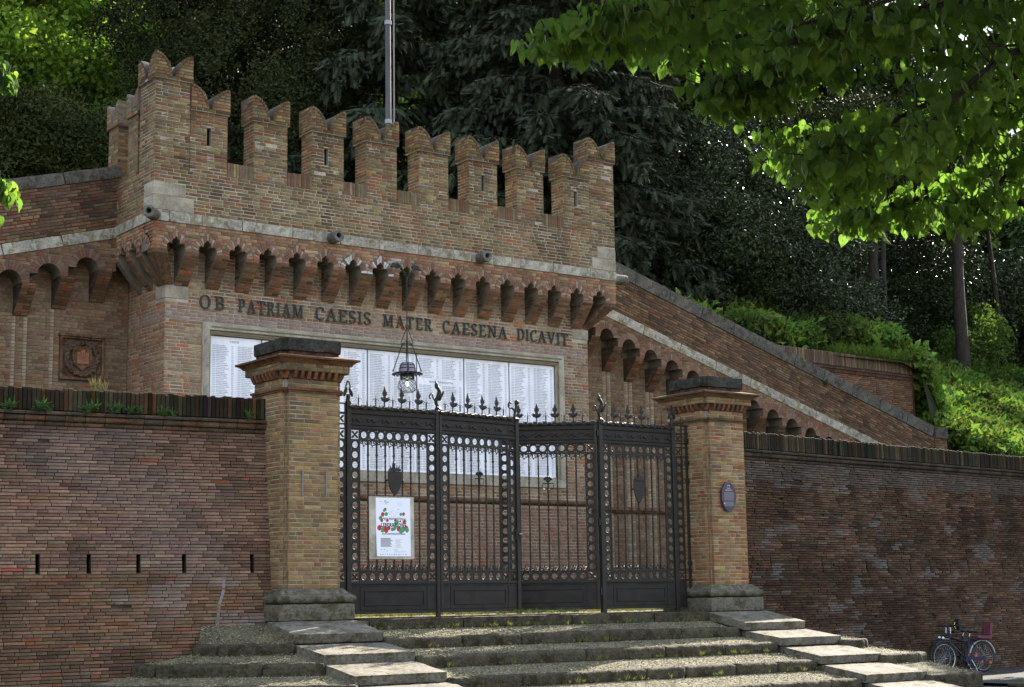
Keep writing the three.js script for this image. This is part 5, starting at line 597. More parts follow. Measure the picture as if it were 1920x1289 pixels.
// ---------- hanging lantern ----------
{ const LX = 1.15, LZ = -5.25, y0 = 5.045, t = thing('hanging_lantern', 'iron lantern with violet glass hood and caged lit bulb, hung on a long rod', 'lantern', [LX, y0, LZ]), I = mat.bronze, A = (n, g, m = I, p = t) => piece(n, g, m, p);
  A('rod', [rod([0, 1.02, 0], [0, 2.08, 0], 0.011), (() => { const s = new THREE.TorusGeometry(0.035, 0.008, 5, 12); s.scale(0.6, 1.6, 1); s.translate(0, 1.45, 0); return s; })()]);
  A('bracket', [tube([[0, 2.05, 0], [-0.1, 2.22, 0.03], [-0.2, 2.34, 0], [-0.33, 2.36, -0.06]], 0.014, 14, 5), tube([[0, 2.05, 0], [0.1, 2.22, 0.03], [0.2, 2.34, 0], [0.33, 2.36, -0.06]], 0.014, 14, 5), tube([[0, 2.05, 0], [0, 2.3, -0.2], [0, 2.45, -0.5]], 0.014, 10, 5), ...[-1, 1].flatMap((s) => [0, 1, 2, 3].map((k) => { const c = new THREE.SphereGeometry(0.055, 6, 5); c.scale(1.3, 0.7, 0.35); c.rotateZ(s * (0.7 - k * 0.35)); c.translate(s * (0.19 + k * 0.045), 2.34 - 0.045 * (k % 2) + 0.02, -0.03); return c; }))]);
  const hook = [], arms = []; for (let k = 0; k < 4; k++) { const a = k * Math.PI / 2 + 0.5, c = Math.cos(a), s = Math.sin(a); hook.push(rod([0, 1.02, 0], [c * 0.13, 0.66, s * 0.13], 0.008)); arms.push(rod([c * 0.11, 0.62, s * 0.11], [c * 0.3, 0.06, s * 0.3], 0.011)); arms.push(rod([c * 0.13, 0.66, s * 0.13], [c * 0.085, 0.6, s * 0.085], 0.009)); const e = new THREE.TorusGeometry(0.022, 0.006, 4, 8); e.translate(c * 0.3, 0.06, s * 0.3); arms.push(e); } { const r1 = new THREE.TorusGeometry(0.11, 0.01, 5, 16); r1.rotateX(Math.PI / 2); r1.translate(0, 0.64, 0); const r2 = new THREE.TorusGeometry(0.035, 0.009, 5, 12); r2.translate(0, 1.02, 0); hook.push(r1, r2); for (const s of [-1, 1]) hook.push(tube([[s * 0.11, 0.64, 0], [s * 0.03, 0.7, 0], [0, 0.6, 0]], 0.008, 10, 4)); } A('suspension', hook); arms.forEach((g, i) => { if (i % 3 === 0) A('arm', [g, arms[i + 1], arms[i + 2]]); });
  { const pr = [[0.02, 0.24], [0.09, 0.235], [0.14, 0.205], [0.165, 0.16], [0.17, 0.115], [0.185, 0.07], [0.18, 0.02]].map(([x, y]) => new THREE.Vector2(x, y)); A('glass_hood', new THREE.LatheGeometry(pr, 20), new THREE.MeshPhysicalMaterial({ color: lin(0.3, 0.25, 0.31), roughness: 0.4, transmission: 0.25, thickness: 0, side: THREE.DoubleSide })); const ribs = []; for (let k = 0; k < 6; k++) { const a = k * Math.PI / 3; ribs.push(tube([[Math.cos(a) * 0.03, 0.245, Math.sin(a) * 0.03], [Math.cos(a) * 0.15, 0.21, Math.sin(a) * 0.15], [Math.cos(a) * 0.178, 0.13, Math.sin(a) * 0.178], [Math.cos(a) * 0.19, 0.03, Math.sin(a) * 0.19]], 0.008, 10, 4)); } for (const [r, y] of [[0.178, 0.115], [0.16, 0.18]]) { const q = new THREE.TorusGeometry(r, 0.007, 4, 20); q.rotateX(Math.PI / 2); q.translate(0, y, 0); ribs.push(q); } A('hood_ribs', ribs); }
  { const pl = new THREE.CylinderGeometry(0.3, 0.27, 0.03, 24); pl.translate(0, 0.0, 0); const fr = [pl]; for (let k = 0; k < 18; k++) { const a = k / 18 * Math.PI * 2, s = new THREE.SphereGeometry(0.026, 6, 5); s.scale(1, 0.8, 1); s.translate(Math.cos(a) * 0.31, -0.01, Math.sin(a) * 0.31); fr.push(s); } A('crown_plate', fr); const nk = [new THREE.CylinderGeometry(0.15, 0.15, 0.02, 18), new THREE.CylinderGeometry(0.155, 0.15, 0.02, 18)]; nk[0].translate(0, -0.035, 0); nk[1].translate(0, -0.115, 0); for (let k = 0; k < 14; k++) { const a = k / 14 * Math.PI * 2; nk.push(rod([Math.cos(a) * 0.145, -0.11, Math.sin(a) * 0.145], [Math.cos(a) * 0.145, -0.03, Math.sin(a) * 0.145], 0.009)); } A('collar', nk); }
  const cage = []; const prof = (u) => [0.15 + 0.055 * Math.sin(u * 2.2) - (u > 0.75 ? (u - 0.75) * 0.9 * (u - 0.75) * 8 * 0.06 : 0), -0.12 - u * 0.27]; const rad = (u) => 0.15 + 0.06 * Math.sin(Math.min(u, 1) * 2.4) - 0.1 * Math.max(0, u - 0.72) * 2.2; for (let k = 0; k < 10; k++) for (const s of [-1, 1]) { const q = []; for (let i = 0; i <= 12; i++) { const u = i / 12, a = k / 10 * Math.PI * 2 + s * u * 1.6; q.push(V3(Math.cos(a) * rad(u), -0.12 - u * 0.27, Math.sin(a) * rad(u))); } cage.push(tube(q, 0.0042, 16, 4)); } for (const u of [1]) { const q = new THREE.TorusGeometry(rad(u), 0.007, 4, 20); q.rotateX(Math.PI / 2); q.translate(0, -0.12 - u * 0.27, 0); cage.push(q); } A('wire_cage', cage);
  const bl = new THREE.SphereGeometry(0.034, 12, 9); bl.scale(1, 1.7, 1); bl.translate(0, -0.22, 0); A('lamp_bulb', bl, new THREE.MeshStandardMaterial({ color: 0xffffff, emissive: new THREE.Color(1, 0.97, 0.9), emissiveIntensity: 0.4 })); const so = new THREE.CylinderGeometry(0.022, 0.022, 0.07, 10); so.translate(0, -0.13, 0); A('socket', so);
  const pl = new THREE.PointLight(new THREE.Color(1, 0.95, 0.86), 0.03, 6); pl.position.set(0, -0.22, 0); pl.castShadow = true; t.add(pl); }
// ---------- flagpole on the bastion deck ----------
{ const t = thing('flagpole', 'grey metal flagpole rising behind the battlements with its halyard', 'flagpole', [2.44, 7.95, -8]); piece('pole', [rod([0, 0, 0], [0, 3.55, 0], 0.074, 0.07, 16), rod([0, 3.55, 0], [0, 6.0, 0], 0.07, 0.064, 16), rod([0, 6, 0], [0, 10.5, 0], 0.07, 0.05, 16)], M([0.1, 0.1, 0.105], { roughness: 0.6, map: barkTex }), t); piece('joint', [rod([0, 3.5, 0], [0, 3.6, 0], 0.088, 0.088, 16), rod([0, 5.95, 0], [0, 6.05, 0], 0.084, 0.084, 16)], M([0.28, 0.28, 0.3], { metalness: 0.4, roughness: 0.5 }), t); for (const [x, z] of [[0.11, 0.06], [0.15, 0.03]]) piece('halyard', rod([x, 0.8, z], [x + 0.01, 10.3, z], 0.0075, 0.0075, 5), M([0.2, 0.2, 0.19]), t); piece('base_plate', rbox(-0.2, 0.2, 0, 0.04, -0.2, 0.2, 0.01), mat.iron, t); }
// ---------- ground ----------
{ R = rng32(71);
  const gm = M([0.15, 0.14, 0.12], { map: groundTex, bumpMap: grainBump, bumpScale: 0.01 });
  const g = new THREE.PlaneGeometry(300, 300, 60, 60); g.rotateX(-Math.PI / 2); g.translate(0, -1.56, 60); struct('ground', metreUV(g, 1.5), gm);
  // forecourt behind the gate: trodden earth, grass tufts along the sill
  struct('courtyard', metreUV((() => { const q = new THREE.PlaneGeometry(11.2, 8, 20, 20); q.rotateX(-Math.PI / 2); q.translate(0.5, -0.012, -3.75); return q; })(), 1.5), M([0.24, 0.22, 0.13], { map: groundTex, bumpMap: grainBump, bumpScale: 0.01 }));
  struct('courtyard', [box(-9.5, -5, -2, 0, -7.7, -0.75), box(5.9, 17, -2, 0, -7.7, -2.0)], M([0.2, 0.19, 0.12], { map: groundTex }));
}
// ---------- the stepped approach ----------
const steps = thing('stone_stairway', 'broad stairway of stone kerbs and pebbled treads rising between sloping side slabs to the gate', 'stairs', [0.2, -1.5, 2.8]);
{ R = rng32(72);
  const KX0 = -3.68, KX1 = 4.08, tread = M([0.24, 0.215, 0.14], { map: groundTex, bumpMap: grainBump, bumpScale: 0.012 }), pebM = M([1, 1, 1], { roughness: 0.85, map: grainTex });
  const peb = [], petals = [];
  const quad = (a, b, c, d) => { const g = new THREE.BufferGeometry(); g.setAttribute('position', new THREE.Float32BufferAttribute([...a, ...b, ...c, ...a, ...c, ...d], 3)); g.computeVertexNormals(); return metreUV(g); };
  // sill of the gate in three long blocks
  let x = -3.46; for (const e of [-1.6, 0.75, 2.7, 4.13]) { part('sill_block', wornUV(x + 0.004, e - 0.004, -0.215, -0.022 + rr(-0.004, 0.004), 0.02, 0.71, 0.025, 0.012, 0.07, 3 + x), mat.kerbStone, steps); x = e; }
  part('sill_bed', box(-3.7, 4.2, -0.6, -0.05, -0.4, 0.66), mat.greyStone, steps);
  const K = [[1.56, -0.305, 0.2], [2.5, -0.58, 0.2], [3.45, -0.875, 0.2], [4.45, -1.17, 0.2], [5.4, -1.45, 0.2]]; let pz = 0.7, py = -0.2;
  K.forEach(([z, y, h], i) => {
    let a = KX0; const cuts = [[-2.2, -1.0, 0.9, 2.6, KX1], [-0.4, 1.35, 2.75, KX1], [-2.4, 0.1, 0.95, 2.1, 3.1, KX1], [-2.6, -1.2, 0.4, 1.9, 3.3, KX1], [-2, 0, 2, KX1]][i];
    for (const e of cuts) { const q = rr(-0.012, 0.012); part('kerb_stone', wornUV(a + 0.004, e - 0.004, y - h - 0.03, y + q * 0.6, z - 0.3, z + q, 0.05, 0.016, 0.06, i * 9 + a), mat.kerbStone, steps); a = e; }
    part('tread_bed', quad([KX0, py - 0.005, pz], [KX0, y - 0.03, z - 0.28], [KX1, y - 0.03, z - 0.28], [KX1, py - 0.005, pz]), tread, steps);
    for (let k = 0; k < 4200; k++) { const X = rr(KX0, KX1), t = R(), Z = mix(pz + 0.02, z - 0.27, t), Y = mix(py - 0.005, y - 0.03, t); peb.push([X, Y, Z]); }
    for (let k = 0; k < 1500; k++) { const X = rr(KX0, KX1), t = R() ** 0.6, Z = mix(pz + 0.02, z, t), Y = mix(py - 0.005, y - 0.012, Math.min(1, t * 1.1)); petals.push([X, Y + 0.012, Z]); }
    pz = z - 0.005; py = y - h + 0.015;
  });
  // sloping side slabs, worn along the front edge
  const slabs = (X0, X1, n, list) => list.forEach(([z0, y0, z1, y1], i) => { const L = Math.hypot(z1 - z0, y1 - y0), g = wornUV(X0 + rr(-0.02, 0.01), X1 + rr(-0.01, 0.02), -0.15, 0, 0, L + rr(-0.02, 0.02), 0.014, 0.008, 0.08, n + i); g.rotateX(Math.atan2(y0 - y1, z1 - z0)); g.translate(0, y0, z0); part('side_slab', g, mat.slabStone, steps); part('slab_bed', box(X0 + 0.06, X1 - 0.06, y1 - 0.5, y1 - 0.16, z0 - 0.1, z1 - 0.06), mat.greyStone, steps); });
  slabs(-5.3, -3.69, 50, [[0.66, -0.03, 1.52, -0.225], [1.5, -0.375, 2.4, -0.505], [2.4, -0.645, 3.28, -0.79], [3.3, -0.94, 4.2, -1.08], [4.2, -1.22, 5.1, -1.36]]);
  slabs(4.08, 5.67, 60, [[0.66, -0.035, 1.67, -0.235], [1.67, -0.385, 2.56, -0.505], [2.62, -0.67, 3.52, -0.815], [3.56, -0.965, 4.55, -1.11], [4.56, -1.25, 5.5, -1.39]]);
  // outer steps between the slabs and the walls, with rounded ends
  const lineAt = (p, t) => { const seg = []; let L = 0; for (let i = 0; i < p.length - 1; i++) { const l = Math.hypot(p[i + 1][0] - p[i][0], p[i + 1][1] - p[i][1]); seg.push(l); L += l; } let d = t * L; for (let i = 0; i < seg.length; i++) { if (d <= seg[i] || i === seg.length - 1) { const f = Math.min(1, d / seg[i]); return [mix(p[i][0], p[i + 1][0], f), mix(p[i][1], p[i + 1][1], f)]; } d -= seg[i]; } };
  const outer = (pts, y, h, seed, back, backY) => { // kerb follows the outline pts; the pebbled tread slopes down to it from the foot of the step above
    for (let i = 0; i < pts.length - 1; i++) { const [ax, az] = pts[i], [bx, bz] = pts[i + 1], L = Math.hypot(bx - ax, bz - az), a = Math.atan2(bz - az, bx - ax); const g = wornUV(-0.02, L + 0.02, y - h - 0.1, y + rr(-0.008, 0.004), -0.14, 0.14, 0.05, 0.014, 0.06, seed + i * 3); g.rotateY(-a); g.translate(ax, 0, az); part('kerb_stone', g, mat.kerbStone, steps); }
    const N = 14, P = [], at = (t, f) => { const a = lineAt(back, t), b = lineAt(pts, t); return [mix(a[0], b[0], f), mix(backY, y - 0.03, f), mix(a[1], b[1], f)]; };
    for (let i = 0; i < N; i++) { const a = at(i / N, 0), b = at(i / N, 1), c = at((i + 1) / N, 1), d = at((i + 1) / N, 0); P.push(...a, ...b, ...c, ...a, ...c, ...d); } const g = new THREE.BufferGeometry(); g.setAttribute('position', new THREE.Float32BufferAttribute(P, 3)); g.computeVertexNormals(); part('tread_bed', metreUV(g), tread, steps);
    for (let k = 0; k < 1700; k++) { const p = at(R(), R()); peb.push(p); if (R() < 0.7) petals.push([p[0] + 0.02, p[1] + 0.015, p[2]]); }
  };
  const oA = [[-5.3, 1.5], [-5.75, 1.2], [-6.2, 0.85], [-6.32, 0.35]], oB = [[-5.3, 2.42], [-6.0, 1.9], [-6.75, 1.1], [-7.15, 0.75], [-7.28, 0.3]], oC = [[-5.3, 3.35], [-6.3, 2.5], [-7.2, 1.5], [-7.95, 0.65], [-8.15, 0.25]], oD = [[-5.3, 4.3], [-6.6, 3.2], [-7.8, 2.0], [-9, 0.8]];
  outer(oA, -0.345, 0.19, 81, [[-5.25, 0.72], [-5.2, 0.2], [-5.7, 0.12], [-6.15, 0.08]], -0.09); outer(oB, -0.615, 0.19, 91, oA, -0.5); outer(oC, -0.9, 0.19, 101, oB, -0.78); outer(oD, -1.18, 0.19, 111, oC, -1.06);
  const rA = [[5.6, 2.56], [6.1, 2.62], [6.3, 2.45], [6.36, 2.0], [6.4, 0.2]], rB = [[5.6, 3.5], [6.5, 3.52], [6.85, 3.4], [7.0, 3.1], [7.06, 0.2]], rC = [[5.6, 4.5], [6.4, 4.62], [7.0, 4.5], [7.35, 4.2], [7.5, 3.7], [7.7, 0.2]];
  outer(rA, -0.575, 0.15, 121, [[5.6, 1.6], [5.9, 1.2], [6.1, 0.8], [6.2, 0.2]], -0.42); outer(rB, -0.83, 0.16, 131, rA, -0.72); outer(rC, -1.16, 0.24, 141, rB, -0.97);
  const pg = new THREE.IcosahedronGeometry(0.5, 0), ip = new THREE.InstancedMesh(pg, pebM, peb.length), q = new THREE.Quaternion(), s = V3(), e = new THREE.Euler(); ip.name = 'pebbles'; ip.userData.kind = 'stuff'; const off = wp(steps).negate(), mm = new THREE.Matrix4();
  peb.forEach(([X, Y, Z], i) => { q.setFromEuler(e.set(rr(-0.3, 0.3), rr(0, 6), rr(-0.3, 0.3))); const r = rr(0.014, 0.034); mm.compose(V3(X, Y, Z).add(off), q, s.set(r * rr(1, 1.5), r * 0.26, r)); ip.setMatrixAt(i, mm); const k = rr(0.82, 1.12) * (0.72 + 0.56 * fbm(X, Z, 351, 3)); ip.setColorAt(i, lin(0.28 * k, 0.252 * k, 0.175 * k)); }); steps.add(ip);
  const lg = new THREE.CircleGeometry(0.5, 5); lg.rotateX(-Math.PI / 2); const il = new THREE.InstancedMesh(lg, M([1, 1, 1], { side: THREE.DoubleSide }), petals.length); il.name = 'fallen_blossom'; il.userData.kind = 'stuff'; petals.forEach(([X, Y, Z], i) => { q.setFromEuler(e.set(rr(-0.5, 0.5), rr(0, 6), rr(-0.5, 0.5))); const r = rr(0.006, 0.02); mm.compose(V3(X, Y + 0.01, Z).add(off), q, s.set(r * 1.6, 1, r)); il.setMatrixAt(i, mm); const k = rr(0.6, 1.1); il.setColorAt(i, R() < 0.75 ? lin(0.36 * k, 0.31 * k, 0.15 * k) : lin(0.2 * k, 0.19 * k, 0.08 * k)); }); steps.add(il);
}
// lane surface and its pale kerb strip at the far right
{ R = rng32(73); const g = new THREE.PlaneGeometry(16, 7, 30, 12); g.rotateX(-Math.PI / 2); g.rotateY(0.1); g.translate(17, -1.5, 1.4); struct('pavement', metreUV(g, 1), M([0.085, 0.082, 0.078], { map: groundTex, bumpMap: grainBump, bumpScale: 0.008 })); const k = wornUV(0, 12, -0.12, 0.0, -0.22, 0.22, 0.03, 0.012, 0.2, 5); k.rotateY(0.02); k.translate(8.6, -1.45, 4.2); struct('pavement_kerb', k, mat.kerbStone); }

// ---------- bicycles ----------
function bicycle(o) {
  const t = thing('bicycle', o.label, 'bicycle', o.pos); t.rotation.y = o.turn; t.rotation.x = 0; const fr = M(o.frame, { metalness: 0.4, roughness: 0.35 }), bk = M([0.012, 0.012, 0.013], { roughness: 0.6 }), ch = M([0.55, 0.55, 0.56], { metalness: 0.9, roughness: 0.25 });
  const lean = new THREE.Group(); const r = 0.335, WB = 1.06, A = (n, g, m) => piece(n, g, m, t); // front wheel at x = 0, rear at x = WB, y up
  const wheel = (cx, rim, dz) => { const w = new THREE.Group(); w.name = 'wheel'; w.position.set(cx, r, dz); t.add(w); const ty = new THREE.TorusGeometry(r - 0.022, 0.023, 8, 44); piece('tyre', ty, bk, w); const ri = new THREE.TorusGeometry(r - 0.043, 0.011, 6, 44); piece('rim', ri, rim, w); const sp = []; for (let k = 0; k < 28; k++) { const a = k / 28 * Math.PI * 2, b = a + (k % 2 ? 0.5 : -0.5); sp.push(rod([Math.cos(b) * 0.025, Math.sin(b) * 0.025, k % 4 < 2 ? 0.025 : -0.025], [Math.cos(a) * (r - 0.045), Math.sin(a) * (r - 0.045), 0], 0.0022, 0.0022, 3)); } piece('spokes', sp, ch, w); const h = new THREE.CylinderGeometry(0.024, 0.024, 0.08, 10); h.rotateX(Math.PI / 2); piece('hub', h, ch, w); };
  wheel(0, M(o.rim, { metalness: 0.5, roughness: 0.3 }), 0); wheel(WB, M([0.12, 0.12, 0.12], { roughness: 0.4 }), 0);
  const BB = [0.62, 0.28, 0], ST = [0.72, 0.78, 0], HT = [0.2, 0.86, 0], HB = [0.15, 0.68, 0];
  A('frame', [rod(BB, ST, 0.017), rod(HB, BB, 0.02), rod([0.18, 0.78, 0], [0.7, 0.66, 0], 0.015), rod(HB, HT, 0.021), ...[-1, 1].flatMap((s) => [rod([BB[0], BB[1], s * 0.03], [WB, r, s * 0.06], 0.01), rod([0.71, 0.7, s * 0.02], [WB, r, s * 0.06], 0.008)])], fr);
  A('fork', [-1, 1].map((s) => tube([[0.15, 0.68, s * 0.035], [0.09, 0.5, s * 0.045], [0, r, s * 0.05]], 0.011, 12, 6)), fr);
  A('stem', [rod(HT, [0.21, 0.98, 0], 0.013), rod([0.21, 0.98, 0], [0.14, 1.0, 0], 0.014)], M([0.8, 0.8, 0.8], { metalness: 0.6, roughness: 0.3 }));
  A('handlebar', [tube([[0.3, 1.03, 0.29], [0.18, 1.04, 0.25], [0.12, 1.01, 0.1], [0.12, 1.01, -0.1], [0.18, 1.04, -0.25], [0.3, 1.03, -0.29]], 0.012, 30, 6), ...[-1, 1].map((s) => rod([0.2, 1.04, s * 0.26], [0.33, 1.03, s * 0.295], 0.018)), ...[-1, 1].map((s) => tube([[0.14, 1.02, s * 0.2], [0.1, 1.05, s * 0.24], [0.2, 1.0, s * 0.27]], 0.006, 8, 4)), tube([[0.12, 1.02, 0.1], [-0.02, 1.1, 0.05], [-0.02, 0.85, 0.03], [0.1, 0.75, 0.02]], 0.005, 12, 4)], bk);
  { const s = new THREE.SphereGeometry(0.1, 12, 8); s.scale(1.35, 0.42, 0.9); s.translate(0.78, 0.9, 0); const n = new THREE.SphereGeometry(0.05, 8, 6); n.scale(1.8, 0.5, 0.6); n.translate(0.64, 0.9, 0); A('saddle', [s, n], bk); A('seat_post', rod(ST, [0.755, 0.88, 0], 0.012), ch); }
  const fender = (cx, a0, a1) => { const q = []; for (let i = 0; i <= 14; i++) { const a = mix(a0, a1, i / 14); q.push(V3(cx + Math.cos(a) * (r + 0.02), r + Math.sin(a) * (r + 0.02), 0)); } const g = tube(q, 0.024, 22, 6); return g; }; A('mudguard', fender(0, 0.1, 2.3), M(o.guard, { metalness: 0.5, roughness: 0.3 })); A('mudguard', fender(WB, 0.2, 2.9), M(o.guard2, { metalness: 0.5, roughness: 0.3 }));
  A('chain_guard', [rbox(0.55, 1.08, 0.25, 0.33, 0.05, 0.062, 0.004), (() => { const c = new THREE.CylinderGeometry(0.09, 0.09, 0.012, 18); c.rotateX(Math.PI / 2); c.translate(0.62, 0.28, 0.06); return c; })()], fr); A('pedal', [rod([0.62, 0.28, 0.07], [0.68, 0.13, 0.08], 0.009), rbox(0.63, 0.73, 0.11, 0.135, 0.08, 0.16, 0.005)], bk); A('kickstand', rod([0.7, 0.28, 0.06], [0.78, 0.01, 0.16], 0.009), ch);
  A('rear_rack', [rbox(0.82, 1.25, 0.71, 0.725, -0.07, 0.07, 0.004), rod([1.2, 0.71, 0.07], [WB, r, 0.07], 0.006), rod([1.2, 0.71, -0.07], [WB, r, -0.07], 0.006)], bk);
  { const l = new THREE.SphereGeometry(0.045, 10, 8); l.translate(-0.02, 0.76, 0); A('headlamp', [l, rod([0.15, 0.74, 0], [0.0, 0.75, 0], 0.008)], ch); } A('wheel_reflector', [[0.86, 0.36], [WB + 0.2, 0.2]].map(([x, y]) => rbox(x - 0.035, x + 0.035, y - 0.025, y + 0.025, 0.012, 0.03, 0.004)), M([0.5, 0.08, 0.015], { roughness: 0.3 }));
  if (o.childSeat) { const pk = M([0.15, 0.038, 0.055], { roughness: 0.8 }); A('child_seat', [slab([[0.86, 0.74], [1.24, 0.72], [1.26, 0.8], [1.27, 1.06], [1.22, 1.07], [1.19, 0.8], [0.86, 0.78]], -0.14, 0.14, [], 0.006)], pk); A('seat_frame', [tube([[1.24, 1.08, 0.15], [1.02, 0.98, 0.15], [1.0, 0.86, 0.15]], 0.009, 12, 5), tube([[1.24, 1.08, -0.15], [1.02, 0.98, -0.15], [1.0, 0.86, -0.15]], 0.009, 12, 5), rod([1.0, 0.86, -0.15], [1.0, 0.86, 0.15], 0.009), rbox(0.98, 1.2, 0.82, 0.85, 0.13, 0.16, 0.006)], bk); }
  if (o.basket) { A('front_child_seat', [rbox(0.22, 0.42, 0.88, 0.93, -0.1, 0.1, 0.02), slab([[0.38, 0.9], [0.42, 0.9], [0.47, 1.15], [0.42, 1.17], [0.36, 1.1]], -0.1, 0.1, [], 0.01)], bk); A('seat_strap', [tube([[0.28, 0.95, 0.1], [0.26, 1.04, 0.07], [0.32, 1.1, 0.03]], 0.009, 8, 4)], M([0.6, 0.55, 0.05])); }
  return t;
}
R = rng32(75);
bicycle({ label: 'dark blue bicycle with white front rim and pink child seat, nearest the steps', pos: [11.73, -1.5, 0.02], turn: -0.2, frame: [0.018, 0.018, 0.055], rim: [0.7, 0.7, 0.7], guard: [0.03, 0.03, 0.035], guard2: [0.3, 0.3, 0.3], childSeat: true, basket: true });
bicycle({ label: 'black bicycle standing half hidden behind the dark blue one, against the wall', pos: [12.02, -1.5, -0.32], turn: -0.1, frame: [0.015, 0.015, 0.018], rim: [0.3, 0.3, 0.3], guard: [0.02, 0.02, 0.02], guard2: [0.03, 0.03, 0.03] });
// crumpled paper on the paving beside the last step
{ const g = new THREE.PlaneGeometry(0.2, 0.14, 6, 5); g.rotateX(-Math.PI / 2); const a = g.attributes.position; for (let i = 0; i < a.count; i++) a.setY(i, 0.03 * h2(i, 3, 5)); g.computeVertexNormals(); const o = piece('paper_scrap', g, M([0.75, 0.75, 0.75], { side: THREE.DoubleSide }), scene); o.position.set(7.4, -1.52, 5.2); tag(o, 'small white paper scrap lying beside the rounded last kerb', 'litter'); }
// ---------- hill behind the walls ----------
const hillY = (x, z) => { const d = -z - 9.2, dd = Math.max(0, d) + 1.7 * Math.max(0, d - 48), right = d < 0 ? 1 : smooth(22.6, 24.4, x); return mix(7.3 + dd * 0.36, 4.9 + (d > 0 ? d * 0.44 : d * 0.4), right) + (fbm(x * 0.3, z * 0.3, 301, 3) - 0.5) * 0.7 * smooth(0, 2, dd) - (x < 14.5 && z > -12.5 ? 3 : 0); };
const hillMat = M([0.045, 0.05, 0.02], { map: groundTex });
const terrain = (x0, x1, nx, zs) => { const P = [], X = (i) => mix(x0, x1, i / nx); for (let i = 0; i < nx; i++) for (let j = 0; j < zs.length - 1; j++) { const q = (a, b) => [X(a), hillY(X(a), zs[b]), zs[b]]; P.push(...q(i, j), ...q(i + 1, j), ...q(i + 1, j + 1), ...q(i, j), ...q(i + 1, j + 1), ...q(i, j + 1)); } const g = new THREE.BufferGeometry(); g.setAttribute('position', new THREE.Float32BufferAttribute(P, 3)); g.computeVertexNormals(); return metreUV(g, 2); };
struct('hill', [terrain(-40, 90, 130, [...Array(56).keys()].map((j) => -9.25 - 85 * (j / 55) ** 1.5)), terrain(22.8, 90, 67, [...Array(9).keys()].map((j) => -5.2 - 4.05 * j / 8))], hillMat);
// ---------- foliage ----------
const leafMat = (c, tr = 0.3, rough = 0.6, extra = {}) => tr < 0.2 ? new THREE.MeshPhysicalMaterial({ color: lin(...c), roughness: rough, specularIntensity: 0.13, side: THREE.DoubleSide, ...extra }) : new THREE.MeshPhysicalMaterial({ color: lin(...c), roughness: 0.95, specularIntensity: 0.3, transmission: tr, thickness: 0, side: THREE.DoubleSide, ...extra });
function cluster(n, rad, len, wid, seed, droop = 0, flat = 1) { // a clump of n leaf blades
  const r = rng32(seed), P = [], a = V3(), d = V3(), s = V3(), up = V3();
  for (let i = 0; i < n; i++) {
    const t = r() * Math.PI * 2, u = r() * 2 - 1, q = rad * Math.cbrt(r()); a.set(Math.cos(t) * Math.sqrt(1 - u * u) * q, u * q * flat, Math.sin(t) * Math.sqrt(1 - u * u) * q);
    d.set(r() - 0.5, (r() - 0.5) * 0.9 - droop, r() - 0.5).normalize(); up.set(r() - 0.5, r() * 0.9, r() - 0.5); s.crossVectors(d, up).normalize(); const l = len * (0.7 + r() * 0.6), w = wid * (0.7 + r() * 0.6), m = up.crossVectors(s, d).multiplyScalar(w * 0.25);
    const T = a.clone().addScaledVector(d, l), L = a.clone().addScaledVector(d, l * 0.45).addScaledVector(s, w / 2).add(m), Rr = a.clone().addScaledVector(d, l * 0.45).addScaledVector(s, -w / 2).add(m);
    P.push(a.x, a.y, a.z, L.x, L.y, L.z, T.x, T.y, T.z, a.x, a.y, a.z, T.x, T.y, T.z, Rr.x, Rr.y, Rr.z);
  }
  const g = new THREE.BufferGeometry(); g.setAttribute('position', new THREE.Float32BufferAttribute(P, 3)); g.computeVertexNormals(); return g;
}
const CL = { oak: cluster(26, 0.42, 0.13, 0.07, 1, 0.1), laurel: cluster(24, 0.4, 0.15, 0.07, 2, 0.2), bright: cluster(18, 0.5, 0.19, 0.16, 3, 0.3), cover: cluster(22, 0.3, 0.15, 0.11, 4, -0.2, 0.6), ivy: cluster(20, 0.3, 0.1, 0.09, 5, 0.4) };
const _q = new THREE.Quaternion(), _e = new THREE.Euler(), _s = V3(), _mm = new THREE.Matrix4();
function scatter(name, geo, m, pts, parent, tone, size = [0.8, 1.3], tilt = 3) {
  const im = new THREE.InstancedMesh(geo, m, pts.length), off = parent ? wp(parent).negate() : V3(); im.name = name; if (parent) im.userData.kind = 'stuff'; im.castShadow = im.receiveShadow = true;
  pts.forEach((p, i) => { _q.setFromEuler(_e.set(rr(-tilt, tilt), rr(0, 6.3), rr(-tilt, tilt))); const k = rr(...size) * (p.k || 1); _mm.compose(p.clone().add(off), _q, _s.set(k, k, k)); im.setMatrixAt(i, _mm); const t = tone(p); im.setColorAt(i, t); });
  if (parent) parent.add(im); return im;
}
const sph = () => { const t = R() * 6.283, u = R() * 2 - 1, s = Math.sqrt(1 - u * u); return V3(Math.cos(t) * s, u, Math.sin(t) * s); };
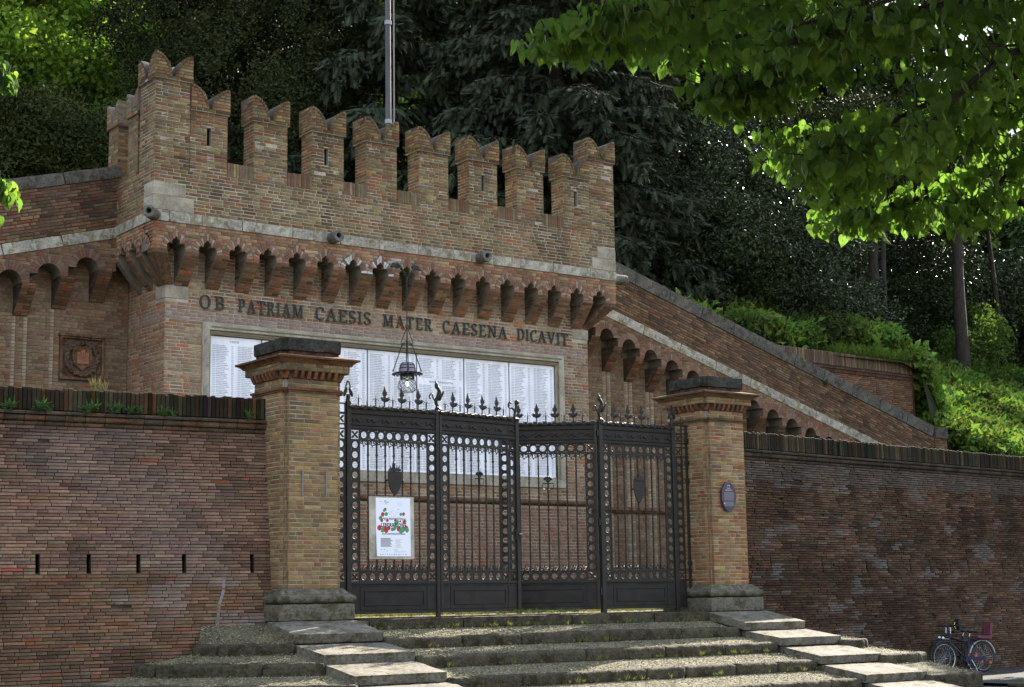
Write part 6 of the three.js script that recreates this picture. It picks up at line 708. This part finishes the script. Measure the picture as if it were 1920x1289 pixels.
// broad-leaved tree: bent trunk, limbs to the lobes of the crown, leaf clumps thick on the outside of every lobe
function tree(o) {
  const [x, z] = o.at, y = o.y ?? hillY(x, z) - 0.3, t = thing(o.name || 'tree', o.label, o.cat || 'tree', [x, y, z], o.group), top = V3(x + (o.lean?.[0] || 0), o.crown[0][1] + 0.2, z + (o.lean?.[1] || 0));
  const mid = V3(mix(x, top.x, 0.4) + rr(-0.3, 0.3), mix(y, top.y, 0.5), mix(z, top.z, 0.4)); const tr = []; const cv = new THREE.CatmullRomCurve3([V3(x, y - 0.3, z), mid, top]); const n = 10; for (let i = 0; i < n; i++) { const a = cv.getPoint(i / n), b = cv.getPoint((i + 1) / n); tr.push(rod(a, b, o.r * (1 - 0.55 * i / n), o.r * (1 - 0.55 * (i + 1) / n), 9)); }
  part('trunk', tr.map((g) => metreUV(g, 0.8)), o.bark || mat.bark, t);
  for (const [cx, cy, cz, rx] of o.crown) { const a = cv.getPoint(rr(0.65, 1)); part('limb', metreUV(tube([a, V3(mix(a.x, cx, 0.5), mix(a.y, cy, 0.6), mix(a.z, cz, 0.5)), V3(cx, cy + rx * 0.3, cz)], o.r * 0.28, 8, 5), 0.8), o.bark || mat.bark, t); }
  const pts = []; const vol = o.crown.reduce((s, c) => s + c[3] ** 2, 0); for (const [cx, cy, cz, rx, ry] of o.crown) { const N = Math.round(o.n * rx * rx / vol); for (let i = 0; i < N; i++) { const d = sph(); const bump = 0.78 + 0.45 * fbm(d.x * 2.2 + cx, d.y * 2.2 + d.z * 1.7 + cz, 311, 2); const q = (0.45 + 0.55 * Math.sqrt(R())) * bump; const p = V3(cx + d.x * rx * q, cy + d.y * (ry || rx) * q, cz + d.z * rx * q); if (fbm(p.x * 0.9 + p.z * 0.5, p.y * 0.9, 313, 2) > 0.33) pts.push(p); } }
  scatter('crown', o.geo, o.m, pts, t, (p) => { const k = 0.55 + 0.9 * fbm(p.x * 0.5 + p.z * 0.4, p.y * 0.6, 315, 3) + rr(-0.15, 0.15); return lin(k * rr(0.9, 1.15), k, k * rr(0.85, 1.1)); }, o.size); return t;
}
const mOak = leafMat([0.036, 0.047, 0.012], 0.12, 0.6), mLaurel = leafMat([0.03, 0.044, 0.014], 0.08, 0.3, { specularIntensity: 0.3 }), mBright = leafMat([0.2, 0.32, 0.025], 0.55), mDark = leafMat([0.027, 0.035, 0.011], 0.1, 0.6), mCover = leafMat([0.08, 0.135, 0.018], 0.42), mMid = leafMat([0.08, 0.14, 0.016], 0.45);
R = rng32(401);
// glossy evergreen right of the bastion
tree({ name: 'evergreen_tree', label: 'broad glossy dark evergreen tree behind the right ramp, right of the bluish cedar', at: [20.5, -15], r: 0.28, crown: [[20, 12.2, -14.5, 3.4, 3.2], [22.2, 10.6, -13.6, 2.6, 2.4], [18.2, 10.6, -13.2, 2.8, 2.6], [23.4, 8.9, -12.8, 1.9, 1.8], [20.2, 9.2, -12.2, 2.4, 1.8], [21, 14.2, -16, 2.6, 2.4], [17.2, 13.4, -16, 2.6, 2.6]], n: 5200, geo: CL.laurel, m: mLaurel, size: [0.7, 1.15] });
// dark trees left
const darkL = 'dark trees behind the left of the battlements';
tree({ name: 'oak_tree', label: 'dark evergreen oak behind the left ramp at the left edge of the photo', at: [-1.2, -21], r: 0.3, crown: [[-1.6, 12.6, -21, 2.8, 2.2], [0.9, 13.2, -21.5, 2.4, 2], [-3.6, 13.4, -21, 2.4, 2], [-4.5, 12, -20, 2.5, 2], [1.6, 11.4, -20, 2, 1.6]], n: 4400, geo: CL.oak, m: mOak });
tree({ name: 'oak_tree', label: 'dark evergreen oak rising behind the second and third merlon', at: [5.6, -22.5], r: 0.34, crown: [[5.2, 15.4, -22, 3.6, 3.4], [7.6, 17.6, -23, 3.4, 3], [4.2, 19.4, -23.5, 2.6, 2.4], [8.4, 14, -21.5, 2.6, 2.4], [6.6, 20.6, -24, 3, 2.4]], n: 4600, geo: CL.oak, m: mDark });
tree({ name: 'oak_tree', label: 'dark evergreen oak behind the left corner turret', at: [2.8, -25], r: 0.3, crown: [[2.2, 13.2, -24.6, 2.3, 1.8], [3.8, 14.6, -25, 1.8, 1.8]], n: 1600, geo: CL.oak, m: mDark });
tree({ name: 'maple_tree', label: 'bright yellow-green backlit tree at the top left corner', at: [3, -33], r: 0.26, crown: [[2.4, 18.6, -30, 2.6, 2.2], [5.4, 19.6, -31, 2.6, 2.2], [-0.6, 19, -29.5, 2.4, 2], [3, 22.4, -31, 3, 2.2], [7, 22, -33, 2.6, 2.2], [0.4, 22.6, -30, 2.4, 2], [4.4, 16.4, -29, 2, 1.4], [9, 20.6, -33, 2.4, 2], [10.2, 23, -34, 2.4, 2]], n: 5200, geo: CL.bright, m: mBright });
tree({ name: 'maple_tree', label: 'bright green tree glimpsed between the dark oaks and the flagpole', at: [13.5, -33], r: 0.24, crown: [[12.5, 20, -32, 3, 2.6], [15, 22.5, -33.5, 3, 2.6], [11, 23.5, -34, 2.8, 2.4], [13.4, 17.6, -31, 2.2, 1.8]], n: 2200, geo: CL.bright, m: mMid });
// trees of the wood on the right
tree({ name: 'tree', label: 'slim pale trunked tree leaning at the right edge of the glossy evergreen', at: [27.2, -19], r: 0.2, bark: mat.barkLight, lean: [0.7, 0.2], crown: [[27.6, 21.2, -20, 2.2, 1.8], [29, 22.6, -21, 2.4, 2], [26.4, 23, -21, 2, 1.6]], n: 1500, geo: CL.oak, m: mMid });
tree({ name: 'tree', label: 'dark forked tree standing in the ground cover left of the straight dark trunk', at: [29.2, -16.5], r: 0.26, lean: [0.9, -0.3], crown: [[30, 17, -17, 2.6, 2.2], [28, 16.2, -17, 2, 1.8]], n: 1300, geo: CL.oak, m: mOak });
tree({ name: 'tree', label: 'straight dark trunked tree on the slope below the lime boughs', at: [33.2, -15.6], r: 0.3, lean: [0.5, 0], crown: [[33.6, 17.2, -16, 2.4, 2], [35.2, 16.2, -17, 2, 1.6]], n: 1200, geo: CL.oak, m: mOak });
tree({ name: 'tree', label: 'dark leaning tree on the slope close to the right edge of the photo', at: [35.6, -14.2], r: 0.24, lean: [1.4, -0.4], crown: [[37, 16.8, -16, 1.8, 1.5]], n: 600, geo: CL.oak, m: mOak });
for (const [x, z, r, ln, lab] of [[27.6, -14.6, 0.13, [0.8, -0.2], 'thin dark sapling trunk left of the forked tree'], [28.4, -17.8, 0.16, [-0.6, 0], 'thin trunk leaning left behind the forked tree'], [31.6, -19.5, 0.15, [0.3, 0], 'thin upright trunk deep in the wood between the forked and the straight tree'], [38.4, -17.5, 0.15, [-0.9, 0], 'thin trunk leaning left behind the leaning tree at the right edge']]) tree({ name: 'tree', label: lab, at: [x, z], r, lean: ln, crown: [[x + ln[0], 16.5, z - 1.5, 1.6, 1.3], [x + ln[0] - 1, 17.6, z - 2, 1.5, 1.2]], n: 450, geo: CL.oak, m: mOak });
for (const [x, z, h, lab] of [[30.5, -21, 5, 'dark laurel bush under the forked tree'], [36.5, -20, 5.4, 'dark laurel bush behind the straight dark trunk'], [41, -19, 5, 'dark laurel bush at the right edge behind the leaning tree'], [26.8, -22.5, 6, 'tall dark laurel bush between glossy evergreen and forked tree']]) tree({ name: 'laurel_bush', cat: 'bush', label: lab, at: [x, z], r: 0.08, crown: [[x, hillY(x, z) + h * 0.5, z, h * 0.55, h * 0.5], [x + 1.4, hillY(x, z) + h * 0.75, z - 1, h * 0.45, h * 0.4], [x - 1.5, hillY(x, z) + h * 0.35, z + 0.6, h * 0.4, h * 0.35]], n: 1600, geo: CL.laurel, m: mLaurel });
for (const [x, z, h, lab] of [[35.2, -16.6, 2.8, 'bright backlit elder bush right of the straight dark trunk'], [37.5, -13.2, 2.6, 'bright yellow-green bush at the right edge below the cedar boughs']]) tree({ name: 'elder_bush', cat: 'bush', label: lab, at: [x, z], r: 0.06, crown: [[x, hillY(x, z) + h * 0.55, z, h * 0.55, h * 0.5], [x + 1.1, hillY(x, z) + h * 0.85, z - 0.5, h * 0.45, h * 0.4], [x - 1.3, hillY(x, z) + h * 0.4, z + 0.4, h * 0.34, h * 0.3]], n: 230, geo: CL.bright, m: lab.includes('elder bush between') || lab.includes('yellow') ? mBright : mMid, size: [0.6, 1] });
// distant wood that closes the view
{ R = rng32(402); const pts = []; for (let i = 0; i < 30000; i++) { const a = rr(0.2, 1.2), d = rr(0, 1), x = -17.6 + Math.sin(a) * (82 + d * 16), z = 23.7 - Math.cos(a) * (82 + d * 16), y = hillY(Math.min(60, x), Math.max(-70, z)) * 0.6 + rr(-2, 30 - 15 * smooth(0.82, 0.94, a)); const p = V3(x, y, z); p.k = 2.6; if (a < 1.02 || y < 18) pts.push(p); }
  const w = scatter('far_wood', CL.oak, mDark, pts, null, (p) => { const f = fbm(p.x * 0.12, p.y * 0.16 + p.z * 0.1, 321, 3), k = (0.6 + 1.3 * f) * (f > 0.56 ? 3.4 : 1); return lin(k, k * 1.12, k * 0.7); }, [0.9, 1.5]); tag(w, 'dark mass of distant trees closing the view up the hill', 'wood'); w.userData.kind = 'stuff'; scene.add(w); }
// sunlit ground cover on the slope
{ R = rng32(403); const pts = []; for (let i = 0; i < 15000; i++) { const x = rr(13, 50), z = -9.6 - 18 * R() ** 1.4; if (x < 16 && z > -11) continue; const hgt = 0.15 + 0.9 * fbm(x * 0.5, z * 0.5, 331, 3) * R(); const p = V3(x, hillY(x, z) + hgt, z); if (x > 22.7 || z < -9.9) pts.push(p); } for (let i = 0; i < 4500; i++) { const x = rr(22.9, 38), z = rr(-10.5, -5.4); pts.push(V3(x, hillY(x, z) + 0.1 + 0.9 * fbm(x * 0.6, z * 0.6, 333, 3) * R(), z)); }
  const w = scatter('ground_cover', CL.cover, mCover, pts, null, (p) => { const f = fbm(p.x * 0.45, p.z * 0.6, 335, 4), k = (0.25 + 1.35 * smooth(0.25, 0.7, f)) * rr(0.75, 1.2); return lin(k * rr(0.7, 1.35), k, k * 0.9); }, [0.9, 1.7], 0.7); tag(w, 'dense bright green ground cover on the slope right of the ramp', 'ground cover'); w.userData.kind = 'stuff'; scene.add(w); }
{ R = rng32(404); const pts = []; for (let i = 0; i < 260; i++) { const x = rr(22.7, 24.6), z = rr(-11.5, -9.1); pts.push(V3(x, Math.max(hillY(x, z), 4.6) + 0.25 * R(), z)); } for (let i = 0; i < 500; i++) { const x = rr(19, 22.6), z = rr(-10.6, -9.3); pts.push(V3(x, 7.42 + 0.02, z)); } const w = scatter('grass', cluster(14, 0.12, 0.28, 0.02, 9, -0.9), mCover, pts, null, () => lin(1.2, 1.2, 0.8), [0.6, 1.2], 0.3); tag(w, 'sunlit tuft of pale grass on top of the terrace wall', 'grass'); w.userData.kind = 'stuff'; scene.add(w); }
tree({ name: 'street_tree', label: 'leafy street tree standing on the pavement beyond the right edge of the photo', at: [22.5, 1.2], y: -1.5, r: 0.2, crown: [[20.6, 7.0, -0.6, 1.7, 1.4], [21.6, 5.8, 2.0, 2, 1.5], [23, 7.4, 2, 2.2, 1.6]], n: 1100, geo: CL.bright, m: mMid });
{ R = rng32(408); const gg = cluster(9, 0.03, 0.075, 0.008, 31, -1), pts = []; for (let i = 0; i < 420; i++) pts.push(V3(rr(-3.3, 4), -0.012, -0.12 - 1.1 * R() ** 2)); const K = [[1.56, -0.5], [2.5, -0.775], [3.45, -1.07]]; for (let i = 0; i < 90; i++) { const k = pick(K); pts.push(V3(rr(-3.6, 4), k[1] + 0.01, k[0] + 0.03 + 0.05 * R())); } for (let i = 0; i < 60; i++) pts.push(V3(rr(-3.5, 4), -0.21, 0.74 + 0.05 * R())); const w = scatter('grass', gg, leafMat([0.17, 0.2, 0.05], 0.35), pts, null, () => lin(rr(0.7, 1.3), rr(0.8, 1.1), 0.8), [0.5, 1.3], 0.25); tag(w, 'thin grass along the gate sill and in the joints of the steps', 'grass'); w.userData.kind = 'stuff'; scene.add(w); }
// ---------- cedars ----------
const spray = (() => { const r = rng32(77), P = []; const tri = (a, b, c) => P.push(a.x, a.y, a.z, b.x, b.y, b.z, c.x, c.y, c.z); for (let i = 0; i < 30; i++) { const t = i / 30, base = V3(t * 0.55, -0.12 * t * t, 0), sd = (i % 2 ? 1 : -1), d = V3(0.5 + r() * 0.5, -0.25 - r() * 0.35, sd * (0.5 + r() * 0.6)).normalize(), l = 0.22 * (1 - 0.45 * t) * (0.7 + r() * 0.6), tip = base.clone().addScaledVector(d, l), w = V3(-d.z, 0.3, d.x).normalize().multiplyScalar(0.018); tri(base.clone().add(w), base.clone().sub(w), tip); const m = base.clone().lerp(tip, 0.55), d2 = d.clone().add(V3(0.3, 0.35, 0)).normalize(); tri(m.clone().add(w), m.clone().sub(w), m.clone().addScaledVector(d2, l * 0.55)); } tri(V3(0, 0.012, 0), V3(0, -0.012, 0), V3(0.62, -0.14, 0)); const g = new THREE.BufferGeometry(); g.setAttribute('position', new THREE.Float32BufferAttribute(P, 3)); g.computeVertexNormals(); return g; })();
const mCedar = leafMat([0.05, 0.06, 0.036], 0.06, 0.9), mCedar2 = leafMat([0.05, 0.08, 0.025], 0.1, 0.8);
function cedar(o) {
  const [x, z] = o.at, y = o.y ?? hillY(x, z) - 0.3, t = thing('cedar_tree', o.label, 'tree', [x, y, z]); part('trunk', metreUV(rod([x, y - 0.2, z], [x + 0.2, o.top, z - 0.2], o.r, 0.08, 10), 0.8), mat.bark, t);
  const pts = [], br = []; for (let b = 0; b < o.boughs; b++) { const f = b / o.boughs, h = mix(o.low, o.top - 0.5, f), az = o.az ? rr(...o.az) : b * 2.4 + rr(-0.4, 0.4), L = o.len * (1 - 0.72 * f) * rr(0.75, 1.15), c = Math.cos(az), s = Math.sin(az), dr = o.droop * rr(0.7, 1.3), pt = (u) => V3(x + c * L * u, h + 0.12 * L * u - dr * L * u * u, z + s * L * u);
    const line = []; for (let i = 0; i <= 6; i++) line.push(pt(i / 6)); br.push(metreUV(tube(line, 0.035, 8, 4), 0.8)); const N = Math.round(L * o.dens * 2.1); for (let i = 0; i < N; i++) { const u = 0.12 + 0.88 * Math.sqrt(R()), p = pt(u), side = (R() < 0.5 ? -1 : 1), w = rr(0, 1) * L * 0.2 * (1.15 - u) * 1.8; const q = V3(p.x - s * side * w + rr(-0.1, 0.1), p.y - w * 0.25 - Math.max(0, rr(-0.3, 0.75)) * (0.4 + u), p.z + c * side * w + rr(-0.1, 0.1)); q.yaw = -az - side * rr(-0.2, 1.3); q.dp = -rr(-0.3, 1.1) - u * 0.25; pts.push(q); } }
  part('bough', br, mat.bark, t);
  const im = new THREE.InstancedMesh(spray, o.m, pts.length), off = wp(t).negate(); im.name = 'crown'; im.userData.kind = 'stuff'; im.castShadow = im.receiveShadow = true; pts.forEach((p, i) => { _q.setFromEuler(_e.set(rr(-0.9, 0.9), p.yaw, p.dp, 'YZX')); const k = rr(0.4, 0.95); _mm.compose(p.clone().add(off), _q, _s.set(k, k, k)); im.setMatrixAt(i, _mm); const c = 0.55 + 0.9 * fbm(p.x * 0.7 + p.z * 0.5, p.y * 0.9, 341, 3) + rr(-0.15, 0.2); im.setColorAt(i, lin(c, c * rr(0.95, 1.08), c)); }); t.add(im); return t;
}
R = rng32(405);
cedar({ label: 'large bluish cedar with drooping boughs behind the right corner of the bastion', at: [14.2, -16.5], r: 0.4, low: 8.8, top: 27, boughs: 96, len: 6.4, droop: 0.3, dens: 40, m: mCedar });
cedar({ label: 'bluish cedar with hanging sprays just right of the flagpole', at: [10.4, -20.5], r: 0.34, low: 12.5, top: 28, boughs: 60, len: 5, droop: 0.34, dens: 38, m: mCedar });
cedar({ label: 'dark cedar behind the oaks, high above the merlons beside the flagpole', at: [12.4, -29], r: 0.34, low: 15, top: 27, boughs: 50, len: 6, droop: 0.25, dens: 30, m: leafMat([0.026, 0.036, 0.022], 0.06, 0.9) });
cedar({ label: 'green feathery cedar boughs reaching in from the right edge of the photo', at: [46, -20.5], r: 0.25, low: 12, top: 18, boughs: 26, len: 6, droop: 0.28, dens: 44, m: mCedar2 });
cedar({ label: 'tall cedar further up the hill between the big cedar and the glossy evergreen', at: [20.5, -23], r: 0.34, low: 13, top: 30, boughs: 54, len: 5.5, droop: 0.28, dens: 30, m: leafMat([0.028, 0.04, 0.024], 0.06, 0.9) });
// ---------- lime trees in the foreground ----------
const limeLeaf = [0, 1, 2, 3, 4].map((k) => { // heart-shaped blade, folded along the midrib, hanging down -y
  const r = rng32(60 + k), out = [[0, 0.0], [0.22, 0.1], [0.42, 0.02], [0.5, -0.2], [0.44, -0.45], [0.3, -0.7], [0.12, -0.9], [0, -1.08]], P = []; const pt = ([x, y], s) => { const c = [0.16, 0.3, 0.05, 0.42, 0.2][k], b = [0.1, -0.12, 0.22, 0.05, -0.28][k]; return [s * x * [1, 0.9, 1.05, 0.82, 0.95][k] + (s > 0 ? 0.02 * k : 0), y, Math.abs(x) * c - y * y * b + 0.05 * Math.sin(y * 7 + k * 2 + s)]; }; for (const s of [-1, 1]) for (let i = 0; i < out.length - 1; i++) { const a = pt(out[i], s), b = pt(out[i + 1], s), c = pt([0, out[i][1]], s), d = pt([0, out[i + 1][1]], s); if (i === 0) P.push(...c, ...b, ...d); else if (i === out.length - 2) P.push(...c, ...a, ...b); else P.push(...c, ...a, ...b, ...c, ...b, ...d); } const st = rod([0, 0, 0], [0.02, 0.5, -0.05], 0.018, 0.016, 3).toNonIndexed(); P.push(...st.attributes.position.array); const g = new THREE.BufferGeometry(); g.setAttribute('position', new THREE.Float32BufferAttribute(P, 3)); g.computeVertexNormals(); return g; });
const limeMats = [[0.095, 0.19, 0.018], [0.12, 0.215, 0.022], [0.08, 0.165, 0.016], [0.15, 0.235, 0.024]].map((c) => leafMat(c, 0.74));
const limeBase = leafMat([0.105, 0.195, 0.02], 0.74), limeThick = leafMat([0.05, 0.09, 0.015], 0.1);
function lime(o) {
  const t = thing('lime_tree', o.label, 'tree', o.base); part('trunk', metreUV(rod([o.base[0], o.base[1] - 0.1, o.base[2]], [o.base[0], o.fork[1], o.base[2]], 0.2, 0.15, 12), 0.8), mat.bark, t);
  const L = []; for (const [pts, dens, spread, kk] of o.boughs) { const v = pts.map((p) => V3(...p)), f = V3(...o.fork), ext = [f, V3(mix(f.x, v[0].x, 0.55), Math.max(f.y, v[0].y) + 0.25, mix(f.z, v[0].z, 0.55)), ...v], cv = new THREE.CatmullRomCurve3(v); part('branch', metreUV(tube(ext, 0.012, 40, 5), 0.5), mat.bark, t); const N = Math.round(cv.getLength() * dens * 1.8); for (let i = 0; i < N; i++) { const u = R(), p = cv.getPoint(u), w = spread * (0.35 + 0.65 * (1 - u * 0.6)); const q = V3(p.x + rr(-1, 1) * w, p.y + rr(-1, 0.55) * w * 0.75, p.z + rr(-1, 1) * w); L.push([q, kk]); if (i % 5 === 0) o.tw.push(rod(p, V3(q.x, q.y + 0.05, q.z), 0.0045, 0.0028, 4)); } }
  if (o.tw.length) part('twig', o.tw.map((g) => metreUV(g)), mat.bark, t);
  const vis = [], rest = []; for (const l of L) { _p.copy(l[0]).project(camera); (Math.abs(_p.x) < 1.02 && Math.abs(_p.y) < 1.02 ? vis : rest).push(l); }
  const place = () => { const tl = rr(-0.75, 0.75); return _q.setFromEuler(_e.set(rr(-0.65, 0.45), rr(0, 6.283), rr(-0.5, 0.5), 'YXZ')); };
  vis.sort((a, b) => a[0].distanceTo(camera.position) - b[0].distanceTo(camera.position));
  vis.forEach(([p], i) => { if (i < 300) { const m = new THREE.Mesh(limeLeaf[(i * 3 + (i >> 2)) % 5], limeMats[(i * 7) % 4]); m.name = 'leaf'; m.castShadow = m.receiveShadow = true; m.position.copy(p).sub(t.position); m.quaternion.copy(place()); m.scale.setScalar(rr(0.036, 0.074)); t.add(m); } else rest.push([p]); });
  if (rest.length) { const im = new THREE.InstancedMesh(limeLeaf[0], limeBase, rest.length), off = wp(t).negate(); im.name = 'foliage'; im.userData.kind = 'stuff'; im.castShadow = im.receiveShadow = true; rest.forEach(([p], i) => { const s = rr(0.036, 0.074); _mm.compose(p.clone().add(off), place(), _s.set(s, s, s)); im.setMatrixAt(i, _mm); const k = rr(0.75, 1.3); im.setColorAt(i, lin(k, k, k * rr(0.8, 1.2))); }); t.add(im); }
  if (o.canopy) { const g = cluster(16, 0.2, 0.11, 0.09, 91, 0.5), pts = []; for (const [cx, cy, cz, rx, ry, rz, n] of o.canopy) for (let i = 0; i < n; i++) { const d = sph().multiplyScalar(Math.cbrt(R())); const p = V3(cx + d.x * rx, cy + d.y * ry, cz + d.z * rz); _p.copy(p).project(camera); if (_p.z < 1 && Math.abs(_p.x) < 1.06 && Math.abs(_p.y) < 1.06 && p.clone().sub(camera.position).dot(camF) > 0) continue; pts.push(p); } const im = scatter('crown', g, limeThick, pts, t, () => lin(1, 1, 1), [0.8, 1.3]); im.userData.kind = 'stuff'; }
  return t;
}
R = rng32(406);
lime({ label: 'lime tree overhanging the top right of the photo with large heart-shaped leaves', base: [-8.2, -1.55, 21.6], fork: [-8.2, 3.4, 21.6], tw: [], boughs: [
  [[[-12.07, 3.12, 18.83], [-12.62, 2.85, 18.74], [-13.10, 2.67, 18.73], [-13.46, 2.57, 18.70], [-13.72, 2.49, 18.74]], 180, 0.17], [[[-11.22, 3.08, 19.20], [-11.85, 2.79, 19.06], [-12.37, 2.59, 18.88], [-12.62, 2.45, 18.79], [-12.75, 2.45, 18.70]], 190, 0.21], [[[-11.35, 2.60, 19.52], [-11.87, 2.43, 19.35], [-12.29, 2.21, 19.24], [-12.52, 2.10, 19.18], [-12.59, 2.06, 19.12]], 200, 0.2],
  [[[-10.30, 2.54, 18.77], [-10.77, 2.35, 18.64], [-11.20, 2.19, 18.54], [-11.44, 2.14, 18.47], [-11.59, 2.12, 18.36]], 190, 0.21], [[[-10.80, 2.58, 19.16], [-11.12, 2.30, 19.12], [-11.25, 2.10, 18.99], [-11.36, 2.03, 18.89]], 190, 0.21], [[[-11.87, 2.76, 19.92], [-12.38, 2.60, 19.76], [-12.79, 2.49, 19.56], [-13.04, 2.39, 19.36]], 190, 0.19], [[[-12.02, 2.47, 20.00], [-12.30, 2.34, 19.89], [-12.49, 2.11, 19.71], [-12.57, 1.98, 19.61]], 130, 0.17], [[[-12.77, 2.86, 19.27], [-13.24, 2.66, 19.13], [-13.51, 2.55, 19.04], [-13.72, 2.49, 18.99]], 180, 0.15], [[[-11.0, 3.0, 19.6], [-11.5, 2.75, 19.5], [-12.0, 2.6, 19.3]], 150, 0.24], [[[-11.6, 3.1, 18.5], [-12.2, 2.9, 18.4], [-12.7, 2.75, 18.3]], 170, 0.22], [[[-10.9, 2.9, 19.3], [-11.4, 2.5, 19.2], [-11.9, 2.25, 19.0], [-12.2, 2.05, 18.8]], 190, 0.22], [[[-10.7, 2.75, 18.9], [-11.2, 2.5, 18.8], [-11.8, 2.4, 18.7], [-12.3, 2.3, 18.6]], 190, 0.22]],
  canopy: [[-9.4, 5.3, 17.9, 1.4, 0.9, 1.2, 130], [-11.6, 4.7, 18.8, 2, 0.8, 1.4, 1100], [-8.6, 4.6, 20.6, 2.4, 1.8, 2, 900], [-11.5, 4.9, 21.5, 3.2, 1.0, 2.2, 1500], [-14.2, 4.9, 20.6, 2.6, 0.9, 1.8, 1100], [-12.5, 5.2, 23.5, 6, 1.4, 4, 4200], [-6.5, 4, 24.5, 2.5, 2.6, 3, 1200], [-18.5, 5, 27, 4.5, 1.6, 3, 1500], [-10.4, 4.7, 18.8, 1.2, 0.6, 1.2, 300]] });
lime({ label: 'sunlit lime tree boughs with heart-shaped leaves at the left edge of the photo', base: [-19.5, -1.55, 12.5], fork: [-19.5, 3.2, 12.5], tw: [], boughs: [[[[-15.52, 2.75, 16.70], [-15.42, 2.57, 16.99], [-15.33, 2.50, 17.04], [-15.31, 2.45, 17.06]], 65, 0.06], [[[-15.47, 2.20, 16.62], [-15.40, 2.07, 16.91], [-15.30, 2.04, 16.97], [-15.27, 1.98, 16.99]], 75, 0.06], [[[-15.48, 1.94, 16.82], [-15.35, 1.90, 16.91], [-15.30, 1.88, 16.95]], 70, 0.05]] });
// ---------- small plants on the walls ----------
{ R = rng32(407); const fern = cluster(16, 0.05, 0.13, 0.03, 21, -0.35), grassG = cluster(12, 0.03, 0.2, 0.012, 22, -1), mFern = leafMat([0.06, 0.11, 0.03], 0.2, 0.8), mDry = leafMat([0.2, 0.17, 0.06], 0.2, 0.9);
  const plant = (label, p, geo, m, n, spread, group) => { const t = thing('wall_plant', label, 'plant', [p.x, p.y, p.z], group); const gs = []; for (let i = 0; i < n; i++) { const g = geo.clone(); g.rotateY(rr(0, 6)); const s = rr(0.7, 1.2); g.scale(s, s, s); g.translate(rr(-1, 1) * spread, rr(-0.02, 0.03), rr(-0.02, 0.03)); gs.push(g); } piece('fronds', gs, m, t); };
  const names = ['small fern at the left edge of the ledge on the left wall', 'wide fern clump on the left wall ledge, second from the left', 'fern clump on the left wall ledge, third from the left', 'small fern on the left wall ledge just right of the third clump', 'low fern on the left wall ledge, fifth from the left', 'upright fern on the left wall ledge, below the marble panels', 'tiny fern on the ledge close to the left pillar'];
  [[-4.1, 3], [-3.62, 6], [-2.93, 5], [-2.58, 3], [-2.2, 4], [-1.72, 4], [-0.35, 2]].forEach(([s, n], i) => plant(names[i], wallL.P(s, 3.24, 0.07), fern, mFern, n, 0.05 + n * 0.02));
  plant('dry grass tuft on top of the left wall below the coat of arms', wallL.P(-2.75, 3.58, -0.1), grassG, mDry, 6, 0.12); plant('dry grass tuft growing on the right corner merlon of the bastion', V3(6.88, 10.68, -5.46), grassG, mDry, 5, 0.06); plant('dark fern growing out of the right ramp parapet', V3(16.3, 6.05, ZR + 0.02), fern, mFern, 4, 0.1); plant('tiny weed in the brickwork of the right wall beside the slits', wallR.P(9.95, 0.8, 0.02), fern, mFern, 2, 0.03); plant('dry weed in the joint of the bastion below the right turret notch', V3(6.07, 10.12, -5.46), grassG, mDry, 2, 0.03); }
renderer.render(scene, camera);
